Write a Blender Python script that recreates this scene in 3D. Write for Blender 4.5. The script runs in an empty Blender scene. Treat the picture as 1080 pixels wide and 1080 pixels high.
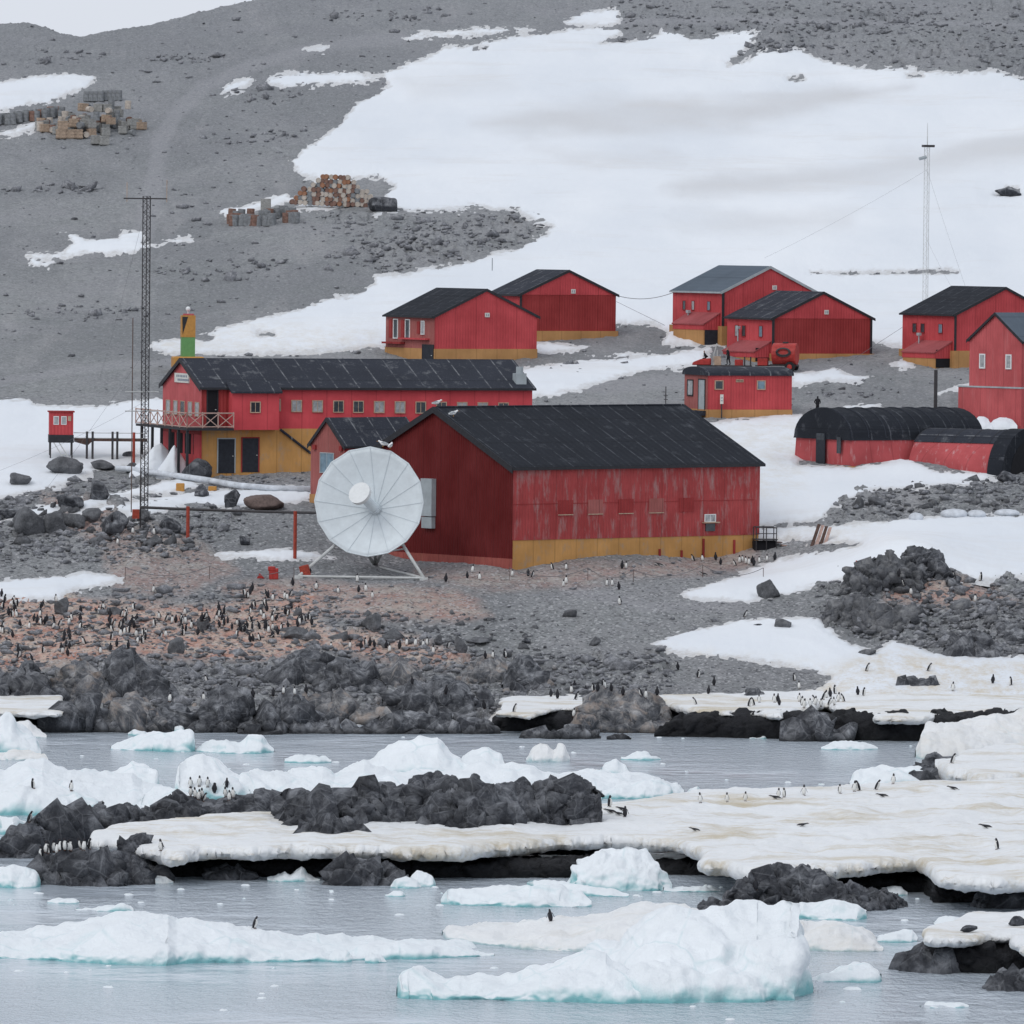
import bpy, bmesh, math, random
import numpy as np
from mathutils import Vector, Matrix
random.seed(7)
rng = np.random.default_rng(11)
SC = bpy.context.scene
COL = SC.collection
R = math.radians

# ------------------------------------------------------------------ camera
F = 8000.0; CX = CY = 540.0; CAMH = 38.0
PITCH = math.atan(300/8000.0); ROLL = R(0.6)
fwd = Vector((0, math.cos(PITCH), -math.sin(PITCH)))
up0 = Vector((0, math.sin(PITCH), math.cos(PITCH)))
rt0 = Vector((1, 0, 0))
rt = rt0*math.cos(ROLL) + up0*math.sin(ROLL)
up = -rt0*math.sin(ROLL) + up0*math.cos(ROLL)
def ray(px, py):
    return fwd + rt*((px-CX)/F) - up*((py-CY)/F)
def atD(px, py, D):
    d = ray(px, py); k = D/d.y
    return Vector((d.x*k, D, CAMH + d.z*k))
def onz(px, py, z=0.0):
    d = ray(px, py); k = (z-CAMH)/d.z
    return Vector((d.x*k, d.y*k, z))
FW = np.array(fwd); RT = np.array(rt); UP = np.array(up)
def proj(x, y, z):
    x = np.asarray(x, float); y = np.asarray(y, float); z = np.asarray(z, float)-CAMH
    w = y*FW[1]+z*FW[2]
    return (CX + F*(x*RT[0]+y*RT[1]+z*RT[2])/w, CY - F*(x*UP[0]+y*UP[1]+z*UP[2])/w)
cam = bpy.data.cameras.new('camera'); cob = bpy.data.objects.new('camera', cam); COL.objects.link(cob)
cam.sensor_width = 36; cam.lens = 36*F/1080.0; cam.clip_start = 1; cam.clip_end = 9000
M = Matrix((rt, up, -fwd)).transposed().to_4x4(); M.translation = (0, 0, CAMH)
cob.matrix_world = M
SC.camera = cob
SC.render.resolution_x = SC.render.resolution_y = 1024

# ------------------------------------------------------------------ noise
def _h(ix, iy, iz, s):
    n = (ix.astype(np.int64)*374761393 + iy.astype(np.int64)*668265263 + iz.astype(np.int64)*1440662683 + s*1013904223) & 0xffffffff
    n = ((n ^ (n >> 13))*1274126177) & 0xffffffff
    n = ((n ^ (n >> 16))*2246822519) & 0xffffffff
    return ((n ^ (n >> 15)) & 0xffffff)/float(0xffffff)
def vn(P, s=0):
    i = np.floor(P); f = P-i; f = f*f*(3-2*f); i = i.astype(np.int64)
    o = 0
    for a in (0, 1):
        for b in (0, 1):
            for c in (0, 1):
                w = (f[:, 0] if a else 1-f[:, 0])*(f[:, 1] if b else 1-f[:, 1])*(f[:, 2] if c else 1-f[:, 2])
                o = o + w*_h(i[:, 0]+a, i[:, 1]+b, i[:, 2]+c, s)
    return o*2-1
def fbm(P, sc, oc=4, s=0, g=0.5):
    o = 0; a = 1.0; t = 0
    for k in range(oc):
        o = o + a*vn(P/sc, s+k*17); t += a; a *= g; sc = sc/2.03
    return o/t
def facet(P, sc, s=0):
    """tilted-block noise: every Worley cell is a plane of its own slope; returns (height, edge)"""
    Q = P/sc; i = np.floor(Q).astype(np.int64)
    best = np.full(len(Q), 1e9); sec = np.full(len(Q), 1e9); h = np.zeros(len(Q))
    flat = np.ptp(Q[:, 2]) < 1e-6
    for a in (-1, 0, 1):
        for b in (-1, 0, 1):
            for c in ((0,) if flat else (-1, 0, 1)):
                x, y, z = i[:, 0]+a, i[:, 1]+b, i[:, 2]+c
                dx = Q[:, 0]-x-_h(x, y, z, s); dy = Q[:, 1]-y-_h(x, y, z, s+1)
                dz = 0 if flat else Q[:, 2]-z-_h(x, y, z, s+2)
                d = dx*dx+dy*dy+dz*dz
                hh = dx*(_h(x, y, z, s+3)*2-1)+dy*(_h(x, y, z, s+4)*2-1)+dz*(_h(x, y, z, s+5)*2-1)+(_h(x, y, z, s+6)-.5)*.9
                m = d < best
                sec = np.where(m, best, np.minimum(sec, d)); h = np.where(m, hh, h); best = np.where(m, d, best)
    return h, np.sqrt(sec)-np.sqrt(best)
def sdf(px, py, poly):
    """signed distance, positive inside"""
    P = np.asarray(poly, float); n = len(P)
    d = np.full(px.shape, 1e18); ins = np.zeros(px.shape, bool)
    for k in range(n):
        a = P[k]; b = P[(k+1) % n]; e = b-a; L = (e*e).sum()+1e-12
        t = np.clip(((px-a[0])*e[0]+(py-a[1])*e[1])/L, 0, 1)
        d = np.minimum(d, (px-a[0]-t*e[0])**2+(py-a[1]-t*e[1])**2)
        if a[1] != b[1]:
            c = ((a[1] > py) != (b[1] > py)) & (px < (b[0]-a[0])*(py-a[1])/(b[1]-a[1])+a[0])
            ins ^= c
    d = np.sqrt(d)
    return np.where(ins, d, -d)
def sstep(x, a, b):
    t = np.clip((x-a)/(b-a), 0, 1); return t*t*(3-2*t)

# ------------------------------------------------------------------ materials
MAT = {}
class NT:
    def __init__(s, name):
        m = bpy.data.materials.new(name); m.use_nodes = True; s.m = m; s.t = m.node_tree; s.t.nodes.clear()
        s.out = s.n('ShaderNodeOutputMaterial'); s.b = s.n('ShaderNodeBsdfPrincipled')
        s.t.links.new(s.b.outputs[0], s.out.inputs[0]); s.tc = s.n('ShaderNodeTexCoord'); MAT[name] = m
    def n(s, ty, **k):
        q = s.t.nodes.new(ty)
        for a, v in k.items(): setattr(q, a, v)
        return q
    def lk(s, a, b): s.t.links.new(a, b)
    def val(s, inp, v):
        if hasattr(v, 'is_linked') or hasattr(v, 'links'): s.lk(v, inp)
        else:
            if isinstance(v, (tuple, list)) and len(v) == 3 and len(inp.default_value) == 4: v = (*v, 1)
            inp.default_value = v
    def noise(s, sc, det=4, rough=.6, vec=None, stretch=None, dist=0):
        q = s.n('ShaderNodeTexNoise'); q.inputs['Scale'].default_value = sc; q.inputs['Detail'].default_value = det
        q.inputs['Roughness'].default_value = rough; q.inputs['Distortion'].default_value = dist
        v = vec or s.tc.outputs['Object']
        if stretch:
            mp = s.n('ShaderNodeMapping'); mp.inputs['Scale'].default_value = stretch; s.lk(v, mp.inputs[0]); v = mp.outputs[0]
        s.lk(v, q.inputs['Vector']); return q.outputs['Fac']
    def voro(s, sc, out='Distance', feat='F1', stretch=None):
        q = s.n('ShaderNodeTexVoronoi'); q.feature = feat; q.inputs['Scale'].default_value = sc
        v = s.tc.outputs['Object']
        if stretch:
            mp = s.n('ShaderNodeMapping'); mp.inputs['Scale'].default_value = stretch; s.lk(v, mp.inputs[0]); v = mp.outputs[0]
        s.lk(v, q.inputs['Vector']); return q.outputs[out]
    def ramp(s, f, pts):
        q = s.n('ShaderNodeValToRGB'); s.lk(f, q.inputs[0]); e = q.color_ramp.elements
        while len(e) < len(pts): e.new(.5)
        for k, (p, c) in enumerate(pts):
            e[k].position = p; e[k].color = (*c, 1) if isinstance(c, tuple) else (c, c, c, 1)
        return q.outputs[0]
    def mix(s, f, a, b, mode='MIX'):
        q = s.n('ShaderNodeMix'); q.data_type = 'RGBA'; q.blend_type = mode
        s.val(q.inputs[0], f); s.val(q.inputs[6], a); s.val(q.inputs[7], b); return q.outputs[2]
    def math(s, op, a, b=0.0, clamp=False):
        q = s.n('ShaderNodeMath'); q.operation = op; q.use_clamp = clamp
        s.val(q.inputs[0], a); s.val(q.inputs[1], b); return q.outputs[0]
    def attr(s, name):
        q = s.n('ShaderNodeAttribute'); q.attribute_name = name; return q.outputs['Fac']
    def geo(s, k='Normal'):
        q = s.n('ShaderNodeNewGeometry'); return q.outputs[k]
    def sep(s, v, ax):
        q = s.n('ShaderNodeSeparateXYZ'); s.lk(v, q.inputs[0]); return q.outputs[ax]
    def bump(s, h, d=.05, st=1.0):
        q = s.n('ShaderNodeBump'); q.inputs['Distance'].default_value = d; q.inputs['Strength'].default_value = st
        s.lk(h, q.inputs['Height']); s.lk(q.outputs[0], s.b.inputs['Normal'])
    def fin(s, col, rough=.8, spec=.3, metal=0):
        s.val(s.b.inputs['Base Color'], col); s.val(s.b.inputs['Roughness'], rough)
        s.b.inputs['Specular IOR Level'].default_value = spec; s.b.inputs['Metallic'].default_value = metal
        return s.m

def plain(name, c, rough=.7, var=.25, sc=3.0, spec=.3, metal=0):
    t = NT(name); f = t.noise(sc, 4, .65)
    col = t.mix(t.ramp(f, [(.3, 0.0), (.7, 1.0)]), tuple(v*(1-var) for v in c), tuple(min(1, v*(1+var)) for v in c))
    return t.fin(col, rough, spec, metal)

def paint(name, c, wear=(.2, .17, .16), amt=.5, streak=(1.2, 1.2, .25), rib=3.2, grime=.35, dark=(.6, .6, .6)):
    """painted ribbed sheet metal: vertical ribs, sun-bleach mottling, worn streaks"""
    t = NT(name)
    f1 = t.noise(1.1, 5, .7, stretch=streak); f2 = t.noise(.33, 3, .6); f3 = t.noise(5, 4, .7, stretch=(1, 1, .12))
    base = t.mix(t.ramp(f2, [(.35, 0.0), (.7, 1.0)]), tuple(v*.86 for v in c), tuple(min(1, v*1.14+.008) for v in c))
    base = t.mix(t.math('MULTIPLY', t.ramp(f3, [(.45, 0.0), (.75, 1.0)]), grime), base, tuple(v*d for v, d in zip(c, dark)))
    w = t.ramp(f1, [(.62-.12*amt, 0.0), (.82-.1*amt, 1.0)])
    base = t.mix(t.math('MULTIPLY', w, min(1, amt)), base, wear)
    o = t.tc.outputs['Object']; xy = t.math('ADD', t.sep(o, 0), t.sep(o, 1))
    wv = t.math('SINE', t.math('MULTIPLY', xy, rib*6.283))
    seam = t.math('LESS_THAN', t.math('FRACT', t.math('MULTIPLY', xy, .42)), .045)
    base = t.mix(t.math('MULTIPLY', seam, .32), base, tuple(v*.35 for v in c))
    t.bump(t.math('ADD', wv, t.math('MULTIPLY', f1, 2.0)), .02, .8)
    return t.fin(base, .7, .12)

def roofmat(name, c, light=(.16, .17, .19), amt=.5, axis=0):
    if axis == 0: roofmat(name+'_y', c, light, amt, 1)
    t = NT(name)
    f1 = t.noise(.8, 6, .72, stretch=(1, 1, 1)); f2 = t.noise(6, 3, .6); f3 = t.noise(.25, 3, .6)
    o = t.tc.outputs['Object']
    col = t.mix(t.ramp(f1, [(.56, 0.0), (.76, 1.0)]), c, tuple(v*(1-amt)+l*amt for v, l in zip(c, light)))
    col = t.mix(t.math('MULTIPLY', t.ramp(f2, [(.6, 0.0), (.8, 1.0)]), amt*.55), col, light)
    col = t.mix(t.math('MULTIPLY', t.ramp(f3, [(.4, 0.0), (.7, 1.0)]), .4), col, tuple(v*.6 for v in c))
    lap = t.math('LESS_THAN', t.math('FRACT', t.math('MULTIPLY', t.sep(o, axis), .47)), .06)
    col = t.mix(t.math('MULTIPLY', t.math('MULTIPLY', lap, t.ramp(t.noise(.9, 4, .7), [(.42, 0.), (.6, 1.)])), amt), col, light)
    lap2 = t.math('LESS_THAN', t.math('FRACT', t.math('ADD', t.math('MULTIPLY', t.sep(o, 2), .55), .2)), .05); col = t.mix(t.math('MULTIPLY', lap2, .35), col, tuple(v*.45 for v in c))
    gx = t.math('SINE', t.math('MULTIPLY', t.sep(o, 0), 9.0)); gy = t.math('SINE', t.math('MULTIPLY', t.sep(o, 1), 9.0))
    t.bump(t.math('ADD', t.math('MULTIPLY', gx, .5), f2), .03, .6)
    return t.fin(col, .85, .12)

RED = (.50, .070, .078)
paint('red_paint', RED, amt=.12, grime=.25)
paint('red_paint_bright', (.56, .072, .085), amt=.04, grime=.2, rib=.01)
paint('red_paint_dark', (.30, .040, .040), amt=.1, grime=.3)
paint('red_paint_shaded', (.125, .013, .013), wear=(.2, .05, .05), amt=.22, grime=.55, streak=(1.4, 1.4, .2))  # shaded end of the hall: its shade is put into this darker red
paint('red_paint_worn', (.37, .060, .060), wear=(.36, .25, .24), amt=.95, grime=.6, streak=(1.1, 1.1, .3))
paint('pink_paint', (.50, .105, .11), wear=(.58, .2, .2), amt=.6, grime=.3, streak=(1.5, 1.5, .15))
paint('faded_red_paint', (.34, .11, .10), wear=(.4, .2, .18), amt=.4)
paint('red_base_band', (.33, .09, .075), wear=(.35, .16, .1), amt=.5, grime=.5)
paint('yellow_paint', (.52, .275, .095), wear=(.30, .26, .22), amt=.75, grime=.3, streak=(1, 1, .6), rib=.01)
paint('ochre_paint', (.45, .245, .10), wear=(.36, .14, .08), amt=.45, grime=.2, streak=(1, 1, .7), rib=.01)
paint('quonset_red', (.42, .08, .085), wear=(.6, .55, .55), amt=.5, grime=.2, streak=(2, 2, .5), rib=.01)
roofmat('black_roof', (.021, .024, .031), amt=.42)  # roof, trim, void and penguin blacks are lifted slightly in place of haze
roofmat('slate_roof', (.034, .038, .050), light=(.26, .27, .28), amt=.62)
roofmat('grey_roof', (.10, .125, .155), light=(.14, .17, .2), amt=.3)
paint('porch_pink', (.34, .085, .09), wear=(.42, .2, .2), amt=.4)
plain('black_trim', (.026, .027, .032)); plain('dark_door', (.022, .025, .034)); plain('dark_metal', (.045, .042, .045), .5, .3, 8)
plain('void_black', (.012, .012, .015), .95, .2); plain('white_paint', (.72, .74, .74), .5, .06)
plain('frame_tan', (.42, .30, .22)); plain('window_dark', (.05, .06, .07), .2, .4, 1.5, .5)
plain('window_pale', (.33, .34, .35), .25, .35, 2.2, .5); plain('window_blue', (.16, .24, .30), .2, .3, 1.5, .5)
plain('panel_grey', (.36, .40, .42), .5, .15, 1.2); plain('pole_red', (.32, .05, .03), .6, .3, 5)
plain('wood_dark', (.09, .055, .045), .85, .4, 5); plain('wood_pink', (.42, .29, .25), .8, .3, 4)
plain('dish_white', (.68, .74, .77), .5, .07, 1.2); plain('dish_rib', (.56, .61, .64), .5, .1); plain('galvanised', (.50, .51, .50), .45, .15, 2)
plain('green_paint', (.13, .30, .11), .6, .1); plain('orange_paint', (.48, .24, .06), .6, .15, 4)
plain('tank_red', (.36, .035, .03), .5, .3, 3); plain('rubber', (.02, .02, .022), .9, .3, 5)
plain('cloth_black', (.018, .018, .022), .95, .3, 6); plain('cloth_red', (.32, .03, .03), .9, .3, 6); plain('skin', (.4, .22, .16), .7, .1)
plain('penguin_black', (.02, .02, .025), .7, .3, 9); plain('penguin_white', (.68, .68, .66), .8, .1, 9); plain('beak_brown', (.09, .035, .02), .6, .2)
plain('gull_white', (.75, .75, .75), .8, .08); plain('wire', (.16, .16, .17), .6, .2); plain('teal_cloth', (.08, .26, .30), .8, .2, 3)
plain('sign_white', (.6, .6, .56), .6, .12, 4); plain('sign_mark', (.22, .25, .3), .8, .2)
plain('snow_pipe', (.55, .58, .62), .7, .25, 1.2); plain('brick_red', (.13, .095, .085), .8, .3, 5)

def rockmat(name, dark, mid, lite, amt=.35, guano=None, sc=1.0, wet=False):
    t = NT(name)
    f1 = t.noise(.45*sc, 6, .65); f2 = t.noise(3.2*sc, 6, .75); f3 = t.noise(1.1*sc, 5, .7, dist=.6); v = t.voro(1.6*sc, 'Distance', 'DISTANCE_TO_EDGE')
    col = t.mix(t.ramp(f2, [(.3, 0.0), (.68, 1.0)]), dark, mid)
    upn = t.sep(t.geo('Normal'), 2)
    dust_hilite = t.math('MULTIPLY', t.ramp(f3, [(.42, 0.0), (.66, 1.0)]), t.math('MULTIPLY', t.math('ADD', upn, .35, True), amt), True)  # paler upward faces: dust, with the highlights put into the colour too
    col = t.mix(dust_hilite, col, lite)
    col = t.mix(t.math('MULTIPLY', t.ramp(f1, [(.40, 1.0), (.56, 0.0)]), .6), col, tuple(q*.55 for q in dark))
    vein = t.ramp(t.voro(.55*sc, 'Distance', 'DISTANCE_TO_EDGE'), [(0., .55), (.022, 0.)]); col = t.mix(t.math('MULTIPLY', vein, f3), col, lite)
    if guano:
        g = t.math('MULTIPLY', t.ramp(t.noise(.7, 5, .7), [(.5, 0.0), (.64, 1.0)]), .75)
        col = t.mix(g, col, guano)
    if wet:
        z = t.sep(t.geo('Position'), 2); col = t.mix(t.ramp(z, [(.0, .85), (.55, 0.0)]), col, (.008, .009, .010))
    t.bump(t.math('ADD', t.math('MULTIPLY', f2, 1.0), t.math('MULTIPLY', t.ramp(v, [(0., 0.), (.08, 1.)]), .35)), .10, .9)
    return t.fin(col, .78, .3)
rockmat('shore_rock', (.026, .028, .035), (.088, .094, .108), (.36, .37, .39), .85, wet=True)
rockmat('shore_rock_pale', (.05, .054, .064), (.18, .187, .205), (.45, .44, .43), .9, guano=(.34, .28, .24), wet=True)
rockmat('ridge_rock', (.020, .022, .028), (.070, .075, .088), (.27, .28, .30), .75, sc=.8)
rockmat('boulder_rock', (.085, .088, .096), (.19, .196, .21), (.22, .225, .235), .5, sc=2.0)
rockmat('under_rock_shade', (.005, .005, .007), (.013, .014, .017), (.03, .03, .034), .2, sc=1.2, wet=True)  # near-black base holds the undercut's shade as well as wet dark rock
rockmat('loose_stone', (.13, .136, .152), (.28, .29, .315), (.5, .5, .52), .8, sc=3)
rockmat('outcrop_rock', (.06, .063, .072), (.16, .166, .18), (.28, .28, .28), .8, sc=1.2)

def icemat(name, c=(.86, .90, .925), teal=(.22, .50, .52), zl=.9, dirt=0.0):
    t = NT(name)
    f1 = t.noise(.35, 5, .65, dist=.5); f2 = t.noise(2.0, 5, .7); z = t.sep(t.geo('Position'), 2); nz = t.sep(t.geo('Normal'), 2)
    col = t.mix(t.ramp(f1, [(.35, 0.0), (.7, 1.0)]), tuple(v*.93 for v in c), c)
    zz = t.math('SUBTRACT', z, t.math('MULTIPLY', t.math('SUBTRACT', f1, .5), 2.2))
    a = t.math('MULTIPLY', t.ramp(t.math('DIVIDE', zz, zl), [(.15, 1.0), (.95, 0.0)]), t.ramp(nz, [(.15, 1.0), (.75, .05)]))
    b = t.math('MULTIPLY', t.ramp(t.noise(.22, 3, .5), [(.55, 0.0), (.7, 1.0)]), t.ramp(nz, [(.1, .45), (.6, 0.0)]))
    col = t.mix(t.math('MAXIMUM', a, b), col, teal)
    if dirt: col = t.mix(t.math('MULTIPLY', t.ramp(t.noise(.16, 7, .78, vec=t.geo('Position'), stretch=(.6, 1., 1)), [(.50, 0.0), (.66, 1.0)]), dirt), col, (.52, .43, .27)); col = t.mix(t.math('MULTIPLY', t.ramp(t.noise(.35, 6, .8, vec=t.geo('Position'), stretch=(.35, 1.3, 1)), [(.57, 0.), (.66, 1.)]), dirt*.6), col, (.40, .31, .17)); col = t.mix(t.math('MULTIPLY', t.ramp(t.noise(2.2, 5, .8), [(.58, 0.), (.72, 1.)]), dirt*.4), col, (.40, .35, .27))
    t.bump(t.math('ADD', t.math('ADD', f2, t.math('MULTIPLY', t.noise(7, 4, .75), .35)), t.math('MULTIPLY', t.voro(.9, 'Distance', stretch=(1, 1, .6)), .6)), .30, .55)
    crk = t.ramp(t.voro(.33, 'Distance', 'DISTANCE_TO_EDGE', stretch=(1, .7, .5)), [(0., .5), (.03, 0.)]); col = t.mix(t.math('MULTIPLY', crk, t.ramp(f1, [(.45, 0.), (.6, 1.)])), col, tuple(v*.55+.45*w for v, w in zip(c, teal)))
    t.b.inputs['Subsurface Weight'].default_value = .0
    return t.fin(col, .55, .35)
icemat('berg_ice', zl=1.3); icemat('floe_ice', zl=1.0); icemat('shelf_snow', (.84, .855, .86), (.5, .54, .54), .3, .8); icemat('pale_ice', (.84, .85, .85), (.4, .55, .57), .5, .22)

# ------------------------------------------------------------------ object helpers
def link(o, parent=None):
    COL.objects.link(o)
    if parent is not None: o.parent = parent
    return o
def tag(o, label=None, cat=None, group=None, kind=None):
    if label: o['label'] = label
    if cat: o['category'] = cat
    if group: o['group'] = group
    if kind: o['kind'] = kind
    return o
def empty(name, loc, rz=0, label=None, cat=None, group=None):
    o = bpy.data.objects.new(name, None); link(o); o.location = loc; o.rotation_euler = (0, 0, rz); o.empty_display_size = .5
    return tag(o, label, cat, group)
class MB:
    def __init__(s): s.v = []; s.f = []; s.mi = []
    def add(s, vs, fs, mi=0):
        b = len(s.v); s.v += [tuple(q) for q in vs]; s.f += [tuple(b+i for i in f) for f in fs]; s.mi += [mi]*len(fs); return s
    def box(s, a, b, mi=0):
        (x0, y0, z0), (x1, y1, z1) = a, b
        return s.add([(x0, y0, z0), (x1, y0, z0), (x1, y1, z0), (x0, y1, z0), (x0, y0, z1), (x1, y0, z1), (x1, y1, z1), (x0, y1, z1)],
                     [(0, 3, 2, 1), (4, 5, 6, 7), (0, 1, 5, 4), (1, 2, 6, 5), (2, 3, 7, 6), (3, 0, 4, 7)], mi)
    def tube(s, pts, r, n=6, mi=0, r1=None):
        pts = [Vector(p) for p in pts]; m = len(pts); rings = []
        for k, p in enumerate(pts):
            t = (pts[min(k+1, m-1)]-pts[max(k-1, 0)]).normalized()
            a = t.cross(Vector((0, 0, 1)))
            if a.length < 1e-3: a = t.cross(Vector((1, 0, 0)))
            a.normalize(); b = t.cross(a)
            rr = r if r1 is None else r+(r1-r)*k/max(1, m-1)
            rings.append([p+a*rr*math.cos(2*math.pi*j/n)+b*rr*math.sin(2*math.pi*j/n) for j in range(n)])
        vs = [v for q in rings for v in q]; fs = []
        for k in range(m-1):
            for j in range(n):
                fs.append((k*n+j, k*n+(j+1) % n, (k+1)*n+(j+1) % n, (k+1)*n+j))
        fs += [tuple(range(n))[::-1], tuple((m-1)*n+j for j in range(n))]
        return s.add(vs, fs, mi)
    def prism(s, poly, ext, mi=0):
        """poly: 3-D points of a planar outline, ext: extrusion vector"""
        n = len(poly); e = Vector(ext); vs = [Vector(p) for p in poly]+[Vector(p)+e for p in poly]
        fs = [tuple(range(n))[::-1], tuple(n+i for i in range(n))]+[(i, (i+1) % n, n+(i+1) % n, n+i) for i in range(n)]
        return s.add(vs, fs, mi)
    def build(s, name, mats, parent=None, loc=None, smooth=False, bev=0):
        me = bpy.data.meshes.new(name); off = Vector(loc) if loc is not None and parent is None else Vector((0, 0, 0))
        me.from_pydata([tuple(Vector(v)-off) for v in s.v], [], s.f)
        for q in (mats if isinstance(mats, (list, tuple)) else [mats]): me.materials.append(MAT[q])
        me.polygons.foreach_set('material_index', s.mi)
        bm = bmesh.new(); bm.from_mesh(me); bmesh.ops.recalc_face_normals(bm, faces=bm.faces)
        if bev: bmesh.ops.bevel(bm, geom=bm.edges[:], offset=bev, segments=1, affect='EDGES', clamp_overlap=True)
        bm.to_mesh(me); bm.free()
        if smooth: me.shade_smooth()
        o = bpy.data.objects.new(name, me); link(o, parent)
        if parent is None and loc is not None: o.location = off
        return o
def npmesh(name, V, Fc, mat, smooth=True, attrs=None, loc=(0, 0, 0)):
    me = bpy.data.meshes.new(name); V = np.asarray(V, np.float32)-np.asarray(loc, np.float32); Fc = np.asarray(Fc, np.int32)
    me.vertices.add(len(V)); me.vertices.foreach_set('co', V.ravel())
    nf, k = Fc.shape; me.loops.add(nf*k); me.loops.foreach_set('vertex_index', Fc.ravel())
    me.polygons.add(nf); me.polygons.foreach_set('loop_start', np.arange(0, nf*k, k, dtype=np.int32))
    for a, d in (attrs or {}).items():
        q = me.attributes.new(a, 'FLOAT', 'POINT'); q.data.foreach_set('value', np.asarray(d, np.float32))
    me.update(calc_edges=True); me.validate()
    for q in (mat if isinstance(mat, (list, tuple)) else [mat]): me.materials.append(MAT[q])
    if smooth: me.shade_smooth()
    o = bpy.data.objects.new(name, me); link(o); o.location = loc
    return o
# ------------------------------------------------------------------ the lie of the land
# (image row on the axis, px per metre there) -> distance and height
TAB = [(770, 13.9), (740, 13.6), (690, 13.2), (640, 12.83), (600, 12.5), (560, 12.2), (500, 11.6), (440, 11.0), (370, 10.3), (300, 9.7), (240, 9.3), (150, 8.7), (60, 8.15), (0, 7.8), (-100, 7.3), (-260, 6.7)]
TD = []; TZ = []
for row, s in TAB:
    p = atD(540, row, F/s); TD.append(p.y); TZ.append(p.z)
TD = np.array([540., 560.]+TD+[1500., 2200.]); TZ = np.array([-7., -3.2]+TZ+[TZ[-1]+20, TZ[-1]+40])
def pchip(X, Y):
    h = np.diff(X); d = np.diff(Y)/h; m = np.zeros(len(X))
    m[1:-1] = np.where(d[1:]*d[:-1] > 0, 2*d[1:]*d[:-1]/(d[1:]+d[:-1]+1e-12), 0); m[0] = d[0]; m[-1] = d[-1]
    def g(x):
        x = np.clip(np.asarray(x, float), X[0], X[-1]); k = np.clip(np.searchsorted(X, x)-1, 0, len(X)-2)
        t = (x-X[k])/h[k]; t2 = t*t; t3 = t2*t
        return (2*t3-3*t2+1)*Y[k]+(t3-2*t2+t)*h[k]*m[k]+(-2*t3+3*t2)*Y[k+1]+(t3-t2)*h[k]*m[k+1]
    return g
zb = pchip(TD, TZ)
SKY = [(-900, 60), (-300, 40), (0, 25), (20, 24), (40, 28), (60, 35), (80, 39), (110, 33), (150, 27), (190, 17), (235, 6), (285, -5), (420, -22), (700, -40), (1420, -60), (2000, -60)]
SKX = np.array([q[0] for q in SKY], float); SKR = np.array([q[1] for q in SKY], float)
def low(x, y):
    P = np.stack([np.ravel(x), np.ravel(y)*.6, np.zeros(np.size(x))], 1)
    return (fbm(P, 34, 3, 5)).reshape(np.shape(x))
BUMPS = []   # x, y, rx, ry, dz
def height(x, y):
    x = np.asarray(x, float); y = np.asarray(y, float)
    z = zb(y)+.45*low(x, y)*sstep(y, 585, 640)*(1+1.6*sstep(y, 800, 950))
    for bx, by, rx, ry, dz in BUMPS:
        z = z+dz*np.exp(-((x-bx)/rx)**2-((y-by)/ry)**2)
    # crest: beyond the skyline the ground falls away
    u = CX+F*x/y; cr = np.interp(u, SKX, SKR)
    rowpx, row = proj(x, y, z)
    over = np.clip(cr-row, 0, None)           # pixels above the wanted crest
    z = z-over*y/F*1.0-np.clip(over*.012, 0, 6)
    return z
SCAN = np.arange(545, 1250, .5)
def ground(px, py):
    d = ray(px, py); k = SCAN/d.y; zr = CAMH+d.z*k; h = height(d.x*k, SCAN); g = h-zr
    w = np.where((g[1:] >= 0) & (g[:-1] < 0))[0]
    if not len(w): return atD(px, py, 1000)
    i = w[0]; t = -g[i]/(g[i+1]-g[i]); D = SCAN[i]+t*.5; p = atD(px, py, D); return p
def bump(px, py, wpx, dep, dz):
    p = ground(px, py); s = F/p.y; BUMPS.append((p.x, p.y, wpx/s, dep, dz))
bump(950, 600, 70, 9, 2.2); bump(905, 640, 45, 8, 1.0); bump(1050, 660, 60, 7, 1.2)
bump(480, 250, 90, 14, 1.4); bump(1000, 525, 90, 6, 1.0); bump(90, 540, 80, 7, 1.2); bump(150, 600, 60, 8, .8)
bump(100, 690, 80, 6, .9); bump(440, 640, 80, 6, .5); bump(420, 572, 75, 11, -1.5); bump(960, 497, 70, 5, .7); bump(775, 570, 95, 13, -2.1); bump(825, 45, 30, 8, 2.0); bump(690, 30, 30, 6, 1.5)

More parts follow.
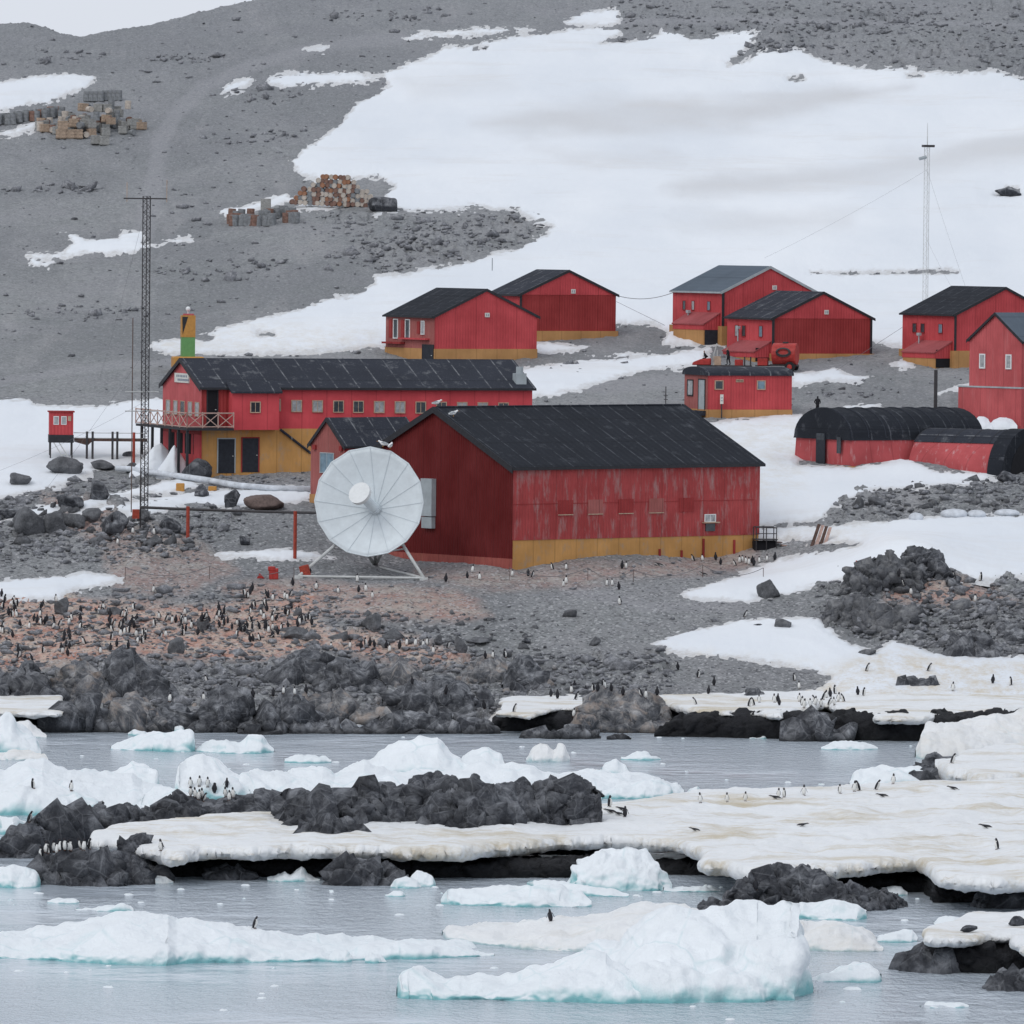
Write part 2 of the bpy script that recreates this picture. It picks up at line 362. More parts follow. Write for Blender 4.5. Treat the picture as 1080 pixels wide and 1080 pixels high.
SNOW = [
 [(1420, 84), (1080, 85), (1065, 80), (1045, 74), (1000, 76), (960, 72), (925, 72), (900, 69), (870, 64), (852, 56), (838, 51), (815, 50), (800, 55), (783, 66), (768, 68), (783, 55), (792, 44), (801, 34), (770, 34), (740, 40), (729, 40), (722, 34), (700, 29), (690, 36), (660, 45), (634, 46), (655, 34), (650, 29), (600, 30), (560, 38), (530, 40), (500, 46), (470, 49), (455, 60), (425, 70), (402, 78), (410, 90), (398, 98), (380, 106), (370, 116), (360, 130), (345, 142), (320, 158), (308, 170), (315, 182), (340, 192), (375, 190), (400, 188), (415, 197), (402, 205), (410, 215), (425, 223), (470, 222), (500, 220), (545, 222), (570, 235), (582, 238), (575, 246), (545, 262), (500, 272), (480, 278), (430, 288), (395, 290), (393, 297), (375, 310), (340, 318), (300, 330), (270, 337), (240, 345), (200, 355), (162, 362), (155, 368), (180, 374), (260, 374), (330, 371), (405, 366), (520, 358), (650, 341), (690, 340), (704, 350), (698, 364), (770, 362), (922, 362), (955, 367), (1420, 367)],
 [(-90, 420), (0, 420), (30, 421), (40, 428), (60, 430), (100, 427), (130, 425), (165, 418), (200, 430), (205, 500), (165, 500), (140, 494), (110, 497), (80, 506), (40, 520), (0, 527), (-90, 535)],
 [(-90, 552), (-10, 550), (30, 537), (60, 530), (100, 524), (150, 512), (190, 506), (220, 510), (180, 520), (130, 526), (90, 538), (50, 545)],
 [(60, 542), (100, 535), (150, 527), (200, 520), (240, 516), (290, 514), (330, 514), (330, 528), (290, 533), (275, 540), (240, 537), (200, 534), (160, 545), (130, 548), (100, 541)],
 [(-90, 84), (0, 84), (35, 80), (75, 78), (102, 81), (95, 92), (70, 100), (60, 108), (30, 112), (0, 119), (-90, 128)],
 [(-9, 142), (20, 135), (37, 130), (38, 136), (15, 143)],
 [(28, 269), (68, 266), (78, 257), (65, 246), (80, 244), (90, 253), (125, 252), (130, 244), (150, 242), (155, 250), (150, 256), (200, 250), (203, 254), (160, 262), (140, 267), (90, 268), (60, 274), (42, 275)],
 [(30, 273), (45, 276), (58, 275), (50, 281), (36, 280)],
 [(234, 97), (250, 86), (266, 83), (262, 89), (240, 98)], [(320, 53), (335, 50), (346, 50), (338, 54)], [(422, 40), (450, 34), (570, 28), (572, 32), (500, 37), (430, 43)],
 [(588, 22), (620, 15), (654, 10), (653, 17), (655, 24), (640, 28), (600, 27)],
 [(283, 84), (300, 78), (360, 77), (410, 79), (380, 88), (330, 90), (300, 93), (285, 90)],
 [(228, 222), (265, 215), (300, 204), (312, 212), (275, 222), (240, 230)], [(312, 217), (330, 212), (354, 219), (330, 224), (300, 223)], [(395, 222), (425, 221), (420, 226), (398, 226)],
 [(550, 388), (600, 381), (650, 377), (700, 373), (748, 368), (744, 384), (700, 390), (665, 395), (640, 404), (600, 414), (563, 421), (540, 420)], [(610, 377), (618, 373), (650, 372), (690, 372), (660, 378)],
 [(566, 361), (590, 364), (628, 366), (600, 371), (550, 373)],
 [(835, 394), (860, 393), (880, 389), (890, 394), (921, 398), (905, 403), (870, 403), (835, 407)],
 [(870, 434), (890, 427), (925, 426), (935, 428), (915, 433), (900, 437)], [(990, 414), (1005, 409), (1025, 404), (1025, 410)], [(940, 384), (955, 379), (965, 386), (955, 390)],
 [(745, 447), (800, 440), (846, 436), (856, 460), (843, 490), (900, 495), (950, 480), (985, 496), (1062, 500), (1020, 512), (960, 515), (920, 518), (880, 535), (868, 548), (840, 553), (790, 557), (760, 520), (740, 470)],
 [(780, 557), (870, 553), (940, 550), (1000, 545), (1420, 543), (1420, 612), (1080, 610), (1030, 614), (1000, 606), (940, 600), (900, 610), (870, 618), (830, 628), (790, 637), (740, 633), (711, 628), (740, 618), (800, 597), (835, 588), (880, 580), (908, 575), (870, 571), (800, 569)],
 [(685, 680), (720, 667), (780, 655), (830, 652), (862, 654), (880, 668), (898, 680), (925, 688), (940, 675), (970, 684), (1000, 692), (1060, 692), (1420, 685), (1420, 760), (1080, 756), (960, 762), (870, 752), (800, 752), (716, 748), (702, 740), (760, 734), (832, 733), (868, 724), (878, 716), (850, 706), (780, 695), (720, 690)],
 [(-90, 612), (0, 612), (40, 610), (90, 606), (138, 611), (110, 617), (75, 624), (62, 632), (30, 633), (0, 631), (-90, 640)],
 [(225, 585), (250, 583), (300, 580), (325, 582), (352, 588), (300, 591), (260, 588)],
 [(535, 742), (580, 735), (612, 736), (612, 750), (560, 756), (520, 758)], [(-90, 742), (0, 742), (55, 739), (66, 744), (60, 756), (0, 762), (-90, 760)],
 [(365, 755), (400, 751), (410, 757), (380, 762)], [(835, 275), (850, 275), (860, 277), (840, 278)],
]
HOLES = [[(1052, 205), (1062, 197), (1074, 198), (1076, 206)], [(855, 288), (1000, 285), (1010, 288), (900, 291)], [(832, 84), (845, 81), (850, 84), (840, 86)], [(956, 79), (972, 78), (974, 81), (958, 82)],
 [(200, 352), (225, 355), (220, 359), (205, 357)], [(270, 350), (290, 350), (290, 355), (272, 355)], [(430, 50), (445, 49), (445, 52), (432, 52)], [(500, 50), (515, 49), (512, 52), (500, 52)], [(100, 545), (120, 538), (140, 541), (120, 547)]]
DIRT = [([(685, 690), (780, 700), (880, 712), (930, 690), (1000, 700), (1420, 700), (1420, 770), (680, 770), (700, 735)], 1.0), ([(-90, 735), (70, 735), (70, 770), (-90, 770)], 1.0), ([(520, 730), (620, 730), (620, 765), (520, 765)], 1.0),
        ([(160, 350), (400, 345), (400, 375), (160, 377)], .45), ([(740, 450), (850, 440), (850, 520), (780, 540)], .4), ([(800, 556), (930, 552), (900, 580), (820, 575)], .45)]
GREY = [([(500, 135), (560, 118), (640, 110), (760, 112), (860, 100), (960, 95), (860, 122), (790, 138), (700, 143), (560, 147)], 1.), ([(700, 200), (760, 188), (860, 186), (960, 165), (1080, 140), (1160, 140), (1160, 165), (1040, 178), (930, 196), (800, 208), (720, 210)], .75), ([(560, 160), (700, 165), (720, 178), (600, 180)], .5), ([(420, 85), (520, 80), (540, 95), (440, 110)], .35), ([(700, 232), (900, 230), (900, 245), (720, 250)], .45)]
GUANO = [([(-90, 622), (60, 622), (150, 640), (240, 640), (330, 625), (345, 660), (330, 690), (260, 700), (200, 690), (120, 690), (60, 705), (-90, 710)], 1.0), ([(330, 660), (420, 668), (500, 690), (470, 705), (380, 690), (330, 680)], .9),
         ([(150, 545), (190, 560), (250, 600), (200, 625), (120, 620), (110, 580)], .4), ([(40, 520), (110, 535), (150, 560), (110, 575), (60, 550)], .55), ([(230, 620), (330, 612), (480, 625), (520, 650), (440, 655), (300, 650)], .6),
         ([(940, 600), (985, 605), (1050, 618), (1080, 640), (1000, 640), (930, 635)], .75), ([(440, 605), (560, 603), (700, 590), (800, 575), (790, 600), (640, 615), (500, 618)], .45)]
ROUGH = [([(-90, 690), (700, 690), (720, 735), (700, 800), (-90, 800)], 3.2), ([(-90, 620), (330, 620), (600, 700), (-90, 700)], 1.6), ([(860, 600), (900, 590), (1420, 600), (1420, 700), (1000, 700), (870, 660)], 2.6), ([(-90, 500), (330, 500), (200, 590), (-90, 600)], 2.3),
         ([(890, 500), (1420, 490), (1420, 548), (870, 550)], 2.2), ([(330, 225), (580, 225), (560, 265), (400, 295)], 1.7), ([(640, 0), (860, 0), (1420, 0), (1420, 90), (640, 60)], 1.5)]

# rows of the sheet: dense where the picture is
def grid(px0, px1, dx, rows):
    px = np.arange(px0, px1+.1, dx); return np.meshgrid(px, rows)
rowD = []
for r in np.arange(796, -8, -1.45):
    rowD.append(r)
rowD = np.array(rowD)
# distance for every row on the axis (monotone inverse of the table)
DD = np.arange(548, 1120, .25); _, RR = proj(np.zeros_like(DD), DD, zb(DD))
Drow = np.interp(-rowD, -RR[::1], DD)
Drow = np.concatenate([[545, 552], Drow[Drow > 556]]); Drow = np.unique(np.concatenate([Drow, np.linspace(Drow[-1]+4, 1300, 40), np.linspace(1330, 2150, 25)]))
U = np.concatenate([np.arange(-900, -90, 30), np.arange(-90, 1170, 1.45), np.arange(1170, 2000, 30)])
GU, GD = np.meshgrid(U, Drow)
GX = (GU-CX)/F*GD; GY = GD
GZ = height(GX, GY)
GPX, GPY = proj(GX, GY, GZ)
flat = lambda a: a.ravel()
P2 = np.stack([flat(GX), flat(GY)*.55, np.zeros(GX.size)], 1)
nz = (fbm(P2, 5, 4, 31)).reshape(GX.shape)
nf = (fbm(P2, 1.2, 3, 77)).reshape(GX.shape)
hf = (fbm(P2, .45, 2, 131)).reshape(GX.shape)
def field(lst, soft, base=0.0):
    o = np.full(GX.shape, base)
    for poly, v in lst:
        d = sdf(GPX, GPY, poly)+nz*9
        o = np.maximum(o, v*sstep(d, -soft, soft))
    return o
s = np.full(GX.shape, -1e3)
for poly in SNOW:
    q = np.asarray(poly); m = (GPX > q[:, 0].min()-30) & (GPX < q[:, 0].max()+30) & (GPY > q[:, 1].min()-30) & (GPY < q[:, 1].max()+30)
    d = np.full(GX.shape, -1e3); d[m] = sdf(GPX[m], GPY[m], poly); s = np.maximum(s, d)
for poly in HOLES:
    s = np.minimum(s, -sdf(GPX, GPY, poly)*1.5)
SN = s+nz*2.6+nf*2.4+hf*2.2
rough = field(ROUGH, 12, .36)
guano = field(GUANO, 8)
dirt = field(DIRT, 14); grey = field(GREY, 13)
TRACKS = [([(152, 246), (158, 215), (163, 185), (168, 150), (185, 120), (215, 92), (270, 68), (340, 48), (420, 40)], 9), ([(600, 24), (760, 20), (900, 24), (1080, 26)], 4), ([(300, 376), (480, 392), (640, 408), (760, 398), (900, 392)], 12), ([(560, 590), (600, 622), (680, 640), (780, 640)], 8), ([(0, 402), (120, 385), (260, 378)], 6)]
track = np.zeros(GX.shape)
for pl_, w_ in TRACKS:
    d = np.full(GX.shape, 1e9)
    for (ax_, ay_), (bx_, by_) in zip(pl_[:-1], pl_[1:]):
        ex, ey = bx_-ax_, by_-ay_; t_ = np.clip(((GPX-ax_)*ex+(GPY-ay_)*ey)/(ex*ex+ey*ey), 0, 1); d = np.minimum(d, np.hypot(GPX-ax_-t_*ex, (GPY-ay_-t_*ey)*1.6))
    track = np.maximum(track, 1-sstep(d+nz*4, w_*.5, w_*1.6))
f1, e1 = facet(np.stack([flat(GX), flat(GY)*.5, np.zeros(GX.size)], 1), 1.9, 3)
f2, e2 = facet(np.stack([flat(GX), flat(GY)*.5, np.zeros(GX.size)], 1), .75, 9)
f3 = fbm(P2, .5, 2, 99)
blk = (sstep(fbm(P2, 7, 3, 55), -.05, .5)).reshape(GX.shape)
far = 1+.8*sstep(GD, 780, 950)
rockd = (.17*f1.reshape(GX.shape)*rough*(.35+blk)+.085*f2.reshape(GX.shape)*np.sqrt(rough)+.05*f3.reshape(GX.shape)+.05*nf)*far*1.15
rockd *= sstep(GY, 560, 580)*(1-.8*track)
GZr = GZ+rockd
inside = sstep(SN, 2, 12)
GZr = GZr-inside*.25
def faces(nr, nc, mask=None):
    i = np.arange(nr*nc).reshape(nr, nc)
    f = np.stack([i[:-1, :-1], i[:-1, 1:], i[1:, 1:], i[1:, :-1]], -1).reshape(-1, 4)
    return f if mask is None else f[mask[f].any(1)]
nr, nc = GX.shape
V = np.stack([flat(GX), flat(GY), flat(GZr)], 1)

t = NT('hillside_rock')
g = t.attr('guano')
n1 = t.noise(2.4, 6, .8); n2 = t.noise(.10, 4, .6); n3 = t.noise(9, 3, .7); n4 = t.noise(.9, 5, .7, dist=.8); n5 = t.noise(.03, 3, .5)
col = t.mix(t.ramp(n1, [(.28, 0.), (.72, 1.)]), (.186, .193, .195), (.392, .404, .406))
col = t.mix(t.math('MULTIPLY', t.ramp(n4, [(.38, 1.), (.48, 0.)]), t.math('ADD', t.math('MULTIPLY', t.attr('rough'), .2), .15)), col, (.085, .088, .098))
col = t.mix(t.math('MULTIPLY', t.ramp(n4, [(.58, 0.), (.68, 1.)]), .5), col, (.42, .435, .475))
col = t.mix(t.math('MULTIPLY', t.ramp(n3, [(.64, 0.), (.74, 1.)]), .8), col, (.60, .60, .62))
col = t.mix(t.math('MULTIPLY', t.ramp(n2, [(.4, 0.), (.62, 1.)]), .35), col, (.33, .325, .345))
n7 = t.noise(.045, 5, .65, stretch=(1, .5, 1)); col = t.mix(t.math('MULTIPLY', t.ramp(n7, [(.42, 1.), (.55, 0.)]), .4), col, (.155, .165, .175)); col = t.mix(t.math('MULTIPLY', t.ramp(t.noise(.12, 5, .7, stretch=(1.6, .25, 1)), [(.55, 0.), (.68, 1.)]), .35), col, (.42, .41, .415))
col = t.mix(t.math('MULTIPLY', t.attr('track'), .65), col, t.mix(t.ramp(n1, [(.3, 0.), (.7, 1.)]), (.30, .30, .315), (.37, .37, .385)))
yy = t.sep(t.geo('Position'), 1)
col = t.mix(t.ramp(t.math('DIVIDE', t.math('SUBTRACT', yy, 780), 260), [(0., 0.), (1., .4)]), col, (.30, .31, .335))  # distance haze put into the colour, paler up the far hill
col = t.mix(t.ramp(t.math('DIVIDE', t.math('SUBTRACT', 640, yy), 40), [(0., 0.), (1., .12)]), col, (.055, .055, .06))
tan = t.mix(t.ramp(t.noise(.45, 5, .7), [(.38, 0.), (.62, 1.)]), (.54, .285, .22), (.62, .53, .45))
tan = t.mix(t.ramp(n1, [(.35, .8), (.5, 0.)]), tan, (.20, .15, .14))
col = t.mix(t.math('MULTIPLY', g, t.ramp(t.noise(.8, 5, .75), [(.30, .4), (.48, 1.)])), col, tan)
spk = t.ramp(t.math('DIVIDE', t.math('SUBTRACT', t.sep(t.geo('Position'), 1), 640), 120), [(0., .55), (1., .2)])
vs = t.voro(5.0, 'Color', stretch=(1, .7, 1)); vq = t.sep(vs, 0)
col = t.mix(t.math('MULTIPLY', t.ramp(vq, [(.80, 0.), (.86, 1.)]), spk), col, (.085, .087, .096)); col = t.mix(t.math('MULTIPLY', t.ramp(t.sep(vs, 1), [(.86, 0.), (.92, 1.)]), spk), col, (.55, .55, .56))
t.bump(t.math('ADD', t.math('ADD', n1, t.math('MULTIPLY', n3, .7)), t.math('MULTIPLY', t.voro(2.2, 'Distance', stretch=(1, .7, 1)), .6)), .16, .95)
t.fin(col, .9, .15)

t = NT('snow_field')
d = t.attr('dirt'); e = t.attr('edge')
n1 = t.noise(.05, 5, .6, stretch=(1, .35, 1)); n2 = t.noise(.6, 6, .7, stretch=(1, .45, 1)); n3 = t.noise(3, 5, .7); n6 = t.noise(.018, 3, .5, stretch=(1, .6, 1))
col = t.mix(t.ramp(n1, [(.35, 0.), (.7, 1.)]), (.70, .735, .775), (.80, .825, .85))
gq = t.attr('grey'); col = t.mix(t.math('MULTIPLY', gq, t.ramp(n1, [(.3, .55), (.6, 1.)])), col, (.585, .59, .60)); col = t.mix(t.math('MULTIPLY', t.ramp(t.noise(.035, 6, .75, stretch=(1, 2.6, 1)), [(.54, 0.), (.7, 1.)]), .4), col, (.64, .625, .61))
col = t.mix(t.math('MULTIPLY', d, t.ramp(n2, [(.42, 0.), (.66, .7)])), col, (.56, .47, .32))
col = t.mix(t.math('MULTIPLY', d, t.math('MULTIPLY', t.ramp(n3, [(.5, 0.), (.75, .9)]), .5)), col, (.42, .30, .16))
col = t.mix(t.math('MULTIPLY', e, t.ramp(n3, [(.3, .15), (.7, .75)])), col, (.40, .37, .34))
t.bump(t.math('ADD', t.math('MULTIPLY', n2, 2.), t.math('MULTIPLY', n3, .3)), .12, .45)
t.fin(col, .7, .25)

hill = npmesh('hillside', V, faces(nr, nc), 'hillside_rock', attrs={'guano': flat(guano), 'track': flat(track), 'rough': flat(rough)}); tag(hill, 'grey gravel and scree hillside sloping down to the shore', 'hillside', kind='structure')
thick = np.clip(SN, -6, 9)*.030+.0
GZs = GZ+thick+.06*nz+.25*sstep(SN, 8, 40)+.02
GZs = np.where(SN < -5, GZ-1.2, GZs)
msk = flat(SN > -3)
fs = faces(nr, nc, msk); used = np.unique(fs); remap = np.full(nr*nc, -1); remap[used] = np.arange(len(used))
Vs = np.stack([flat(GX), flat(GY), flat(GZs)], 1)[used]
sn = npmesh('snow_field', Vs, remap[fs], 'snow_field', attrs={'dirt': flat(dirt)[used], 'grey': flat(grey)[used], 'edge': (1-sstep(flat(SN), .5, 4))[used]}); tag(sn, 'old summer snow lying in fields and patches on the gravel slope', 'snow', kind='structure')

# ------------------------------------------------------------------ sea
t = NT('sea_water')
mp = t.n('ShaderNodeMapping'); mp.inputs['Scale'].default_value = (1, .45, 1); t.lk(t.geo('Position'), mp.inputs[0])
w1 = t.noise(1.6, 4, .6, vec=mp.outputs[0]); w2 = t.noise(6, 3, .6, vec=mp.outputs[0]); w3 = t.noise(.035, 5, .7, vec=mp.outputs[0], stretch=(.6, 1.6, 1))
t.bump(t.math('MULTIPLY', t.math('ADD', w1, t.math('MULTIPLY', w2, .35)), t.ramp(w3, [(.42, .12), (.56, 1.)])), .5, 1.0)
t.fin(t.mix(w3, (.42, .48, .54), (.56, .62, .68)), .13, .5)  # pale base colour stands in for reflected sky, varied with the ruffled patches
t.b.inputs['IOR'].default_value = 1.33
wm = MB().add([(-900, -50, 0), (900, -50, 0), (900, 1200, 0), (-900, 1200, 0)], [(0, 1, 2, 3)])
tag(wm.build('sea', 'sea_water'), 'calm grey sea with light ripples', 'sea', kind='structure')
sb = MB().add([(-900, -50, -6), (900, -50, -6), (900, 700, -6), (-900, 700, -6)], [(0, 1, 2, 3)]); tag(sb.build('seabed', 'under_rock_shade'), kind='structure')

# ------------------------------------------------------------------ light
w = bpy.data.worlds.new('World'); SC.world = w; w.use_nodes = True; nt = w.node_tree; nt.nodes.clear()
so = nt.nodes.new('ShaderNodeOutputWorld'); bg = nt.nodes.new('ShaderNodeBackground'); sk = nt.nodes.new('ShaderNodeTexSky')
sk.sky_type = 'NISHITA'; sk.sun_disc = False; sk.sun_elevation = R(42); sk.sun_rotation = R(215); sk.air_density = 1.0; sk.dust_density = 3.0; sk.ozone_density = 1.0
hs = nt.nodes.new('ShaderNodeHueSaturation'); hs.inputs['Saturation'].default_value = .25
mx = nt.nodes.new('ShaderNodeMix'); mx.data_type = 'RGBA'; mx.inputs[0].default_value = .72
mx.inputs[7].default_value = (10.9, 11.55, 12.8, 1)       # the even cloud deck
nt.links.new(sk.outputs[0], hs.inputs['Color']); nt.links.new(hs.outputs[0], mx.inputs[6]); nt.links.new(mx.outputs[2], bg.inputs[0]); bg.inputs[1].default_value = .085
nt.links.new(bg.outputs[0], so.inputs[0])
sl = bpy.data.lights.new('sun', 'SUN'); sl.energy = .65; sl.angle = R(25); sl.color = (1, .97, .93); sun = bpy.data.objects.new('sun', sl); COL.objects.link(sun)
sun.rotation_euler = (R(90-42), 0, R(180-215))
SC.view_settings.view_transform = 'Standard'; SC.view_settings.look = 'None'; SC.view_settings.exposure = 0
def _ico(n):
    bm = bmesh.new(); bmesh.ops.create_icosphere(bm, subdivisions=n, radius=1)
    V = np.array([v.co[:] for v in bm.verts]); Fc = np.array([[v.index for v in f.verts] for f in bm.faces]); bm.free(); return V, Fc
ICO = {k: _ico(k) for k in (1, 2, 3, 4)}
crng = np.random.default_rng(5)
HULL = []
for q in range(36):
    bm = bmesh.new(); npt = int(crng.integers(9, 15)); P_ = crng.standard_normal((npt, 3)); P_ /= np.linalg.norm(P_, axis=1)[:, None]; P_ *= crng.uniform(.8, 1.15, (npt, 1)); P_ = np.sign(P_)*np.abs(P_)**.8
    for v in P_: bm.verts.new(v)
    r_ = bmesh.ops.convex_hull(bm, input=bm.verts[:]); bmesh.ops.delete(bm, geom=[g for g in r_['geom_interior'] if isinstance(g, bmesh.types.BMVert)], context='VERTS')
    bmesh.ops.triangulate(bm, faces=bm.faces[:]); bmesh.ops.recalc_face_normals(bm, faces=bm.faces[:]); bm.verts.index_update()
    HULL.append((np.array([v.co[:] for v in bm.verts]), np.array([[v.index for v in f.verts] for f in bm.faces]))); bm.free()
def chunk(r, sub=3, flatten=1.0):
    """an angular block: a convex hull, leaning with the dip of the rock"""
    V, Fc = HULL[int(crng.integers(0, len(HULL)))]; s = crng.choice([-1, 1], 1)[0]
    W = V*[r*crng.uniform(.75, 1.5), r*crng.uniform(.8, 1.3), r*flatten*crng.uniform(.6, 1.35)]
    a = crng.uniform(-.8, .8); t_ = crng.normal(-.45, .3); c_, s_ = math.cos(a), math.sin(a)
    c2, s2_ = math.cos(t_), math.sin(t_); W = W@np.array([[c2, 0, -s2_], [0, 1, 0], [s2_, 0, c2]])
    return W@np.array([[c_, -s_, 0], [s_, c_, 0], [0, 0, 1]]), Fc
# ------------------------------------------------------------------ rocks and ice built from their skyline and their waterline
def massif(name, prof, dep, mat, label=None, cat=None, group=None, kind=None, land=False, steep=.45, tm=.5, amp=.5, sc=1.6, amp2=.18, soft=0.0, seed=1, step=1.15, rows=34, smooth=False, z0=0.0, back=1.0, lump=0.0, lsc=3, blocks=0, bs=.9):
    """prof: (px, row of the top, row of the foot) from left to right"""
    prof = [p if len(p) == 3 else (p[0], p[1], prof[0][2]) for p in prof]
    A = np.array(prof, float); px = np.arange(A[0, 0], A[-1, 0]+.01, step)
    yt = np.interp(px, A[:, 0], A[:, 1]); yb = np.interp(px, A[:, 0], A[:, 2])
    n = len(px); V = np.zeros((rows+1, n, 3)); hp_ = np.clip(yb-yt, .5, 99)/13.0
    nf_ = int(rows*.68); ts = np.concatenate([[-.001], tm*np.linspace(0, 1, nf_)**(1/steep), np.linspace(tm, 1, rows-nf_+1)[1:]])
    edge = np.minimum(np.arange(n), np.arange(n)[::-1])*step
    for j in range(n):
        p0 = ground(px[j], yb[j]) if land else onz(px[j], yb[j], z0)
        hp = max(.5, yb[j]-yt[j]); dm = dep*min(1.0, math.sqrt(max(.02, edge[j]/max(6., .16*n*step))))
        zm = None
        for i, t_ in enumerate(ts):
            D = p0.y+dm*max(t_, 0)
            if t_ <= tm:
                q = (max(t_, 0)/tm)**steep; P = atD(px[j], yb[j]-hp*q, D); z = P.z
                if t_ < 0: z = p0.z-1.2
                xx = P.x; zm = z; xm = P.x
            else:
                k = (t_-tm)/(1-tm); P = atD(px[j], yt[j], D); xx = P.x
                z = zm-(zm-p0.z+.8)*k**(1.6*back)
            V[i, j] = (xx, D, z)
    W = V.reshape(-1, 3).copy()
    dx = np.gradient(V, axis=1); dy = np.gradient(V, axis=0); N = np.cross(dx, dy); N /= (np.linalg.norm(N, axis=2, keepdims=True)+1e-9); N = N.reshape(-1, 3)
    Pn = W*np.array([1, .8, 1.])
    hgt = V[:, :, 2].reshape(-1)-V[0, :, 2].min()-1.2
    wt = .25+.75*sstep(np.tile(edge, rows+1), 0, 7)
    d = 0
    if amp:
        f, e = facet(Pn, sc, seed)
        if smooth: w_ = sstep(e, 0, .35); d = d+amp*(f*w_-.25*(1-w_))
        else: d = d+amp*f-amp*.35*np.clip(.16-e, 0, .16)/.16
    if amp2:
        f, e = facet(Pn, sc*.38, seed+50); d = d+amp2*f*(sstep(e, 0, .3) if smooth else 1)
    if lump: d = d+lump*fbm(Pn, lsc, 4, seed+9)
    if soft: d = d+soft*fbm(Pn, .9, 3, seed+19)
    W = W+N*(d*wt)[:, None]
    c = W.reshape(rows+1, n, 3)[1, n//2].copy(); c[2] = max(c[2], 0) if not land else c[2]
    FQ = faces(rows+1, n)
    if blocks:
        G3 = W.reshape(rows+1, n, 3); FQ = np.concatenate([FQ[:, [0, 1, 2]], FQ[:, [0, 2, 3]]]); Vs_ = [W]; Fs_ = [FQ]; off = len(W)
        nb = int(blocks*n*step/10)
        for k in range(nb):
            i = crng.integers(1, int(rows*.56)); j = crng.integers(2, n-2); q = G3[i, j]; hh = max(.2, hp_[j]); r = bs*math.exp(crng.normal(-.25, .35))*min(1.0, .35+hh/3.0)*min(1, .3+edge[j]/14)
            cv, cf = chunk(r, 3 if r > .5 else 2, 1.15)
            Vs_.append(cv+q-[0, -r*.35, r*.45]); Fs_.append(cf+off); off += len(cv)
        W = np.concatenate(Vs_); FQ = np.concatenate(Fs_)
    o = npmesh(name, W, FQ, mat, smooth=smooth, loc=tuple(c))
    return tag(o, label, cat, group, kind)

def slab(name, poly, zt, zbt, mat, rim=.6, amp=.12, asc=3, label=None, cat=None, kind=None, group=None, stepx=1.5, stepy=.9, tilt=0.0, drip=.22, seed=3):
    zm = (zt+zbt)/2; W2 = np.array([tuple(onz(a, b, zm))[:2] for a, b in poly]); A = np.array(poly, float)
    pxs = np.arange(A[:, 0].min()-2, A[:, 0].max()+2, stepx); pys = np.arange(A[:, 1].max()+3, A[:, 1].min()-3, -stepy)
    G = np.array([[tuple(onz(a, b, zm)) for a in pxs] for b in pys]); X = G[:, :, 0]; Y = G[:, :, 1]
    S = sdf(X.ravel(), Y.ravel()*.35, W2*[1, .35]).reshape(X.shape)
    P = np.stack([X.ravel(), Y.ravel()*.5, 0*X.ravel()], 1)
    S = S+(fbm(P, 6, 6, seed, .6)*1.7).reshape(X.shape)
    gy, gx = np.gradient(S); 
    # bring the outside ring of vertices on to the outline
    dXc = np.gradient(X, axis=1)+1e-9; dYr = np.gradient(Y, axis=0)+1e-9
    sx = gx/dXc; sy = gy/dYr; g2 = sx**2+sy**2+1e-6
    out = S < 0; mv = np.clip(S/g2, -1.5, 0)*out
    X = X-sx*mv; Y = Y-sy*mv
    k = np.clip(S/rim, 0, 1); arc = np.sqrt(1-(1-k)**2)
    n1 = fbm(P, asc, 4, seed+3).reshape(X.shape); n2 = fbm(P, .8, 3, seed+5).reshape(X.shape)
    T = zm+(zt-zm)*arc*(1+.15*n1)+(n1*amp*2.6+n2*amp*.8)*np.clip(S/2.5, 0, 1)+tilt*(Y-Y.mean())*k
    B = zm-(zm-zbt)*arc+n2*drip*k
    nr_, nc_ = X.shape; ids = np.arange(nr_*nc_).reshape(nr_, nc_); ins = (S > 0).ravel()
    f = faces(nr_, nc_, ins); N0 = nr_*nc_
    Vt = np.stack([X.ravel(), Y.ravel(), T.ravel()], 1); Vb = np.stack([X.ravel(), Y.ravel(), B.ravel()], 1)
    # where the rim ends top and bottom share the same height: weld by index
    onr = (S <= 0).ravel(); mapb = np.where(onr, np.arange(N0), np.arange(N0)+N0)
    fb = mapb[f][:, ::-1]; fa = np.concatenate([f, fb]); Va = np.concatenate([Vt, Vb])
    used = np.unique(fa); rm = np.full(2*N0, -1); rm[used] = np.arange(len(used))
    c = (float(X.mean()), float(Y.mean()), zbt)
    o = npmesh(name, Va[used], rm[fa], mat, loc=c)
    return tag(o, label, cat, group, kind)

# ---- boulders: one lump of rock each
def boulder(px, py, wpx, hpx, mat='boulder_rock', name='boulder', label=None, cat='boulder', group=None, kind=None, seed=0, dep=.8, sink=.25, lean=0, p=None, sub=4):
    p = p or ground(px, py); s = F/p.y; w = wpx/s/2; h = hpx/s
    V, Fc = ICO[sub]; off = np.array([seed*7.3, seed*3.1, seed*1.7])
    if 'snow' not in mat:
        br = np.random.default_rng(seed+900); nn = br.standard_normal((15, 3)); nn /= np.linalg.norm(nn, axis=1)[:, None]; hh = br.uniform(.62, .98, 15)
        d_ = V@nn.T; rr = np.minimum(np.where(d_ > .05, hh/np.maximum(d_, .05), 9).min(1), 1.12); V = V*rr[:, None]
    f2, _ = facet(V+off, .3, seed+4)
    V = V*(1+.05*f2+.07*fbm(V+off, .8, 4, seed))[:, None]*1.12
    V[:, 0] += lean*V[:, 2]
    V = V*[w, w*dep*1.2, h/(2-sink*2)*1.0]; V[:, 2] += h*(1-sink)/(2-sink*2)*.9
    o = npmesh(name, V, Fc, mat, smooth=False); o.location = p; return tag(o, label, cat, group, kind)

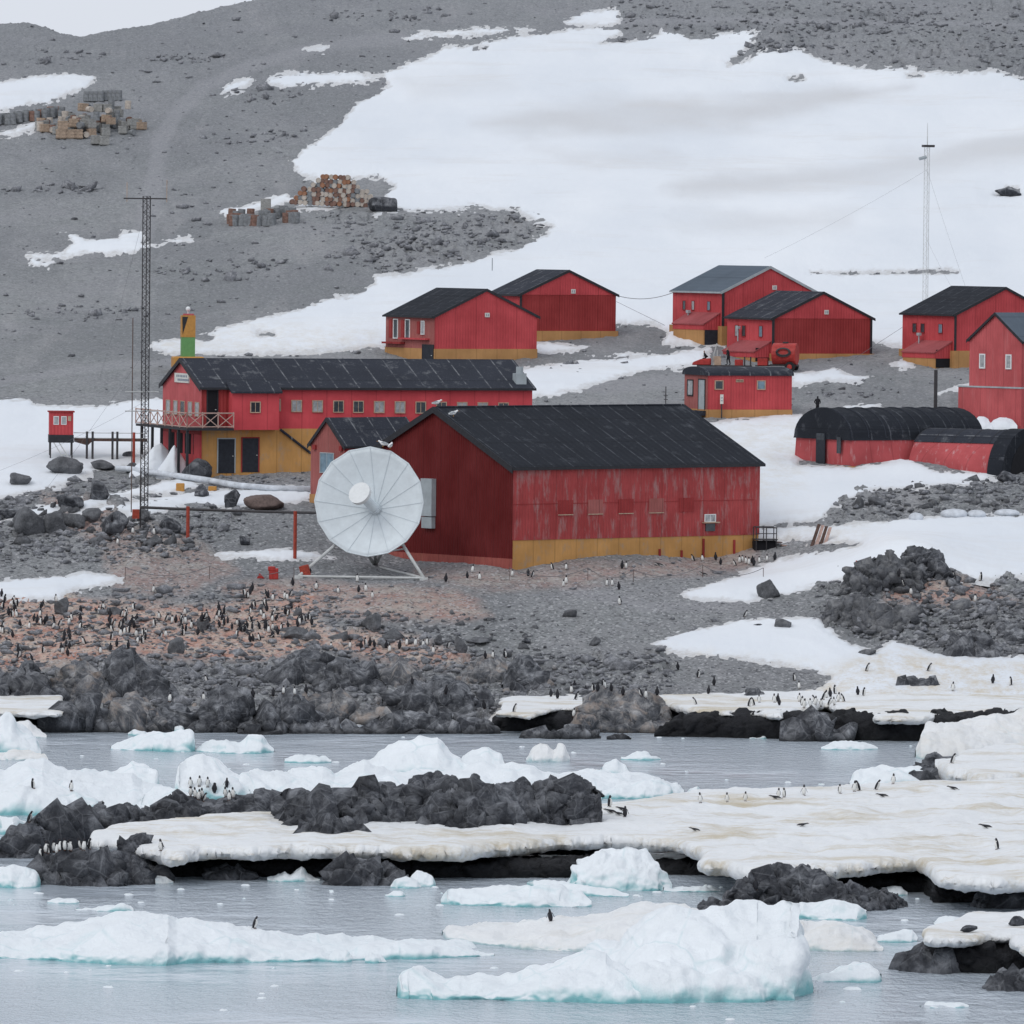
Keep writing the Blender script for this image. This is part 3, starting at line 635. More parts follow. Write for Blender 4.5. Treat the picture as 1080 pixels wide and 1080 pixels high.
# ---- rocks of the far shore
SR = dict(land=False, kind='structure')
def shore(prof, dep=5, mat='shore_rock', **k):
    k.setdefault('amp', .45); k.setdefault('sc', 2.8); k.setdefault('amp2', .12); k.setdefault('blocks', 2.4); k.setdefault('bs', 1.3)
    return massif('shore_rocks', prof, dep, mat, kind='structure', **k)
rockseed = 10
for prof, dep, mat, land in [
    ([(-60, 700, 748), (-20, 704, 748), (10, 716, 748), (25, 700, 748), (36, 698, 748), (48, 704, 748), (56, 716, 748), (62, 740, 748)], 5, 'shore_rock', True),
    ([(48, 735, 745), (58, 706, 745), (72, 700, 745), (88, 694, 745), (98, 702, 745), (112, 712, 745), (118, 738, 745)], 5, 'shore_rock_pale', True),
    ([(100, 735, 742), (110, 712, 742), (118, 688, 742), (130, 680, 742), (140, 684, 742), (150, 694, 742), (162, 702, 742), (172, 712, 742), (186, 728, 742), (190, 738, 742)], 6, 'shore_rock', True),
    ([(40, 768, 772), (50, 757, 772), (62, 740, 772), (75, 736, 772), (90, 741, 772), (110, 745, 772), (125, 752, 772), (138, 766, 772)], 5, 'shore_rock', False),
    ([(112, 765, 772), (122, 748, 772), (132, 731, 772), (144, 728, 772), (155, 737, 772), (165, 745, 772), (172, 760, 772)], 6, 'shore_rock_pale', False),
    ([(150, 765, 772), (162, 748, 772), (175, 742, 772), (195, 745, 772), (212, 752, 772), (222, 768, 772)], 5, 'shore_rock', False),
    ([(205, 765, 773), (218, 745, 773), (226, 728, 773), (238, 719, 773), (252, 720, 773), (262, 735, 773), (268, 762, 773)], 7, 'shore_rock', False),
    ([(250, 768, 774), (262, 758, 774), (278, 744, 774), (292, 734, 774), (307, 728, 774), (320, 740, 774), (335, 754, 774), (352, 768, 774)], 7, 'shore_rock', False),
    ([(280, 715, 720), (290, 698, 720), (302, 687, 720), (320, 681, 720), (335, 686, 720), (348, 697, 720), (355, 714, 720)], 6, 'shore_rock', True),
    ([(335, 722, 730), (345, 704, 730), (358, 697, 730), (372, 703, 730), (385, 699, 730), (398, 704, 730), (408, 722, 730)], 6, 'shore_rock', True),
    ([(300, 755, 762), (322, 738, 762), (345, 735, 762), (372, 740, 762), (395, 736, 762), (410, 752, 762)], 5, 'shore_rock_pale', True),
    ([(395, 752, 757), (402, 734, 757), (418, 724, 757), (436, 720, 757), (452, 728, 757), (462, 750, 757)], 6, 'shore_rock', True),
    ([(440, 752, 756), (448, 722, 756), (458, 714, 756), (472, 716, 756), (486, 722, 756), (498, 738, 756), (503, 752, 756)], 7, 'shore_rock', True),
    ([(340, 770, 774), (360, 766, 774), (395, 764, 774), (410, 752, 774), (430, 749, 774), (470, 754, 774), (500, 758, 774), (528, 768, 774)], 5, 'shore_rock', False),
    ([(398, 718, 724), (408, 706, 724), (422, 703, 724), (440, 708, 724), (448, 720, 724)], 5, 'shore_rock_pale', True),
    ([(490, 716, 722), (497, 700, 722), (508, 690, 722), (516, 688, 722), (528, 696, 722), (540, 706, 722), (548, 718, 722)], 5, 'shore_rock_pale', True),
    ([(530, 722, 728), (538, 702, 728), (548, 694, 728), (558, 693, 728), (568, 705, 728), (580, 722, 728)], 5, 'shore_rock', True),
    ([(606, 768, 773), (612, 742, 773), (618, 734, 773), (632, 722, 773), (645, 727, 773), (656, 730, 773), (672, 726, 773), (690, 735, 773), (702, 746, 773), (714, 768, 773)], 8, 'shore_rock_pale', False),
    ([(552, 776, 779), (565, 770, 779), (578, 769, 779), (592, 773, 779), (612, 771, 779), (634, 777, 779)], 3, 'shore_rock', False),
    ([(640, 777, 780), (648, 773, 780), (658, 773, 780), (666, 778, 780)], 2, 'shore_rock', False),
    ([(782, 738, 744), (788, 726, 744), (797, 723, 744), (808, 730, 744), (816, 740, 744)], 3, 'shore_rock', True),
    ([(834, 778, 782), (845, 758, 782), (858, 751, 782), (872, 750, 782), (885, 762, 782), (898, 779, 782)], 5, 'shore_rock', False),
    ([(948, 726, 731), (958, 718, 731), (975, 716, 731), (985, 719, 731), (1000, 724, 731), (1010, 729, 731)], 3, 'shore_rock', True),
    ([(1020, 722, 725), (1030, 716, 725), (1042, 721, 725), (1046, 724, 725)], 2, 'shore_rock', True)]:
    rockseed += 3; shore(prof, dep, mat, land=land, seed=rockseed, steep=.6)
# ---- the crag on the right with its red painted face
OC = dict(kind='structure', land=True, amp=.5, sc=1.6, amp2=.2, blocks=5, bs=.85)
massif('rock_crag', [(886, 618, 626), (894, 606, 626), (902, 594, 626), (910, 588, 625), (925, 585, 624), (934, 583, 624), (942, 578, 624), (948, 585, 624), (956, 588, 624), (962, 594, 623), (968, 606, 623), (974, 618, 623)], 5, 'outcrop_rock', seed=61, steep=.35, **OC)
massif('rock_crag', [(950, 608, 615), (956, 588, 615), (962, 580, 615), (970, 576, 615), (976, 580, 615), (984, 577, 615), (990, 581, 615), (996, 590, 616), (1000, 602, 617), (1010, 612, 620), (1014, 622, 624), (1016, 625, 626)], 5, 'shore_rock', seed=66, steep=.3, **OC)
massif('rock_crag', [(868, 652, 660), (876, 636, 660), (890, 626, 662), (905, 630, 662), (925, 634, 664), (945, 640, 666), (960, 655, 667)], 4, 'outcrop_rock', seed=71, steep=.7, **OC)
massif('rock_crag', [(995, 684, 692), (1008, 672, 692), (1025, 668, 693), (1045, 672, 693), (1060, 686, 693)], 4, 'shore_rock', seed=75, steep=.7, **OC)
massif('rock_crag', [(1048, 672, 678), (1056, 662, 678), (1070, 660, 680), (1085, 668, 680), (1092, 676, 680)], 4, 'shore_rock', seed=79, steep=.7, **OC)
rp = boulder(905, 612, 12, 20, 'pole_red', 'painted_rock', 'rock with its face painted red at the left end of the crag', 'painted rock', seed=5, dep=.7, p=ground(905, 614)-Vector((0, 1.8, 0)), sub=3)
BL = [(811, 629, 21, 17, 'rounded grey boulder sitting alone at the snow edge below the big hall'), (68, 500, 34, 15, 'large split grey boulder in the snow under the small red cabin on stilts'), (20, 512, 26, 12, 'flat topped grey boulder in the snow at the left edge of the photo'),
      (103, 527, 20, 20, 'tall square dark boulder between two snow strips left of the lattice mast'), (72, 535, 26, 14, 'dark low boulder at the front edge of the left snow field'), (212, 525, 16, 12, 'small dark boulder in front of the yellow garage wall'),
      (245, 534, 15, 16, 'upright dark boulder standing at the right end of the snow strip behind the pipe'), (282, 536, 40, 14, 'broad dull brown rock beside the end of the snow strip'), (140, 497, 14, 8, 'small boulder at the foot of the red marker post'),
      (108, 494, 24, 8, 'low rock between the walkway posts'), (135, 483, 12, 7, 'small rock in the snow right of the walkway posts'), (1063, 206, 23, 9, 'dark boulder alone high in the snow field at the right'),
      (406, 222, 34, 13, 'wedge shaped dark boulder beside the big drum stack'), (186, 690, 15, 16, 'rounded pale boulder at the right edge of the penguin colony'), (214, 664, 14, 14, 'grey boulder standing among the nesting penguins'),
      (512, 748, 20, 22, 'dark upright boulder at the end of the shore snow ledge'), (393, 663, 20, 14, 'grey boulder on the gravel beach below the dish'), (462, 678, 9, 8, 'pale small boulder among the middle penguin row'),
      (485, 690, 13, 17, 'upright grey boulder at the right of the middle penguin row'), (312, 672, 22, 10, 'rounded pale boulder at the near end of the colony'), (65, 646, 18, 16, 'pale pointed boulder at the back left of the colony'),
      (120, 648, 14, 9, 'brown boulder at the back of the colony'), (505, 677, 26, 5, 'long flat grey stone slab on the beach'), (555, 677, 9, 5, 'small dark rock on the open beach gravel'), (628, 679, 12, 7, 'cluster of grey stones in the middle of the beach'),
      (1063, 510, 20, 12, 'dark boulder on the gravel bank at the right'), (838, 277, 8, 3, 'tiny dark rock in the snow beyond the long grey roof'), (906, 536, 12, 14, 'grey standing rock at the left end of the gravel bank'), (925, 534, 16, 9, 'low jagged rock on the gravel bank'),
      (826, 663, 22, 10, 'grey rock at the edge of the dirty snow'), (800, 662, 10, 5, 'small dark rock beside the dirty snow'), (913, 691, 18, 7, 'flat grey rock lying in the snow under the crag'), (180, 560, 22, 14, 'jagged dark rocks at the crest of the left bank'),
      (120, 560, 26, 18, 'dark broken rock on the crest of the left bank'), (95, 548, 20, 12, 'grey rock at the crest of the left bank under the snow strip'), (150, 548, 14, 10, 'grey rock at the foot of the lattice mast'), (30, 562, 34, 24, 'big rounded pale rock on the left bank'),
      (58, 560, 24, 20, 'pale broken rock beside the big rounded rock'), (10, 545, 24, 10, 'dark low rock at the left edge of the bank'), (258, 573, 14, 8, 'small dark rock beside the red pipe post'), (200, 578, 10, 6, 'small black rock at the foot of the left pipe post'),
      (205, 505, 30, 18, 'dark brush like rock pile against the yellow garage wall'), (985, 236, 14, 4, 'tiny dark rock cluster in the upper snow at the right')]
for k, (a, b, c_, d_, lb) in enumerate(BL):
    boulder(a, b+1, c_, d_, 'shore_rock' if 'dark' in lb else ('brick_red' if 'brown rock beside' in lb else 'boulder_rock'), 'boulder', lb, 'boulder', seed=k+3, sub=4 if c_ > 12 else 3, lean=((k*37) % 7-3)*.06)

# ---- near reef: ridge of dark rock, snow shelf, black undercut
RG = dict(mat='ridge_rock', kind='structure', amp=.4, sc=2.3, amp2=.12, steep=.5, tm=.55, blocks=5.5, bs=.85)
massif('rock_ridge', [(-40, 880, 905), (-8, 892, 905), (0, 886, 905), (12, 871, 905), (28, 868, 905), (42, 872, 903), (52, 890, 900), (58, 898, 900)], 5, seed=101, **RG)
massif('rock_ridge', [(34, 872, 890), (38, 860, 890), (48, 856, 888), (62, 852, 886), (92, 850, 882), (100, 846, 881), (105, 840, 880), (110, 843, 880), (116, 849, 880), (128, 846, 878), (148, 848, 876), (162, 852, 874), (168, 862, 872)], 6, z0=.6, seed=105, **RG)
massif('rock_ridge', [(150, 866, 874), (162, 850, 873), (170, 845, 872), (182, 835, 872), (189, 832, 871), (194, 839, 871), (205, 841, 871), (222, 845, 871), (240, 841, 871), (258, 838, 870), (270, 833, 870), (290, 832, 869), (298, 840, 868), (306, 862, 868)], 6, z0=1., seed=109, **RG)
massif('rock_ridge', [(284, 862, 874), (290, 843, 876), (296, 834, 878), (304, 829, 882), (322, 829, 884), (330, 836, 884), (336, 842, 884), (352, 836, 884), (374, 832, 884), (382, 840, 884), (388, 862, 882)], 7, z0=1.2, seed=113, **RG)
massif('rock_ridge', [(340, 862, 882), (360, 848, 882), (376, 832, 882), (386, 823, 882), (400, 821, 881), (420, 823, 881), (447, 824, 881), (454, 818, 881), (462, 816, 881), (472, 820, 882), (480, 824, 882), (490, 850, 884)], 8, z0=1.3, seed=117, **RG)
massif('rock_ridge', [(440, 868, 884), (456, 838, 884), (474, 822, 884), (488, 823, 885), (500, 820, 886), (512, 826, 886), (522, 829, 886), (532, 825, 884), (545, 822, 883), (552, 819, 882), (560, 825, 881), (568, 850, 881)], 8, z0=1.3, seed=121, **RG)
massif('rock_ridge', [(540, 866, 882), (556, 834, 881), (566, 826, 881), (574, 819, 881), (580, 814, 881), (585, 817, 881), (592, 829, 881), (600, 826, 881), (608, 821, 882), (616, 821, 882), (624, 827, 882), (632, 831, 882), (635, 846, 883), (636, 876, 883)], 8, z0=1.3, seed=126, mat='ridge_rock', kind='structure', amp=.4, sc=1.2, amp2=.12, steep=.3, tm=.5, blocks=5, bs=.8)
massif('rock_ridge', [(312, 878, 884), (325, 872, 885), (345, 866, 887), (365, 866, 887), (382, 874, 887), (388, 884, 888)], 3, z0=1.7, seed=131, **RG)
massif('rock_ridge', [(28, 922, 930), (38, 905, 932), (55, 900, 933), (72, 899, 934), (90, 896, 934), (105, 898, 934), (122, 896, 934), (140, 898, 933), (152, 906, 932), (160, 918, 931), (180, 926, 930)], 4, seed=135, **RG)
massif('rock_ridge', [(124, 890, 894), (132, 886, 894), (145, 879, 893), (152, 878, 892), (162, 885, 890), (166, 889, 890)], 2, z0=1.9, seed=137, **RG)
massif('rock_ridge', [(345, 928, 933), (355, 915, 934), (372, 909, 934), (388, 906, 934), (402, 911, 934), (420, 920, 934), (432, 930, 933)], 4, seed=139, **RG)
massif('rock_ridge', [(215, 924, 927), (228, 916, 928), (245, 914, 928), (262, 918, 928), (272, 925, 927)], 3, seed=141, **RG)
massif('rock_ridge', [(736, 954, 960), (756, 949, 964), (772, 942, 964), (778, 926, 964), (790, 920, 964), (802, 914, 962), (822, 911, 962), (842, 912, 962), (862, 917, 962), (876, 924, 962), (890, 929, 962), (905, 934, 962), (925, 938, 960), (944, 944, 958), (958, 954, 957)], 6, mat='ridge_rock', kind='structure', amp=.3, sc=.9, amp2=.1, steep=.7, seed=145, rows=44, blocks=9, bs=.55)
massif('rock_ridge', [(956, 828, 833), (962, 818, 833), (972, 811, 833), (985, 808, 833), (1000, 810, 834), (1015, 816, 834), (1035, 824, 834), (1042, 831, 834)], 5, mat='ridge_rock', kind='structure', amp=.3, sc=1.6, amp2=.08, steep=.5, seed=149, blocks=3, bs=.8)
massif('rock_ridge', [(962, 808, 811), (975, 802, 811), (990, 797, 811), (1012, 795, 811), (1035, 797, 811), (1040, 806, 811)], 4, mat='ridge_rock', kind='structure', amp=.3, sc=1.6, amp2=.1, steep=.6, seed=151, blocks=3, bs=.6)
massif('rock_ridge', [(945, 1015, 1021), (952, 1006, 1022), (965, 1002, 1024), (975, 995, 1025), (985, 996, 1026), (996, 1002, 1027), (1004, 1020, 1027)], 4, seed=153, **RG)
massif('rock_ridge', [(1043, 1038, 1043), (1050, 1022, 1044), (1058, 1018, 1044), (1068, 1026, 1045), (1085, 1020, 1046), (1110, 1030, 1046)], 3, seed=157, **RG)
massif('rock_ridge', [(1030, 948, 958), (1040, 936, 958), (1052, 930, 958), (1058, 928, 958), (1066, 938, 958), (1085, 936, 958), (1130, 950, 958)], 4, seed=159, **RG)

massif('undercut_rock', [(150, 914, 927), (180, 902, 925), (300, 902, 925), (450, 902, 926), (600, 904, 926), (640, 912, 927)], 8, 'under_rock_shade', kind='structure', amp=.3, sc=1.5, amp2=.1, steep=.2, seed=161, step=2)
massif('undercut_rock', [(680, 916, 923), (700, 906, 923), (730, 906, 923), (775, 916, 923)], 8, 'under_rock_shade', kind='structure', amp=.3, sc=1.5, amp2=.1, steep=.2, seed=163, step=2)
massif('undercut_rock', [(870, 935, 941), (900, 920, 941), (975, 920, 941), (985, 925, 952), (1060, 924, 952), (1420, 924, 952)], 8, 'under_rock_shade', kind='structure', amp=.3, sc=1.5, amp2=.1, steep=.2, seed=165, step=2)
massif('undercut_rock', [(975, 1015, 1024), (990, 990, 1026), (1050, 988, 1027), (1420, 988, 1030)], 6, 'under_rock_shade', kind='structure', amp=.3, sc=1.5, amp2=.1, steep=.2, seed=167, step=2)
massif('undercut_rock', [(690, 772, 777), (715, 750, 777), (800, 750, 779), (900, 750, 781), (1000, 750, 782), (1420, 750, 784)], 6, 'under_rock_shade', kind='structure', amp=.3, sc=1.5, amp2=.1, steep=.2, seed=169, step=2)
massif('undercut_rock', [(515, 768, 771), (525, 752, 771), (610, 750, 772), (620, 768, 772)], 6, 'under_rock_shade', kind='structure', amp=.3, sc=1.5, amp2=.1, steep=.2, seed=171, step=2)
massif('undercut_rock', [(-90, 752, 768), (50, 752, 769), (64, 766, 769)], 6, 'under_rock_shade', kind='structure', amp=.3, sc=1.5, amp2=.1, steep=.2, seed=173, step=2)

tag(slab('snow_shelf', [(88, 884), (130, 872), (300, 862), (420, 860), (635, 855), (700, 846), (780, 838), (850, 834), (960, 829), (1080, 826), (1420, 823), (1420, 930), (1090, 932), (1045, 936), (1020, 934), (985, 930), (965, 914), (925, 915), (880, 917), (845, 914), (800, 924), (760, 914), (745, 916), (738, 902), (712, 893), (680, 890), (640, 890), (600, 893), (540, 899), (480, 901), (400, 899), (340, 902), (290, 899), (230, 901), (180, 905), (155, 900), (120, 893), (95, 893)], 2.1, 1.15, 'shelf_snow', rim=.5, amp=.12), 'old yellowish snow shelf lying on the near reef', 'snow shelf', kind='structure')
slab('snow_shelf', [(600, 742), (700, 738), (760, 733), (850, 730), (1000, 728), (1420, 722), (1420, 748), (1080, 751), (1000, 757), (950, 760), (930, 759), (900, 750), (870, 744), (850, 750), (825, 758), (790, 756), (760, 755), (735, 752), (712, 746), (702, 743)], 1.95, 1.3, 'shelf_snow', rim=.4, amp=.06, kind='structure', seed=7)
slab('snow_shelf', [(530, 738), (575, 731), (615, 731), (614, 748), (590, 750), (560, 756), (525, 753)], 1.65, 1.3, 'shelf_snow', rim=.3, amp=.05, kind='structure', seed=9)
slab('snow_shelf', [(-90, 735), (0, 734), (60, 732), (66, 742), (58, 753), (30, 755), (0, 752), (-90, 752)], 1.65, 1.2, 'shelf_snow', rim=.3, amp=.05, kind='structure', seed=11)
slab('snow_shelf', [(968, 986), (1000, 974), (1030, 966), (1080, 964), (1420, 960), (1420, 1008), (1090, 1006), (1070, 990), (1045, 988), (1000, 992), (975, 993)], 2.0, 1.35, 'shelf_snow', rim=.4, amp=.08, kind='structure', seed=13)
slab('snow_shelf', [(988, 812), (1010, 806), (1030, 799), (1050, 794), (1080, 791), (1420, 786), (1420, 826), (1080, 826), (1036, 826), (1030, 819), (1002, 817)], 1.9, .5, 'shelf_snow', rim=.6, amp=.08, kind='structure', seed=15)
boulder(1022, 985, 18, 5, 'ridge_rock', 'boulder', 'small dark rock on the snow at the bottom right ledge', 'boulder', seed=81, p=onz(1022, 982, 2.0)); boulder(1072, 976, 18, 8, 'ridge_rock', 'boulder', 'pointed dark rock on the snow at the bottom right edge', 'boulder', seed=82, p=onz(1072, 976, 2.0))

# ---- floating ice
def ice(name, prof, dep, label, group=None, mat='berg_ice', **k):
    k.setdefault('steep', .4); k.setdefault('amp', .26); k.setdefault('sc', 2.8); k.setdefault('amp2', .07); k.setdefault('lump', .55); k.setdefault('soft', .22); k.setdefault('rows', 40)
    return massif(name, prof, dep, mat, label=label, cat='iceberg' if name == 'iceberg' else 'ice floe', group=group, smooth=True, **k)
ice('iceberg', [(585, 1030, 1050), (600, 1014, 1052), (625, 1006, 1054), (645, 996, 1055), (662, 985, 1056), (680, 972, 1057), (700, 962, 1057), (725, 955, 1057), (745, 949, 1057), (765, 945, 1057), (800, 942, 1057), (825, 943, 1056), (840, 946, 1055), (846, 955, 1053), (850, 968, 1052), (853, 990, 1050), (855, 1015, 1048), (857, 1035, 1047), (858, 1044, 1047)], 16, 'largest pale blue iceberg in the foreground with a tall right hump', seed=201, steep=.6, amp=.75, sc=3.6, amp2=.16, lump=1.3, lsc=4, rows=90)
ice('ice_floe', [(418, 1040, 1052), (421, 1028, 1053), (430, 1023, 1054), (445, 1021, 1054), (455, 1026, 1055), (470, 1030, 1055), (485, 1026, 1055), (505, 1026, 1055), (525, 1030, 1056), (545, 1028, 1056), (560, 1020, 1056), (585, 1014, 1057), (610, 1008, 1057), (640, 1004, 1058), (665, 1020, 1058), (690, 1040, 1057)], 8, 'low arm of ice reaching left from the largest foreground iceberg', seed=205)
ice('ice_floe', [(466, 981, 987), (470, 977, 990), (485, 975, 994), (520, 972, 998), (560, 970, 1002), (600, 969, 1004), (630, 966, 1005), (650, 960, 1006), (672, 954, 1006), (700, 950, 1006), (722, 952, 1006), (740, 960, 1006), (760, 985, 1006)], 16, 'pinkish white floe just behind the largest iceberg with a penguin on it', mat='pale_ice', seed=209)
ice('ice_floe', [(-70, 990, 1010), (-20, 984, 1011), (20, 982, 1012), (55, 978, 1014), (90, 971, 1016), (125, 966, 1018), (160, 965, 1019), (178, 966, 1019), (186, 971, 1017), (215, 971, 1016), (250, 975, 1016), (285, 980, 1015), (315, 985, 1015), (350, 989, 1014), (372, 990, 1013), (395, 985, 1012), (420, 986, 1012), (450, 989, 1011), (480, 992, 1010), (505, 998, 1009), (522, 1005, 1008)], 15, 'long low floe at the lower left with turquoise undersides and one penguin', mat='floe_ice', seed=213, amp=.25, rows=60)
ice('ice_floe', [(464, 948, 953), (470, 936, 954), (485, 933, 955), (520, 934, 956), (560, 935, 957), (578, 932, 957), (592, 934, 957), (600, 940, 957), (612, 944, 957), (624, 950, 956)], 6, 'flat topped white floe in mid channel under the snow shelf', mat='floe_ice', seed=217)
ice('iceberg', [(594, 934, 938), (600, 920, 939), (607, 908, 940), (618, 899, 940), (634, 893, 940), (654, 890, 940), (672, 892, 940), (686, 898, 940), (697, 910, 940), (706, 923, 939), (711, 934, 938)], 5, 'rounded lumpy white iceberg against the snow shelf', seed=221, steep=.6, amp=.5, sc=1.2)
ice('ice_floe', [(556, 930, 935), (562, 927, 938), (590, 927, 942), (620, 932, 945), (645, 937, 946), (663, 942, 946)], 3, 'flat apron of ice in front of the rounded iceberg', mat='floe_ice', seed=225, amp=.1, lump=.15)
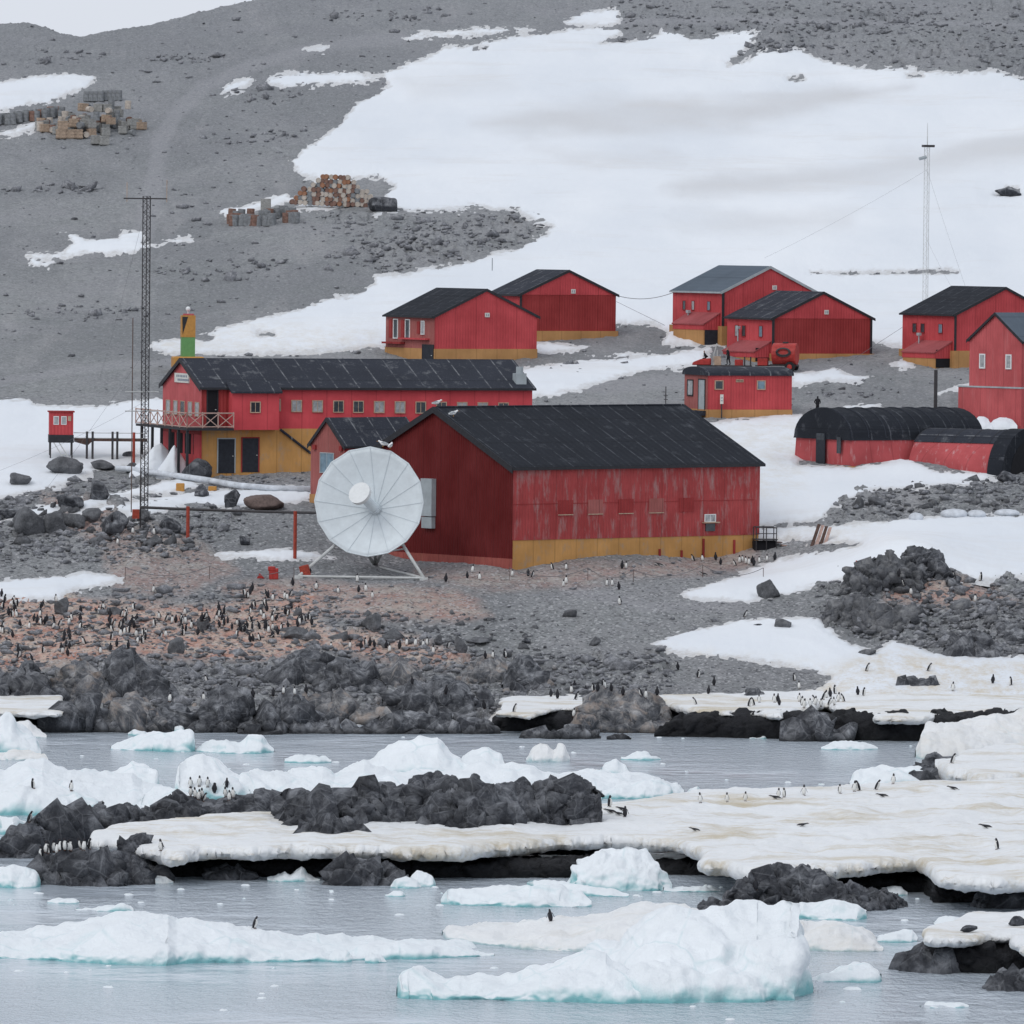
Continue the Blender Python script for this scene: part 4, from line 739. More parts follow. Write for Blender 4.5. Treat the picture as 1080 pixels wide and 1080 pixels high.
for k, (pr, dp, lb, mt) in enumerate([
    ([(430, 930, 934), (434, 922, 935), (440, 918, 935), (450, 918, 935), (457, 923, 935), (460, 932, 934)], 2, 'small white ice lump beside the centre rock under the shelf', 'floe_ice'),
    ([(412, 934, 936), (418, 928, 937), (428, 925, 937), (440, 930, 937), (445, 935, 936)], 2, 'low white ice lump touching the centre rock', 'floe_ice'),
    ([(406, 943, 945), (415, 940, 946), (424, 941, 946), (428, 944, 945)], 1.5, 'tiny flat ice piece alone in mid channel', 'floe_ice'),
    ([(282, 925, 929), (292, 920, 930), (300, 917, 930), (306, 921, 930), (314, 915, 930), (318, 913, 930), (324, 920, 930), (338, 927, 929)], 3, 'spiky small ice piece under the snow shelf', 'floe_ice'),
    ([(-20, 915, 934), (0, 914, 936), (12, 913, 937), (25, 916, 937), (38, 922, 936), (43, 930, 934)], 4, 'small rounded turquoise footed floe at the left edge', 'berg_ice'),
    ([(120, 928, 931), (128, 924, 932), (140, 925, 932), (150, 927, 932), (165, 923, 932), (178, 925, 932), (184, 930, 931)], 2, 'low white ice fringe along the near reef rocks', 'floe_ice'),
    ([(80, 957, 960), (90, 954, 961), (110, 954, 961), (138, 957, 961), (142, 960, 961)], 3, 'thin flat ice piece near the lower left', 'floe_ice'),
    ([(50, 950, 952), (62, 947, 953), (80, 949, 953), (84, 951, 952)], 2, 'tiny thin ice piece near the lower left', 'floe_ice'),
    ([(838, 962, 968), (845, 954, 969), (862, 952, 970), (885, 951, 971), (905, 955, 971), (914, 961, 969)], 4, 'pale blue floe behind the right hump of the largest iceberg', 'berg_ice'),
    ([(836, 985, 1000), (842, 975, 1002), (862, 972, 1003), (885, 976, 1004), (905, 982, 1004), (922, 990, 1004), (932, 999, 1003)], 8, 'pinkish rough floe right of the largest iceberg', 'pale_ice'),
    ([(836, 1028, 1034), (850, 1025, 1035), (880, 1022, 1036), (902, 1017, 1036), (918, 1020, 1036), (928, 1028, 1034)], 6, 'smooth pale blue floe at the lower right', 'floe_ice'),
    ([(970, 1060, 1062), (985, 1058, 1063), (1010, 1058, 1063), (1022, 1060, 1062)], 3, 'thin sliver of ice at the bottom right', 'floe_ice'),
    ([(925, 988, 993), (940, 985, 994), (962, 981, 994), (968, 988, 993)], 4, 'thin flat floe left of the bottom right ledge', 'floe_ice'),
    ([(985, 972, 975), (998, 967, 976), (1012, 968, 976), (1018, 973, 975)], 3, 'small floe between the right rocks', 'floe_ice'),
    ([(925, 940, 944), (935, 934, 945), (950, 935, 945), (958, 942, 944)], 3, 'small floe beneath the undercut on the right', 'floe_ice'),
    ([(-60, 770, 797), (-10, 756, 797), (4, 749, 797), (12, 749, 797), (18, 760, 797), (28, 770, 797), (38, 781, 797), (44, 794, 797)], 8, 'pointed pale iceberg at the left edge by the far shore', 'berg_ice'),
    ([(10, 775, 777), (18, 762, 778), (30, 759, 778), (42, 768, 778), (50, 776, 778)], 5, 'rounded iceberg just behind the pointed one at the left', 'pale_ice'),
    ([(-10, 795, 801), (8, 789, 802), (20, 787, 802), (35, 789, 802), (48, 794, 802), (51, 800, 802)], 3, 'cream coloured rough floe at the foot of the pointed iceberg', 'pale_ice'),
    ([(117, 787, 790), (130, 783, 791), (150, 776, 792), (162, 771, 792), (175, 773, 793), (192, 769, 793), (200, 773, 793), (206, 784, 792)], 6, 'small iceberg with a double peak near the left shore', 'berg_ice'),
    ([(205, 790, 792), (212, 783, 793), (225, 778, 794), (238, 776, 795), (252, 780, 795), (262, 774, 795), (276, 776, 795), (290, 791, 793)], 6, 'small iceberg right beside the double peaked one', 'berg_ice'),
    ([(-80, 815, 858), (-10, 812, 860), (5, 812, 860), (18, 803, 860), (32, 800, 860), (46, 799, 860), (58, 806, 860), (72, 812, 860), (90, 809, 858), (112, 812, 857), (140, 815, 857), (150, 826, 857), (175, 832, 857), (205, 838, 857), (215, 850, 857)], 22, 'broad piled up ice mass on the left behind the near reef', 'berg_ice'),
    ([(95, 825, 835), (105, 815, 836), (125, 812, 836), (140, 803, 836), (152, 807, 836), (165, 813, 836), (168, 830, 835)], 6, 'low humped ice block behind the broad left ice mass', 'berg_ice'),
    ([(140, 850, 858), (148, 836, 858), (162, 828, 858), (180, 832, 858), (200, 836, 858), (210, 852, 858)], 6, 'rounded white ice block in front of the left ice mass', 'berg_ice'),
    ([(184, 832, 845), (188, 806, 846), (200, 799, 846), (214, 795, 846), (228, 799, 846), (242, 807, 846), (252, 816, 846), (264, 834, 845)], 8, 'curved white iceberg behind the standing penguin group', 'berg_ice'),
    ([(240, 826, 845), (256, 816, 845), (280, 813, 845), (310, 811, 844), (340, 809, 844), (352, 815, 843), (372, 809, 842), (384, 804, 842), (395, 810, 842), (430, 812, 842), (500, 812, 842), (540, 806, 842), (560, 806, 842), (575, 812, 842), (620, 812, 842), (645, 814, 841), (665, 812, 840), (690, 816, 838), (716, 826, 834)], 16, 'very long low floe stretched behind the near reef', 'floe_ice'),
    ([(366, 815, 822), (376, 803, 822), (390, 800, 822), (398, 792, 822), (410, 786, 822), (420, 780, 822), (440, 778, 822), (462, 776, 822), (468, 784, 822), (476, 793, 822), (486, 800, 822), (500, 812, 822)], 8, 'tall tilted ice block on the long floe', 'berg_ice'),
    ([(482, 810, 818), (488, 796, 818), (498, 790, 818), (515, 789, 818), (527, 794, 818), (534, 808, 818)], 6, 'rounded ice dome beside the tilted ice block', 'berg_ice'),
    ([(634, 810, 818), (640, 804, 818), (650, 800, 818), (660, 805, 818), (664, 814, 818)], 4, 'small ice knob on the right end of the long floe', 'berg_ice'),
    ([(555, 800, 803), (562, 790, 804), (570, 784, 804), (578, 782, 804), (584, 790, 804), (588, 784, 804), (594, 784, 804), (602, 800, 803)], 2.5, 'small spiky ice arch alone in the far channel', 'pale_ice'),
    ([(724, 836, 838), (728, 830, 839), (736, 828, 839), (744, 836, 838)], 1.5, 'tiny ice lump left of the penguins on the shelf', 'floe_ice'),
    ([(866, 788, 790), (875, 783, 791), (895, 781, 791), (912, 782, 791), (926, 788, 790)], 4, 'flat pale floe in the far channel under the undercut ledge', 'floe_ice'),
    ([(780, 776, 778), (790, 772, 779), (805, 772, 779), (820, 777, 778)], 3, 'small flat ice piece against the black undercut', 'floe_ice'),
    ([(826, 838, 841), (832, 832, 842), (842, 831, 842), (850, 827, 842), (856, 838, 841)], 3, 'small ice lump behind the penguin row on the shelf', 'berg_ice'),
    ([(896, 826, 834), (905, 815, 834), (920, 810, 834), (945, 809, 834), (970, 811, 834), (985, 826, 834)], 7, 'pale flat floe left of the right hand rocks', 'berg_ice'),
    ([(966, 790, 799), (972, 775, 800), (980, 765, 800), (1000, 760, 800), (1020, 757, 799), (1050, 752, 798), (1080, 749, 797), (1150, 745, 795)], 14, 'big tilted block of ice at the right edge by the far shore', 'pale_ice'),
    ([(-20, 862, 872), (0, 860, 880), (14, 861, 881), (28, 866, 878), (36, 872, 876)], 3, 'turquoise footed ice piece behind the left end of the reef', 'berg_ice'),
    ([(178, 769, 771), (184, 765, 772), (192, 764, 772), (198, 769, 771)], 1.5, 'tiny ice chip at the foot of the left shore rocks', 'floe_ice'),
    ([(135, 773, 775), (142, 770, 776), (152, 771, 776), (158, 774, 775)], 1.5, 'small ice chip in front of the left shore rocks', 'floe_ice')]):
    big = (pr[-1][0]-pr[0][0]) > 60
    ice('iceberg' if 'iceberg' in lb or 'ice mass' in lb else 'ice_floe', pr, dp, lb, mat=mt, seed=230+k*4, amp=.3 if big else .12, sc=2.8 if big else 1.1, amp2=.08 if big else .04, lump=.45 if big else .12, lsc=3 if big else 1.5, rows=44 if big else 26, steep=.5)
for k, (pr, dp, lb) in enumerate([
    ([(470, 838, 844), (490, 828, 846), (530, 824, 846), (560, 830, 846), (585, 826, 846), (620, 832, 845), (635, 840, 844)], 6, 'low turquoise footed ice in front of the long floe behind the ridge'),
    ([(634, 834, 842), (650, 826, 843), (680, 822, 843), (705, 826, 842), (722, 834, 840)], 5, 'turquoise right tip of the long floe behind the ridge'),
    ([(300, 800, 804), (318, 796, 805), (335, 798, 805), (350, 801, 804)], 4, 'low broken ice left of the tilted ice block'),
    ([(655, 798, 801), (672, 794, 802), (688, 797, 802), (697, 800, 801)], 3, 'small flat ice behind the right end of the long floe'),
    ([(345, 1010, 1014), (356, 1004, 1015), (366, 1002, 1015), (372, 1009, 1014)], 2, 'small white lump along the front of the long lower left floe'),
    ([(385, 1010, 1015), (392, 1006, 1016), (402, 1007, 1016), (408, 1013, 1015)], 2, 'small ice lump between the two biggest foreground floes'),
    ([(700, 936, 940), (720, 932, 941), (745, 934, 941), (760, 939, 940)], 4, 'thin flat floe right of the rounded lumpy iceberg')]):
    ice('ice_floe', pr, dp, lb, mat='berg_ice', seed=500+k*4, amp=.18, sc=1.4, amp2=.05, lump=.3, lsc=2, rows=26)
# small brash ice, too many and too small to count
b = MB()
for k in range(150):
    if k < 80: px, py = random.uniform(0, 1080), random.choice([random.gauss(960, 18), random.gauss(1012, 12), random.gauss(940, 8), random.gauss(1040, 20)])
    else: px, py = random.uniform(0, 1080), random.gauss(842, 8) if random.random() < .4 else random.uniform(776, 830)
    if py < 774: continue
    p = onz(px, py, 0); r = random.uniform(.04, .16)*(2.0 if random.random() < .12 else 1); n = 9
    ring = [(p.x+r*random.uniform(.7, 1.3)*2*math.cos(a*2*math.pi/n), p.y+r*random.uniform(.7, 1.3)*2.5*math.sin(a*2*math.pi/n), -.02) for a in range(n)]
    tp = [(p.x+(q[0]-p.x)*.6, p.y+(q[1]-p.y)*.6, random.uniform(.02, .05)+r*.12) for q in ring]
    b.add(ring+tp, [tuple(range(n, 2*n))]+[(i, (i+1) % n, n+(i+1) % n, n+i) for i in range(n)])
tag(b.build('brash_ice', 'floe_ice'), 'scattered bits of brash ice floating between the floes', 'brash ice', kind='stuff')

# ---- loose stones on the slope and beach
pr = []
bm = bmesh.new(); bmesh.ops.create_icosphere(bm, subdivisions=1, radius=1); SV = np.array([v.co[:] for v in bm.verts]); SF = np.array([[v.index for v in f.verts] for f in bm.faces]); bm.free()
N = 12000; ii = rng.integers(0, GX.size, N*8); A = SN.ravel()[ii]; u = GPX.ravel()[ii]; v_ = GPY.ravel()[ii]; rg = rough.ravel()[ii]
wgt = np.clip((rg-.2)/2.0, .07, 1)*(A < 0)*(u > -80)*(u < 1160)*(v_ > -5)*(GY.ravel()[ii] > 582)*np.where(v_ < 430, .8, 1)
ii = ii[rng.random(len(ii)) < wgt][:N]; n = len(ii)
r = np.exp(rng.normal(-2.1, .55, n))*(.75+.25*np.clip(rough.ravel()[ii], 0, 3))*np.where(GY.ravel()[ii] > 750, 1.35, 1); r = np.clip(r, .05, .75)
B = SV[None]*(1+.35*rng.standard_normal((n, len(SV), 1)).clip(-1.2, 1.2)); B[:, :, 2] *= .6; ang = rng.random(n)*6.28; c_, s_ = np.cos(ang)[:, None], np.sin(ang)[:, None]
bx = B[:, :, 0]*1.3; by = B[:, :, 1]*.9
VV = np.stack([(bx*c_-by*s_)*r[:, None]+GX.ravel()[ii][:, None]+rng.normal(0, .3, n)[:, None], (bx*s_+by*c_)*r[:, None]+GY.ravel()[ii][:, None], B[:, :, 2]*r[:, None]+(GZr.ravel()[ii]+r*.15)[:, None]], 2).reshape(-1, 3)
FF = (SF[None]+(np.arange(n)*len(SV))[:, None, None]).reshape(-1, 3)
tag(npmesh('loose_stones', VV, FF, 'loose_stone', smooth=False), 'loose grey stones strewn over the gravel slope', 'stones', kind='stuff')
# angular blocks weathered out of the rocky ground
def blocks_in(poly, n, r0, mat, name):
    P_ = np.asarray(poly, float); Vs_ = []; Fs_ = []; off = 0; k = 0; tr = 0
    while k < n and tr < n*8:
        tr += 1; px, py = crng.uniform(P_[:, 0].min(), P_[:, 0].max()), crng.uniform(P_[:, 1].min(), P_[:, 1].max())
        if sdf(np.array([px]), np.array([py]), poly)[0] < 0: continue
        g = ground(px, py)
        if g.z < .2: continue
        r = r0*math.exp(crng.normal(-.3, .5)); cv, cf = chunk(r, 3 if r > .6 else 2 if r > .25 else 1, .7); Vs_.append(cv+np.array(g)+[0, 0, r*.1]); Fs_.append(cf+off); off += len(cv); k += 1
    W = np.concatenate(Vs_); c = tuple(W.mean(0)); return tag(npmesh(name, W, np.concatenate(Fs_), mat, smooth=False, loc=c), kind='structure')
blocks_in([(-60, 690), (60, 700), (120, 690), (330, 690), (500, 700), (590, 700), (600, 745), (300, 765), (-60, 765)], 130, .38, 'shore_rock_pale', 'shore_rocks')
blocks_in([(870, 640), (890, 612), (1000, 618), (1060, 640), (1140, 640), (1140, 690), (1010, 690), (900, 672)], 300, .42, 'outcrop_rock', 'rock_crag')
blocks_in([(890, 530), (920, 512), (1080, 505), (1080, 535), (960, 545), (880, 545)], 110, .35, 'outcrop_rock', 'scree_blocks')
blocks_in([(-60, 530), (60, 535), (150, 548), (190, 575), (120, 580), (-60, 585)], 150, .45, 'boulder_rock', 'scree_blocks')
blocks_in([(330, 232), (560, 232), (520, 262), (400, 285), (340, 270)], 120, .4, 'loose_stone', 'scree_blocks')
for cx_, cy_, w_, h_, n_ in ((60, 60, 60, 8, 30), (200, 62, 50, 6, 40), (270, 145, 60, 10, 45), (60, 200, 60, 6, 25), (240, 285, 90, 12, 60), (90, 330, 90, 9, 50), (420, 15, 90, 7, 40), (900, 30, 150, 8, 90), (820, 50, 40, 6, 50), (620, 390, 60, 6, 20), (900, 415, 60, 5, 25), (280, 100, 60, 8, 30)):
    blocks_in([(cx_-w_, cy_), (cx_-w_*.4, cy_-h_), (cx_+w_*.6, cy_-h_*.8), (cx_+w_, cy_), (cx_+w_*.3, cy_+h_), (cx_-w_*.5, cy_+h_)], n_, .36, 'loose_stone', 'scree_blocks')
blocks_in([(240, 640), (600, 650), (590, 700), (330, 690)], 160, .28, 'boulder_rock', 'scree_blocks')
# ------------------------------------------------------------------ buildings
# local frame of a house: origin at the foot of the corner nearest the camera, +x along the right hand wall, +y along the left hand wall
class House:
    def __init__(s, name, label, cat, px, py, a, Rpx, Lpx, Wu=None, Wv=None, group=None, p=None):
        s.p = p or ground(px, py); s.s = F/s.p.y; s.a = R(a)
        s.Wu = Wu or Rpx/s.s/math.cos(s.a); s.Wv = Wv or Lpx/s.s/math.sin(s.a)
        s.o = empty(name, s.p, s.a, label, cat, group)
    def m(s, q): return q/s.s
    def walls(s, gable, hf, hw, hr, mat_r, mat_l, fmat='ochre_paint', fout=.06, fgable=None, deep=3.0, top=None):
        """heights in px at the corner: foundation, wall, roof rise"""
        U, V = s.Wu, s.Wv; a, b, c = s.m(hf), s.m(hf+hw), s.m(hf+hw+hr); s.z0, s.z1, s.z2, s.gable = a, b, c, gable
        w = MB()
        if gable == 'R':
            g0 = [(0, 0, a), (U, 0, a), (U, 0, b), (U/2, 0, c), (0, 0, b)]; g1 = [(0, V, a), (U, V, a), (U, V, b), (U/2, V, c), (0, V, b)]
        else:
            g0 = [(0, 0, a), (0, V, a), (0, V, b), (0, V/2, c), (0, 0, b)]; g1 = [(U, 0, a), (U, V, a), (U, V, b), (U, V/2, c), (U, 0, b)]
        n = 5; base = len(w.v); w.v += g0+g1
        fs = [(0, 1, 2, 3, 4), (5, 6, 7, 8, 9)]+[(i, (i+1) % 5, 5+(i+1) % 5, 5+i) for i in range(5)]
        # side face towards the camera is edge 4-0 of the outline
        mi = [0 if gable == 'R' else 1, 0 if gable == 'R' else 1, 0, 1, 0, 0, 1 if gable == 'R' else 0]
        w.f += fs; w.mi += mi
        w.build('wall', [mat_r, mat_l], s.o)
        if hf:
            f = MB(); o = fout; f.box((-o, -o, -deep), (U+o, V+o, a+.003)); f.build('foundation', fmat, s.o)
    def roof(s, mat, over=.25, th=.14, endover=.2, trim='black_trim', trimw=.22, rake=True):
        U, V, b, c = s.Wu, s.Wv, s.z1, s.z2; W = U if s.gable == 'R' else V; L = V if s.gable == 'R' else U
        k = (c-b)/(W/2); o = over; e = endover; lift = .03
        def P(q, l, z): return (q, l, z) if s.gable == 'R' else (l, q, z)
        r = MB()
        prof = [(-o, b-k*o), (W/2, c), (W+o, b-k*o)]
        poly = [P(q, -e, z+lift) for q, z in prof]+[P(q, -e, z+lift+th) for q, z in prof[::-1]]
        r.prism(poly, P(0, L+2*e, 0)); ro = r.build('roof', mat+('_y' if s.gable == 'R' else ''), s.o)
        if rake:
            t = MB(); tw = trimw
            for q0, q1 in (((-o-.01), W/2), (W+o+.01, W/2)):
                z0 = b-k*o; zz = [(q0, z0+lift+th+.02), (q1, c+lift+th+.02), (q1, c+lift-tw), (q0, z0+lift-tw)]
                t.prism([P(q, -e-.05, z) for q, z in zz], P(0, .045, 0))
            t.build('rake_board', trim, ro)
            g = MB()
            if s.gable == 'R': g.box((-o-.08, -e, b-k*o-.02), (-o-.004, L+e, b-k*o+lift+th*.9))
            else: g.box((-e, -o-.08, b-k*o-.02), (L+e, -o-.004, b-k*o+lift+th*.9))
            g.build('gutter', trim, ro)
        return ro
    def side(s, w, u, z, dx, dz, d0, d1):
        """box on wall w ('R' front right, 'L' left); u, z = centre px along the wall and above the foot; returns box corners; d = metres out from the wall"""
        f = s.s*(math.cos(s.a) if w == 'R' else math.sin(s.a)); x0 = (u-dx/2)/f; x1 = (u+dx/2)/f; z0 = (z-dz/2)/s.s; z1 = (z+dz/2)/s.s
        return ((x0, -d1, z0), (x1, -d0, z1)) if w == 'R' else ((-d1, x0, z0), (-d0, x1, z1))
    def window(s, w, u, z, dx, dz, pane='window_dark', frame='frame_tan', fw=.09, mull=1, name='window', label=None, parent=None, depth=.07, out0=.0):
        (x0, y0, z0), (x1, y1, z1) = s.side(w, u, z, dx, dz, out0-.02, out0+depth)
        fr = MB()
        def bb(a0, a1, c0, c1, d=0):
            if w == 'R': fr.box((a0, y0-d, c0), (a1, y1, c1))
            else: fr.box((x0-d, a0, c0), (x1, a1, c1))
        A0, A1 = (x0, x1) if w == 'R' else (y0, y1)
        bb(A0-fw, A0, z0-fw, z1+fw); bb(A1, A1+fw, z0-fw, z1+fw); bb(A0, A1, z1, z1+fw); bb(A0-.03, A1+.03, z0-fw, z0, .05)
        for m_ in range(mull): c = A0+(A1-A0)*(m_+1)/(mull+1); bb(c-.025, c+.025, z0, z1, -.02)
        o = fr.build(name, frame, parent or s.o)
        if label: o['label'] = label
        pn = MB()
        if w == 'R': pn.box((A0, -out0-.035, z0), (A1, -out0+.0-.004, z1))
        else: pn.box((-out0-.035, A0, z0), (-out0-.004, A1, z1))
        pn.build('pane', pane, o); return o
    def door(s, w, u, z, dx, dz, mat='dark_door', frame='black_trim', label=None, out0=0, handle=True, parent=None):
        a, b = s.side(w, u, z, dx, dz, out0-.02, out0+.05); d = MB().box(a, b).build('door', mat, parent or s.o)
        if label: d['label'] = label
        fr = MB(); fw = .10
        (x0, y0, z0), (x1, y1, z1) = a, b
        if w == 'R':
            fr.box((x0-fw, y0-.03, z0), (x0, y1, z1+fw)); fr.box((x1, y0-.03, z0), (x1+fw, y1, z1+fw)); fr.box((x0, y0-.03, z1), (x1, y1, z1+fw))
            h = MB().box((x1-.22, y0-.09, (z0+z1)/2-.04), (x1-.12, y0, (z0+z1)/2+.04))
        else:
            fr.box((x0-.03, y0-fw, z0), (x1, y0, z1+fw)); fr.box((x0-.03, y1, z0), (x1, y1+fw, z1+fw)); fr.box((x0-.03, y0, z1), (x1, y1, z1+fw))
            h = MB().box((x0-.09, y0+.12, (z0+z1)/2-.04), (x0, y0+.22, (z0+z1)/2+.04))
        fr.build('frame', frame, d)
        if handle: h.build('handle', 'galvanised', d)
        return d
    def strip(s, name, mat, w, u, z, dx, dz, d0=.0, d1=.06, parent=None, label=None):
        a, b = s.side(w, u, z, dx, dz, d0-.02, d1); o = MB().box(a, b).build(name, mat, parent or s.o)
        if label: o['label'] = label
        return o

# ---- the big store hall
H = House('storage_hall', 'biggest red corrugated hall with a long black roof behind the white dish', 'building', 540, 601, 40, 268, 166)
H.walls('L', 31, 76, 59, 'red_paint_worn', 'red_paint_shaded', 'yellow_paint', fout=-.05)
# the gable end goes down lower and has a dull red band at its foot
MB().box((-.04, -.03, 0.9), (.02, H.Wv+.03, H.z0+.02)).build('gable_skirt', 'red_paint_shaded', H.o)
MB().box((-.10, -.02, -3), (.01, H.Wv+.05, .93)).build('base_band', 'red_base_band', H.o)
H.roof('black_roof', over=.3, th=.22, endover=.3, trimw=.3)
for k, u in enumerate((56, 88, 121, 154, 187)):
    z = 107-76+ (76-36) - 0
    pl = H.strip('boarded_window', 'faded_red_paint' if k % 2 else 'red_paint_dark', 'R', u, 65, 16, 15, 0, .05)
    if k < 4:
        H.strip('frame', 'frame_tan', 'R', u, 57, 16, 1.0, .05, .08, pl)
H.window('R', 213, 50, 11, 7, 'window_pale', 'white_paint', fw=.07); H.strip('hatch', 'window_dark', 'R', 213, 40, 10, 8, 0, .10, label='dark hatch under the small window'); H.strip('sill', 'frame_tan', 'R', 213, 45.4, 17, 1.2, 0, .35)
for u, h_ in ((158, 12), (182, 10), (206, 22), (240, 20)):
    H.strip('drainpipe', 'red_paint_dark', 'R', u, h_/2+6, 1.6, h_, 0, .1)
H.strip('wall_seam', 'red_paint_dark', 'R', 131, 69, 262, .8, 0, .025)
# grey ventilation box high on the gable end
H.strip('cladding_panel', 'panel_grey', 'L', 88, 72, 12, 40, 0, .5); H.strip('cladding_panel', 'panel_grey', 'L', 88, 45, 11, 12, 0, .42)
rb = MB()
for k in range(5): rb.box((.2+k*H.Wu/5, H.Wv/2-.2, H.z2+.2), (.2+(k+.96)*H.Wu/5, H.Wv/2+.2, H.z2+.30))
rb.build('ridge_cap', 'slate_roof', H.o)
HALL = H

# ---- small annex seen between hall and long house
A = House('annex_house', 'small faded red annex with a blue window behind the dish', 'building', 363, 537, 38, 80, 37)
A.walls('L', 14, 53, 27, 'red_paint', 'faded_red_paint', 'ochre_paint'); A.roof('slate_roof', over=.25, endover=.2)
A.window('L', 19, 48, 14, 20, 'window_blue', 'panel_grey', fw=.07)
A.strip('eave_block', 'red_paint_dark', 'L', 3, 64, 3, 5, 0, .2); A.strip('eave_block', 'red_paint_dark', 'L', 32, 64, 3, 5, 0, .2)

# ---- the long two storey house with the balcony
Lh = House('long_house', 'long bright red house with white balcony and mustard basement', 'building', 212, 503, 20, 349, 47)
Lh.walls('L', 51, 43, 28, 'red_paint_bright', 'pink_paint', 'yellow_paint', fout=.0)
Lh.roof('slate_roof', over=.35, th=.16, endover=.25)
for k, u in enumerate((99, 121, 143, 164, 186, 208, 230, 252, 274, 296, 318)):
    Lh.window('R', u, 76-.01*u, 9.5, 11, ('window_pale', 'window_pale', 'window_dark', 'window_dark')[k % 4], 'frame_tan', fw=.08)
Lh.window('R', 80, 76, 3, 11, 'window_pale')
for k, (u, m_) in enumerate(((5, 'window_pale'), (13.5, 'window_pale'), (22.5, 'window_dark'), (31, 'window_pale'), (40, 'window_pale'))):
    Lh.window('L', u, 71, 4.6, 14, m_, 'frame_tan', fw=.06, mull=0)
# signboard in the gable: pale board with unreadable lettering
sg = Lh.strip('signboard', 'sign_white', 'L', 23, 103, 17, 10, 0, .12)
for r_ in range(2):
    for q in range(7 if r_ == 0 else 9): Lh.strip('lettering', 'sign_mark', 'L', 17+q*(1.9 if r_ == 0 else 1.5)-2*r_, 105-4*r_, 1.1, 2.2, .12, .14, sg)
# closed porch standing forward of the wall, its roof carried down from the main one
pf = Lh.s*math.cos(Lh.a); x0, x1 = 28/pf, 77/pf; zt, zp = 90/Lh.s, 50/Lh.s; po = 1.1
pm = MB(); pm.box((x0, -po, zp), (x1, -.02, zt)); pw = pm.build('porch', 'red_paint_bright', Lh.o)
prf = MB(); kk = (Lh.z2-Lh.z1)/(Lh.Wv/2); q0 = zt+.02
prf.prism([(x0-.2, .3, Lh.z1+.25+kk*.3), (x0-.2, -po-.35, zt-.12), (x0-.2, -po-.35, zt+.05), (x0-.2, .3, Lh.z1+.46+kk*.3)], (x1-x0+.4, 0, 0)); prf.build('porch_roof', 'slate_roof', Lh.o)
Lh.window('R', 52, 74, 9, 10, 'dark_door', 'frame_tan', parent=pw, out0=po)
MB().box((-.02, -.03, zp), (x0, -.0, Lh.z1-.05)).build('recess_wall', 'red_paint_dark', Lh.o)
Lh.door('R', 11, 71, 10, 40, 'void_black', out0=.03)
for u, dx in ((26, 17), (51, 17)):
    Lh.door('R', u, 22+ (0 if u < 40 else 1), dx, 36, 'dark_door', 'panel_grey' if u < 40 else 'red_paint_dark', 'tall dark garage door', out0=0, handle=True)
Lh.strip('lower_wall', 'red_paint', 'L', 23.5, 24, 47.5, 54, 0, .035)
# ground floor under the balcony: dark glazing between red posts, set on the left face
for u in (4, 14, 24, 34): Lh.strip('glazing', 'void_black', 'L', u+1.5, 34, 7.5, 22, 0, .05)
Lh.strip('fascia', 'red_paint_dark', 'L', 23.5, 48, 47, 7, 0, .12); Lh.strip('low_wall', 'red_paint', 'L', 23.5, 12, 47, 22, 0, .05); Lh.strip('corner_wall', 'red_paint', 'L', 4, 26, 8, 44, 0, .09)
dk = 1.9                       # balcony depth
zb_ = 52/Lh.s; fL = Lh.s*math.sin(Lh.a)
bl = MB(); bl.box((-dk, -dk*.9, zb_-.22), (-.02, Lh.Wv+2.2, zb_)); bl.box((-.02, -dk*.9, zb_-.22), (x0-.02, -.02, zb_))
bo = bl.build('balcony', 'black_trim', Lh.o)
rl = MB(); zt_ = zb_+1.35
def xr(p, q, n):
    p = Vector(p); q = Vector(q); d = (q-p)/n; up_ = Vector((0, 0, 1.35))
    for i in range(n):
        a0 = p+d*i; b0 = a0+d
        rl.tube([a0+Vector((0, 0, .1)), b0+up_*.95], .045, 5); rl.tube([a0+up_*.95, b0+Vector((0, 0, .1))], .045, 5)
    for i in range(n+1): rl.tube([p+d*i, p+d*i+up_*1.08], .06, 5)
    rl.tube([p+up_, q+up_], .06, 5); rl.tube([p+Vector((0, 0, .12)), q+Vector((0, 0, .12))], .05, 5)
xr((-dk, -dk*.9, zb_), (x0-.05, -dk*.9, zb_), 3); xr((-dk, -dk*.9, zb_), (-dk, Lh.Wv+2.2, zb_), 7)
rl.build('railing', 'wood_pink', bo, smooth=False)
ps = MB()
for yy_ in (-1.4, 1.2, 3.8, 6.4, 9.2, 12.5): ps.box((-dk+.05, yy_, -2.5), (-dk+.27, yy_+.22, zb_-.2))
ps.build('balcony_post', 'black_trim', Lh.o)
# conduit running down the mustard wall
MB().tube([(82/pf, -.12, 50/Lh.s), (114/pf, -.12, 25/Lh.s)], .12, 5).build('stair_rail', 'slate_roof', Lh.o)
vt = MB(); vt.box((Lh.Wu-1.4, .5, Lh.z1+.2), (Lh.Wu-.4, 1.5, Lh.z1+1.4)); vt.tube([(Lh.Wu-.9, 1, Lh.z1+1.2), (Lh.Wu-.9, 1, Lh.z1+2)], .35, 8); vt.build('vent_box', 'panel_grey', Lh.o)
LONG = Lh

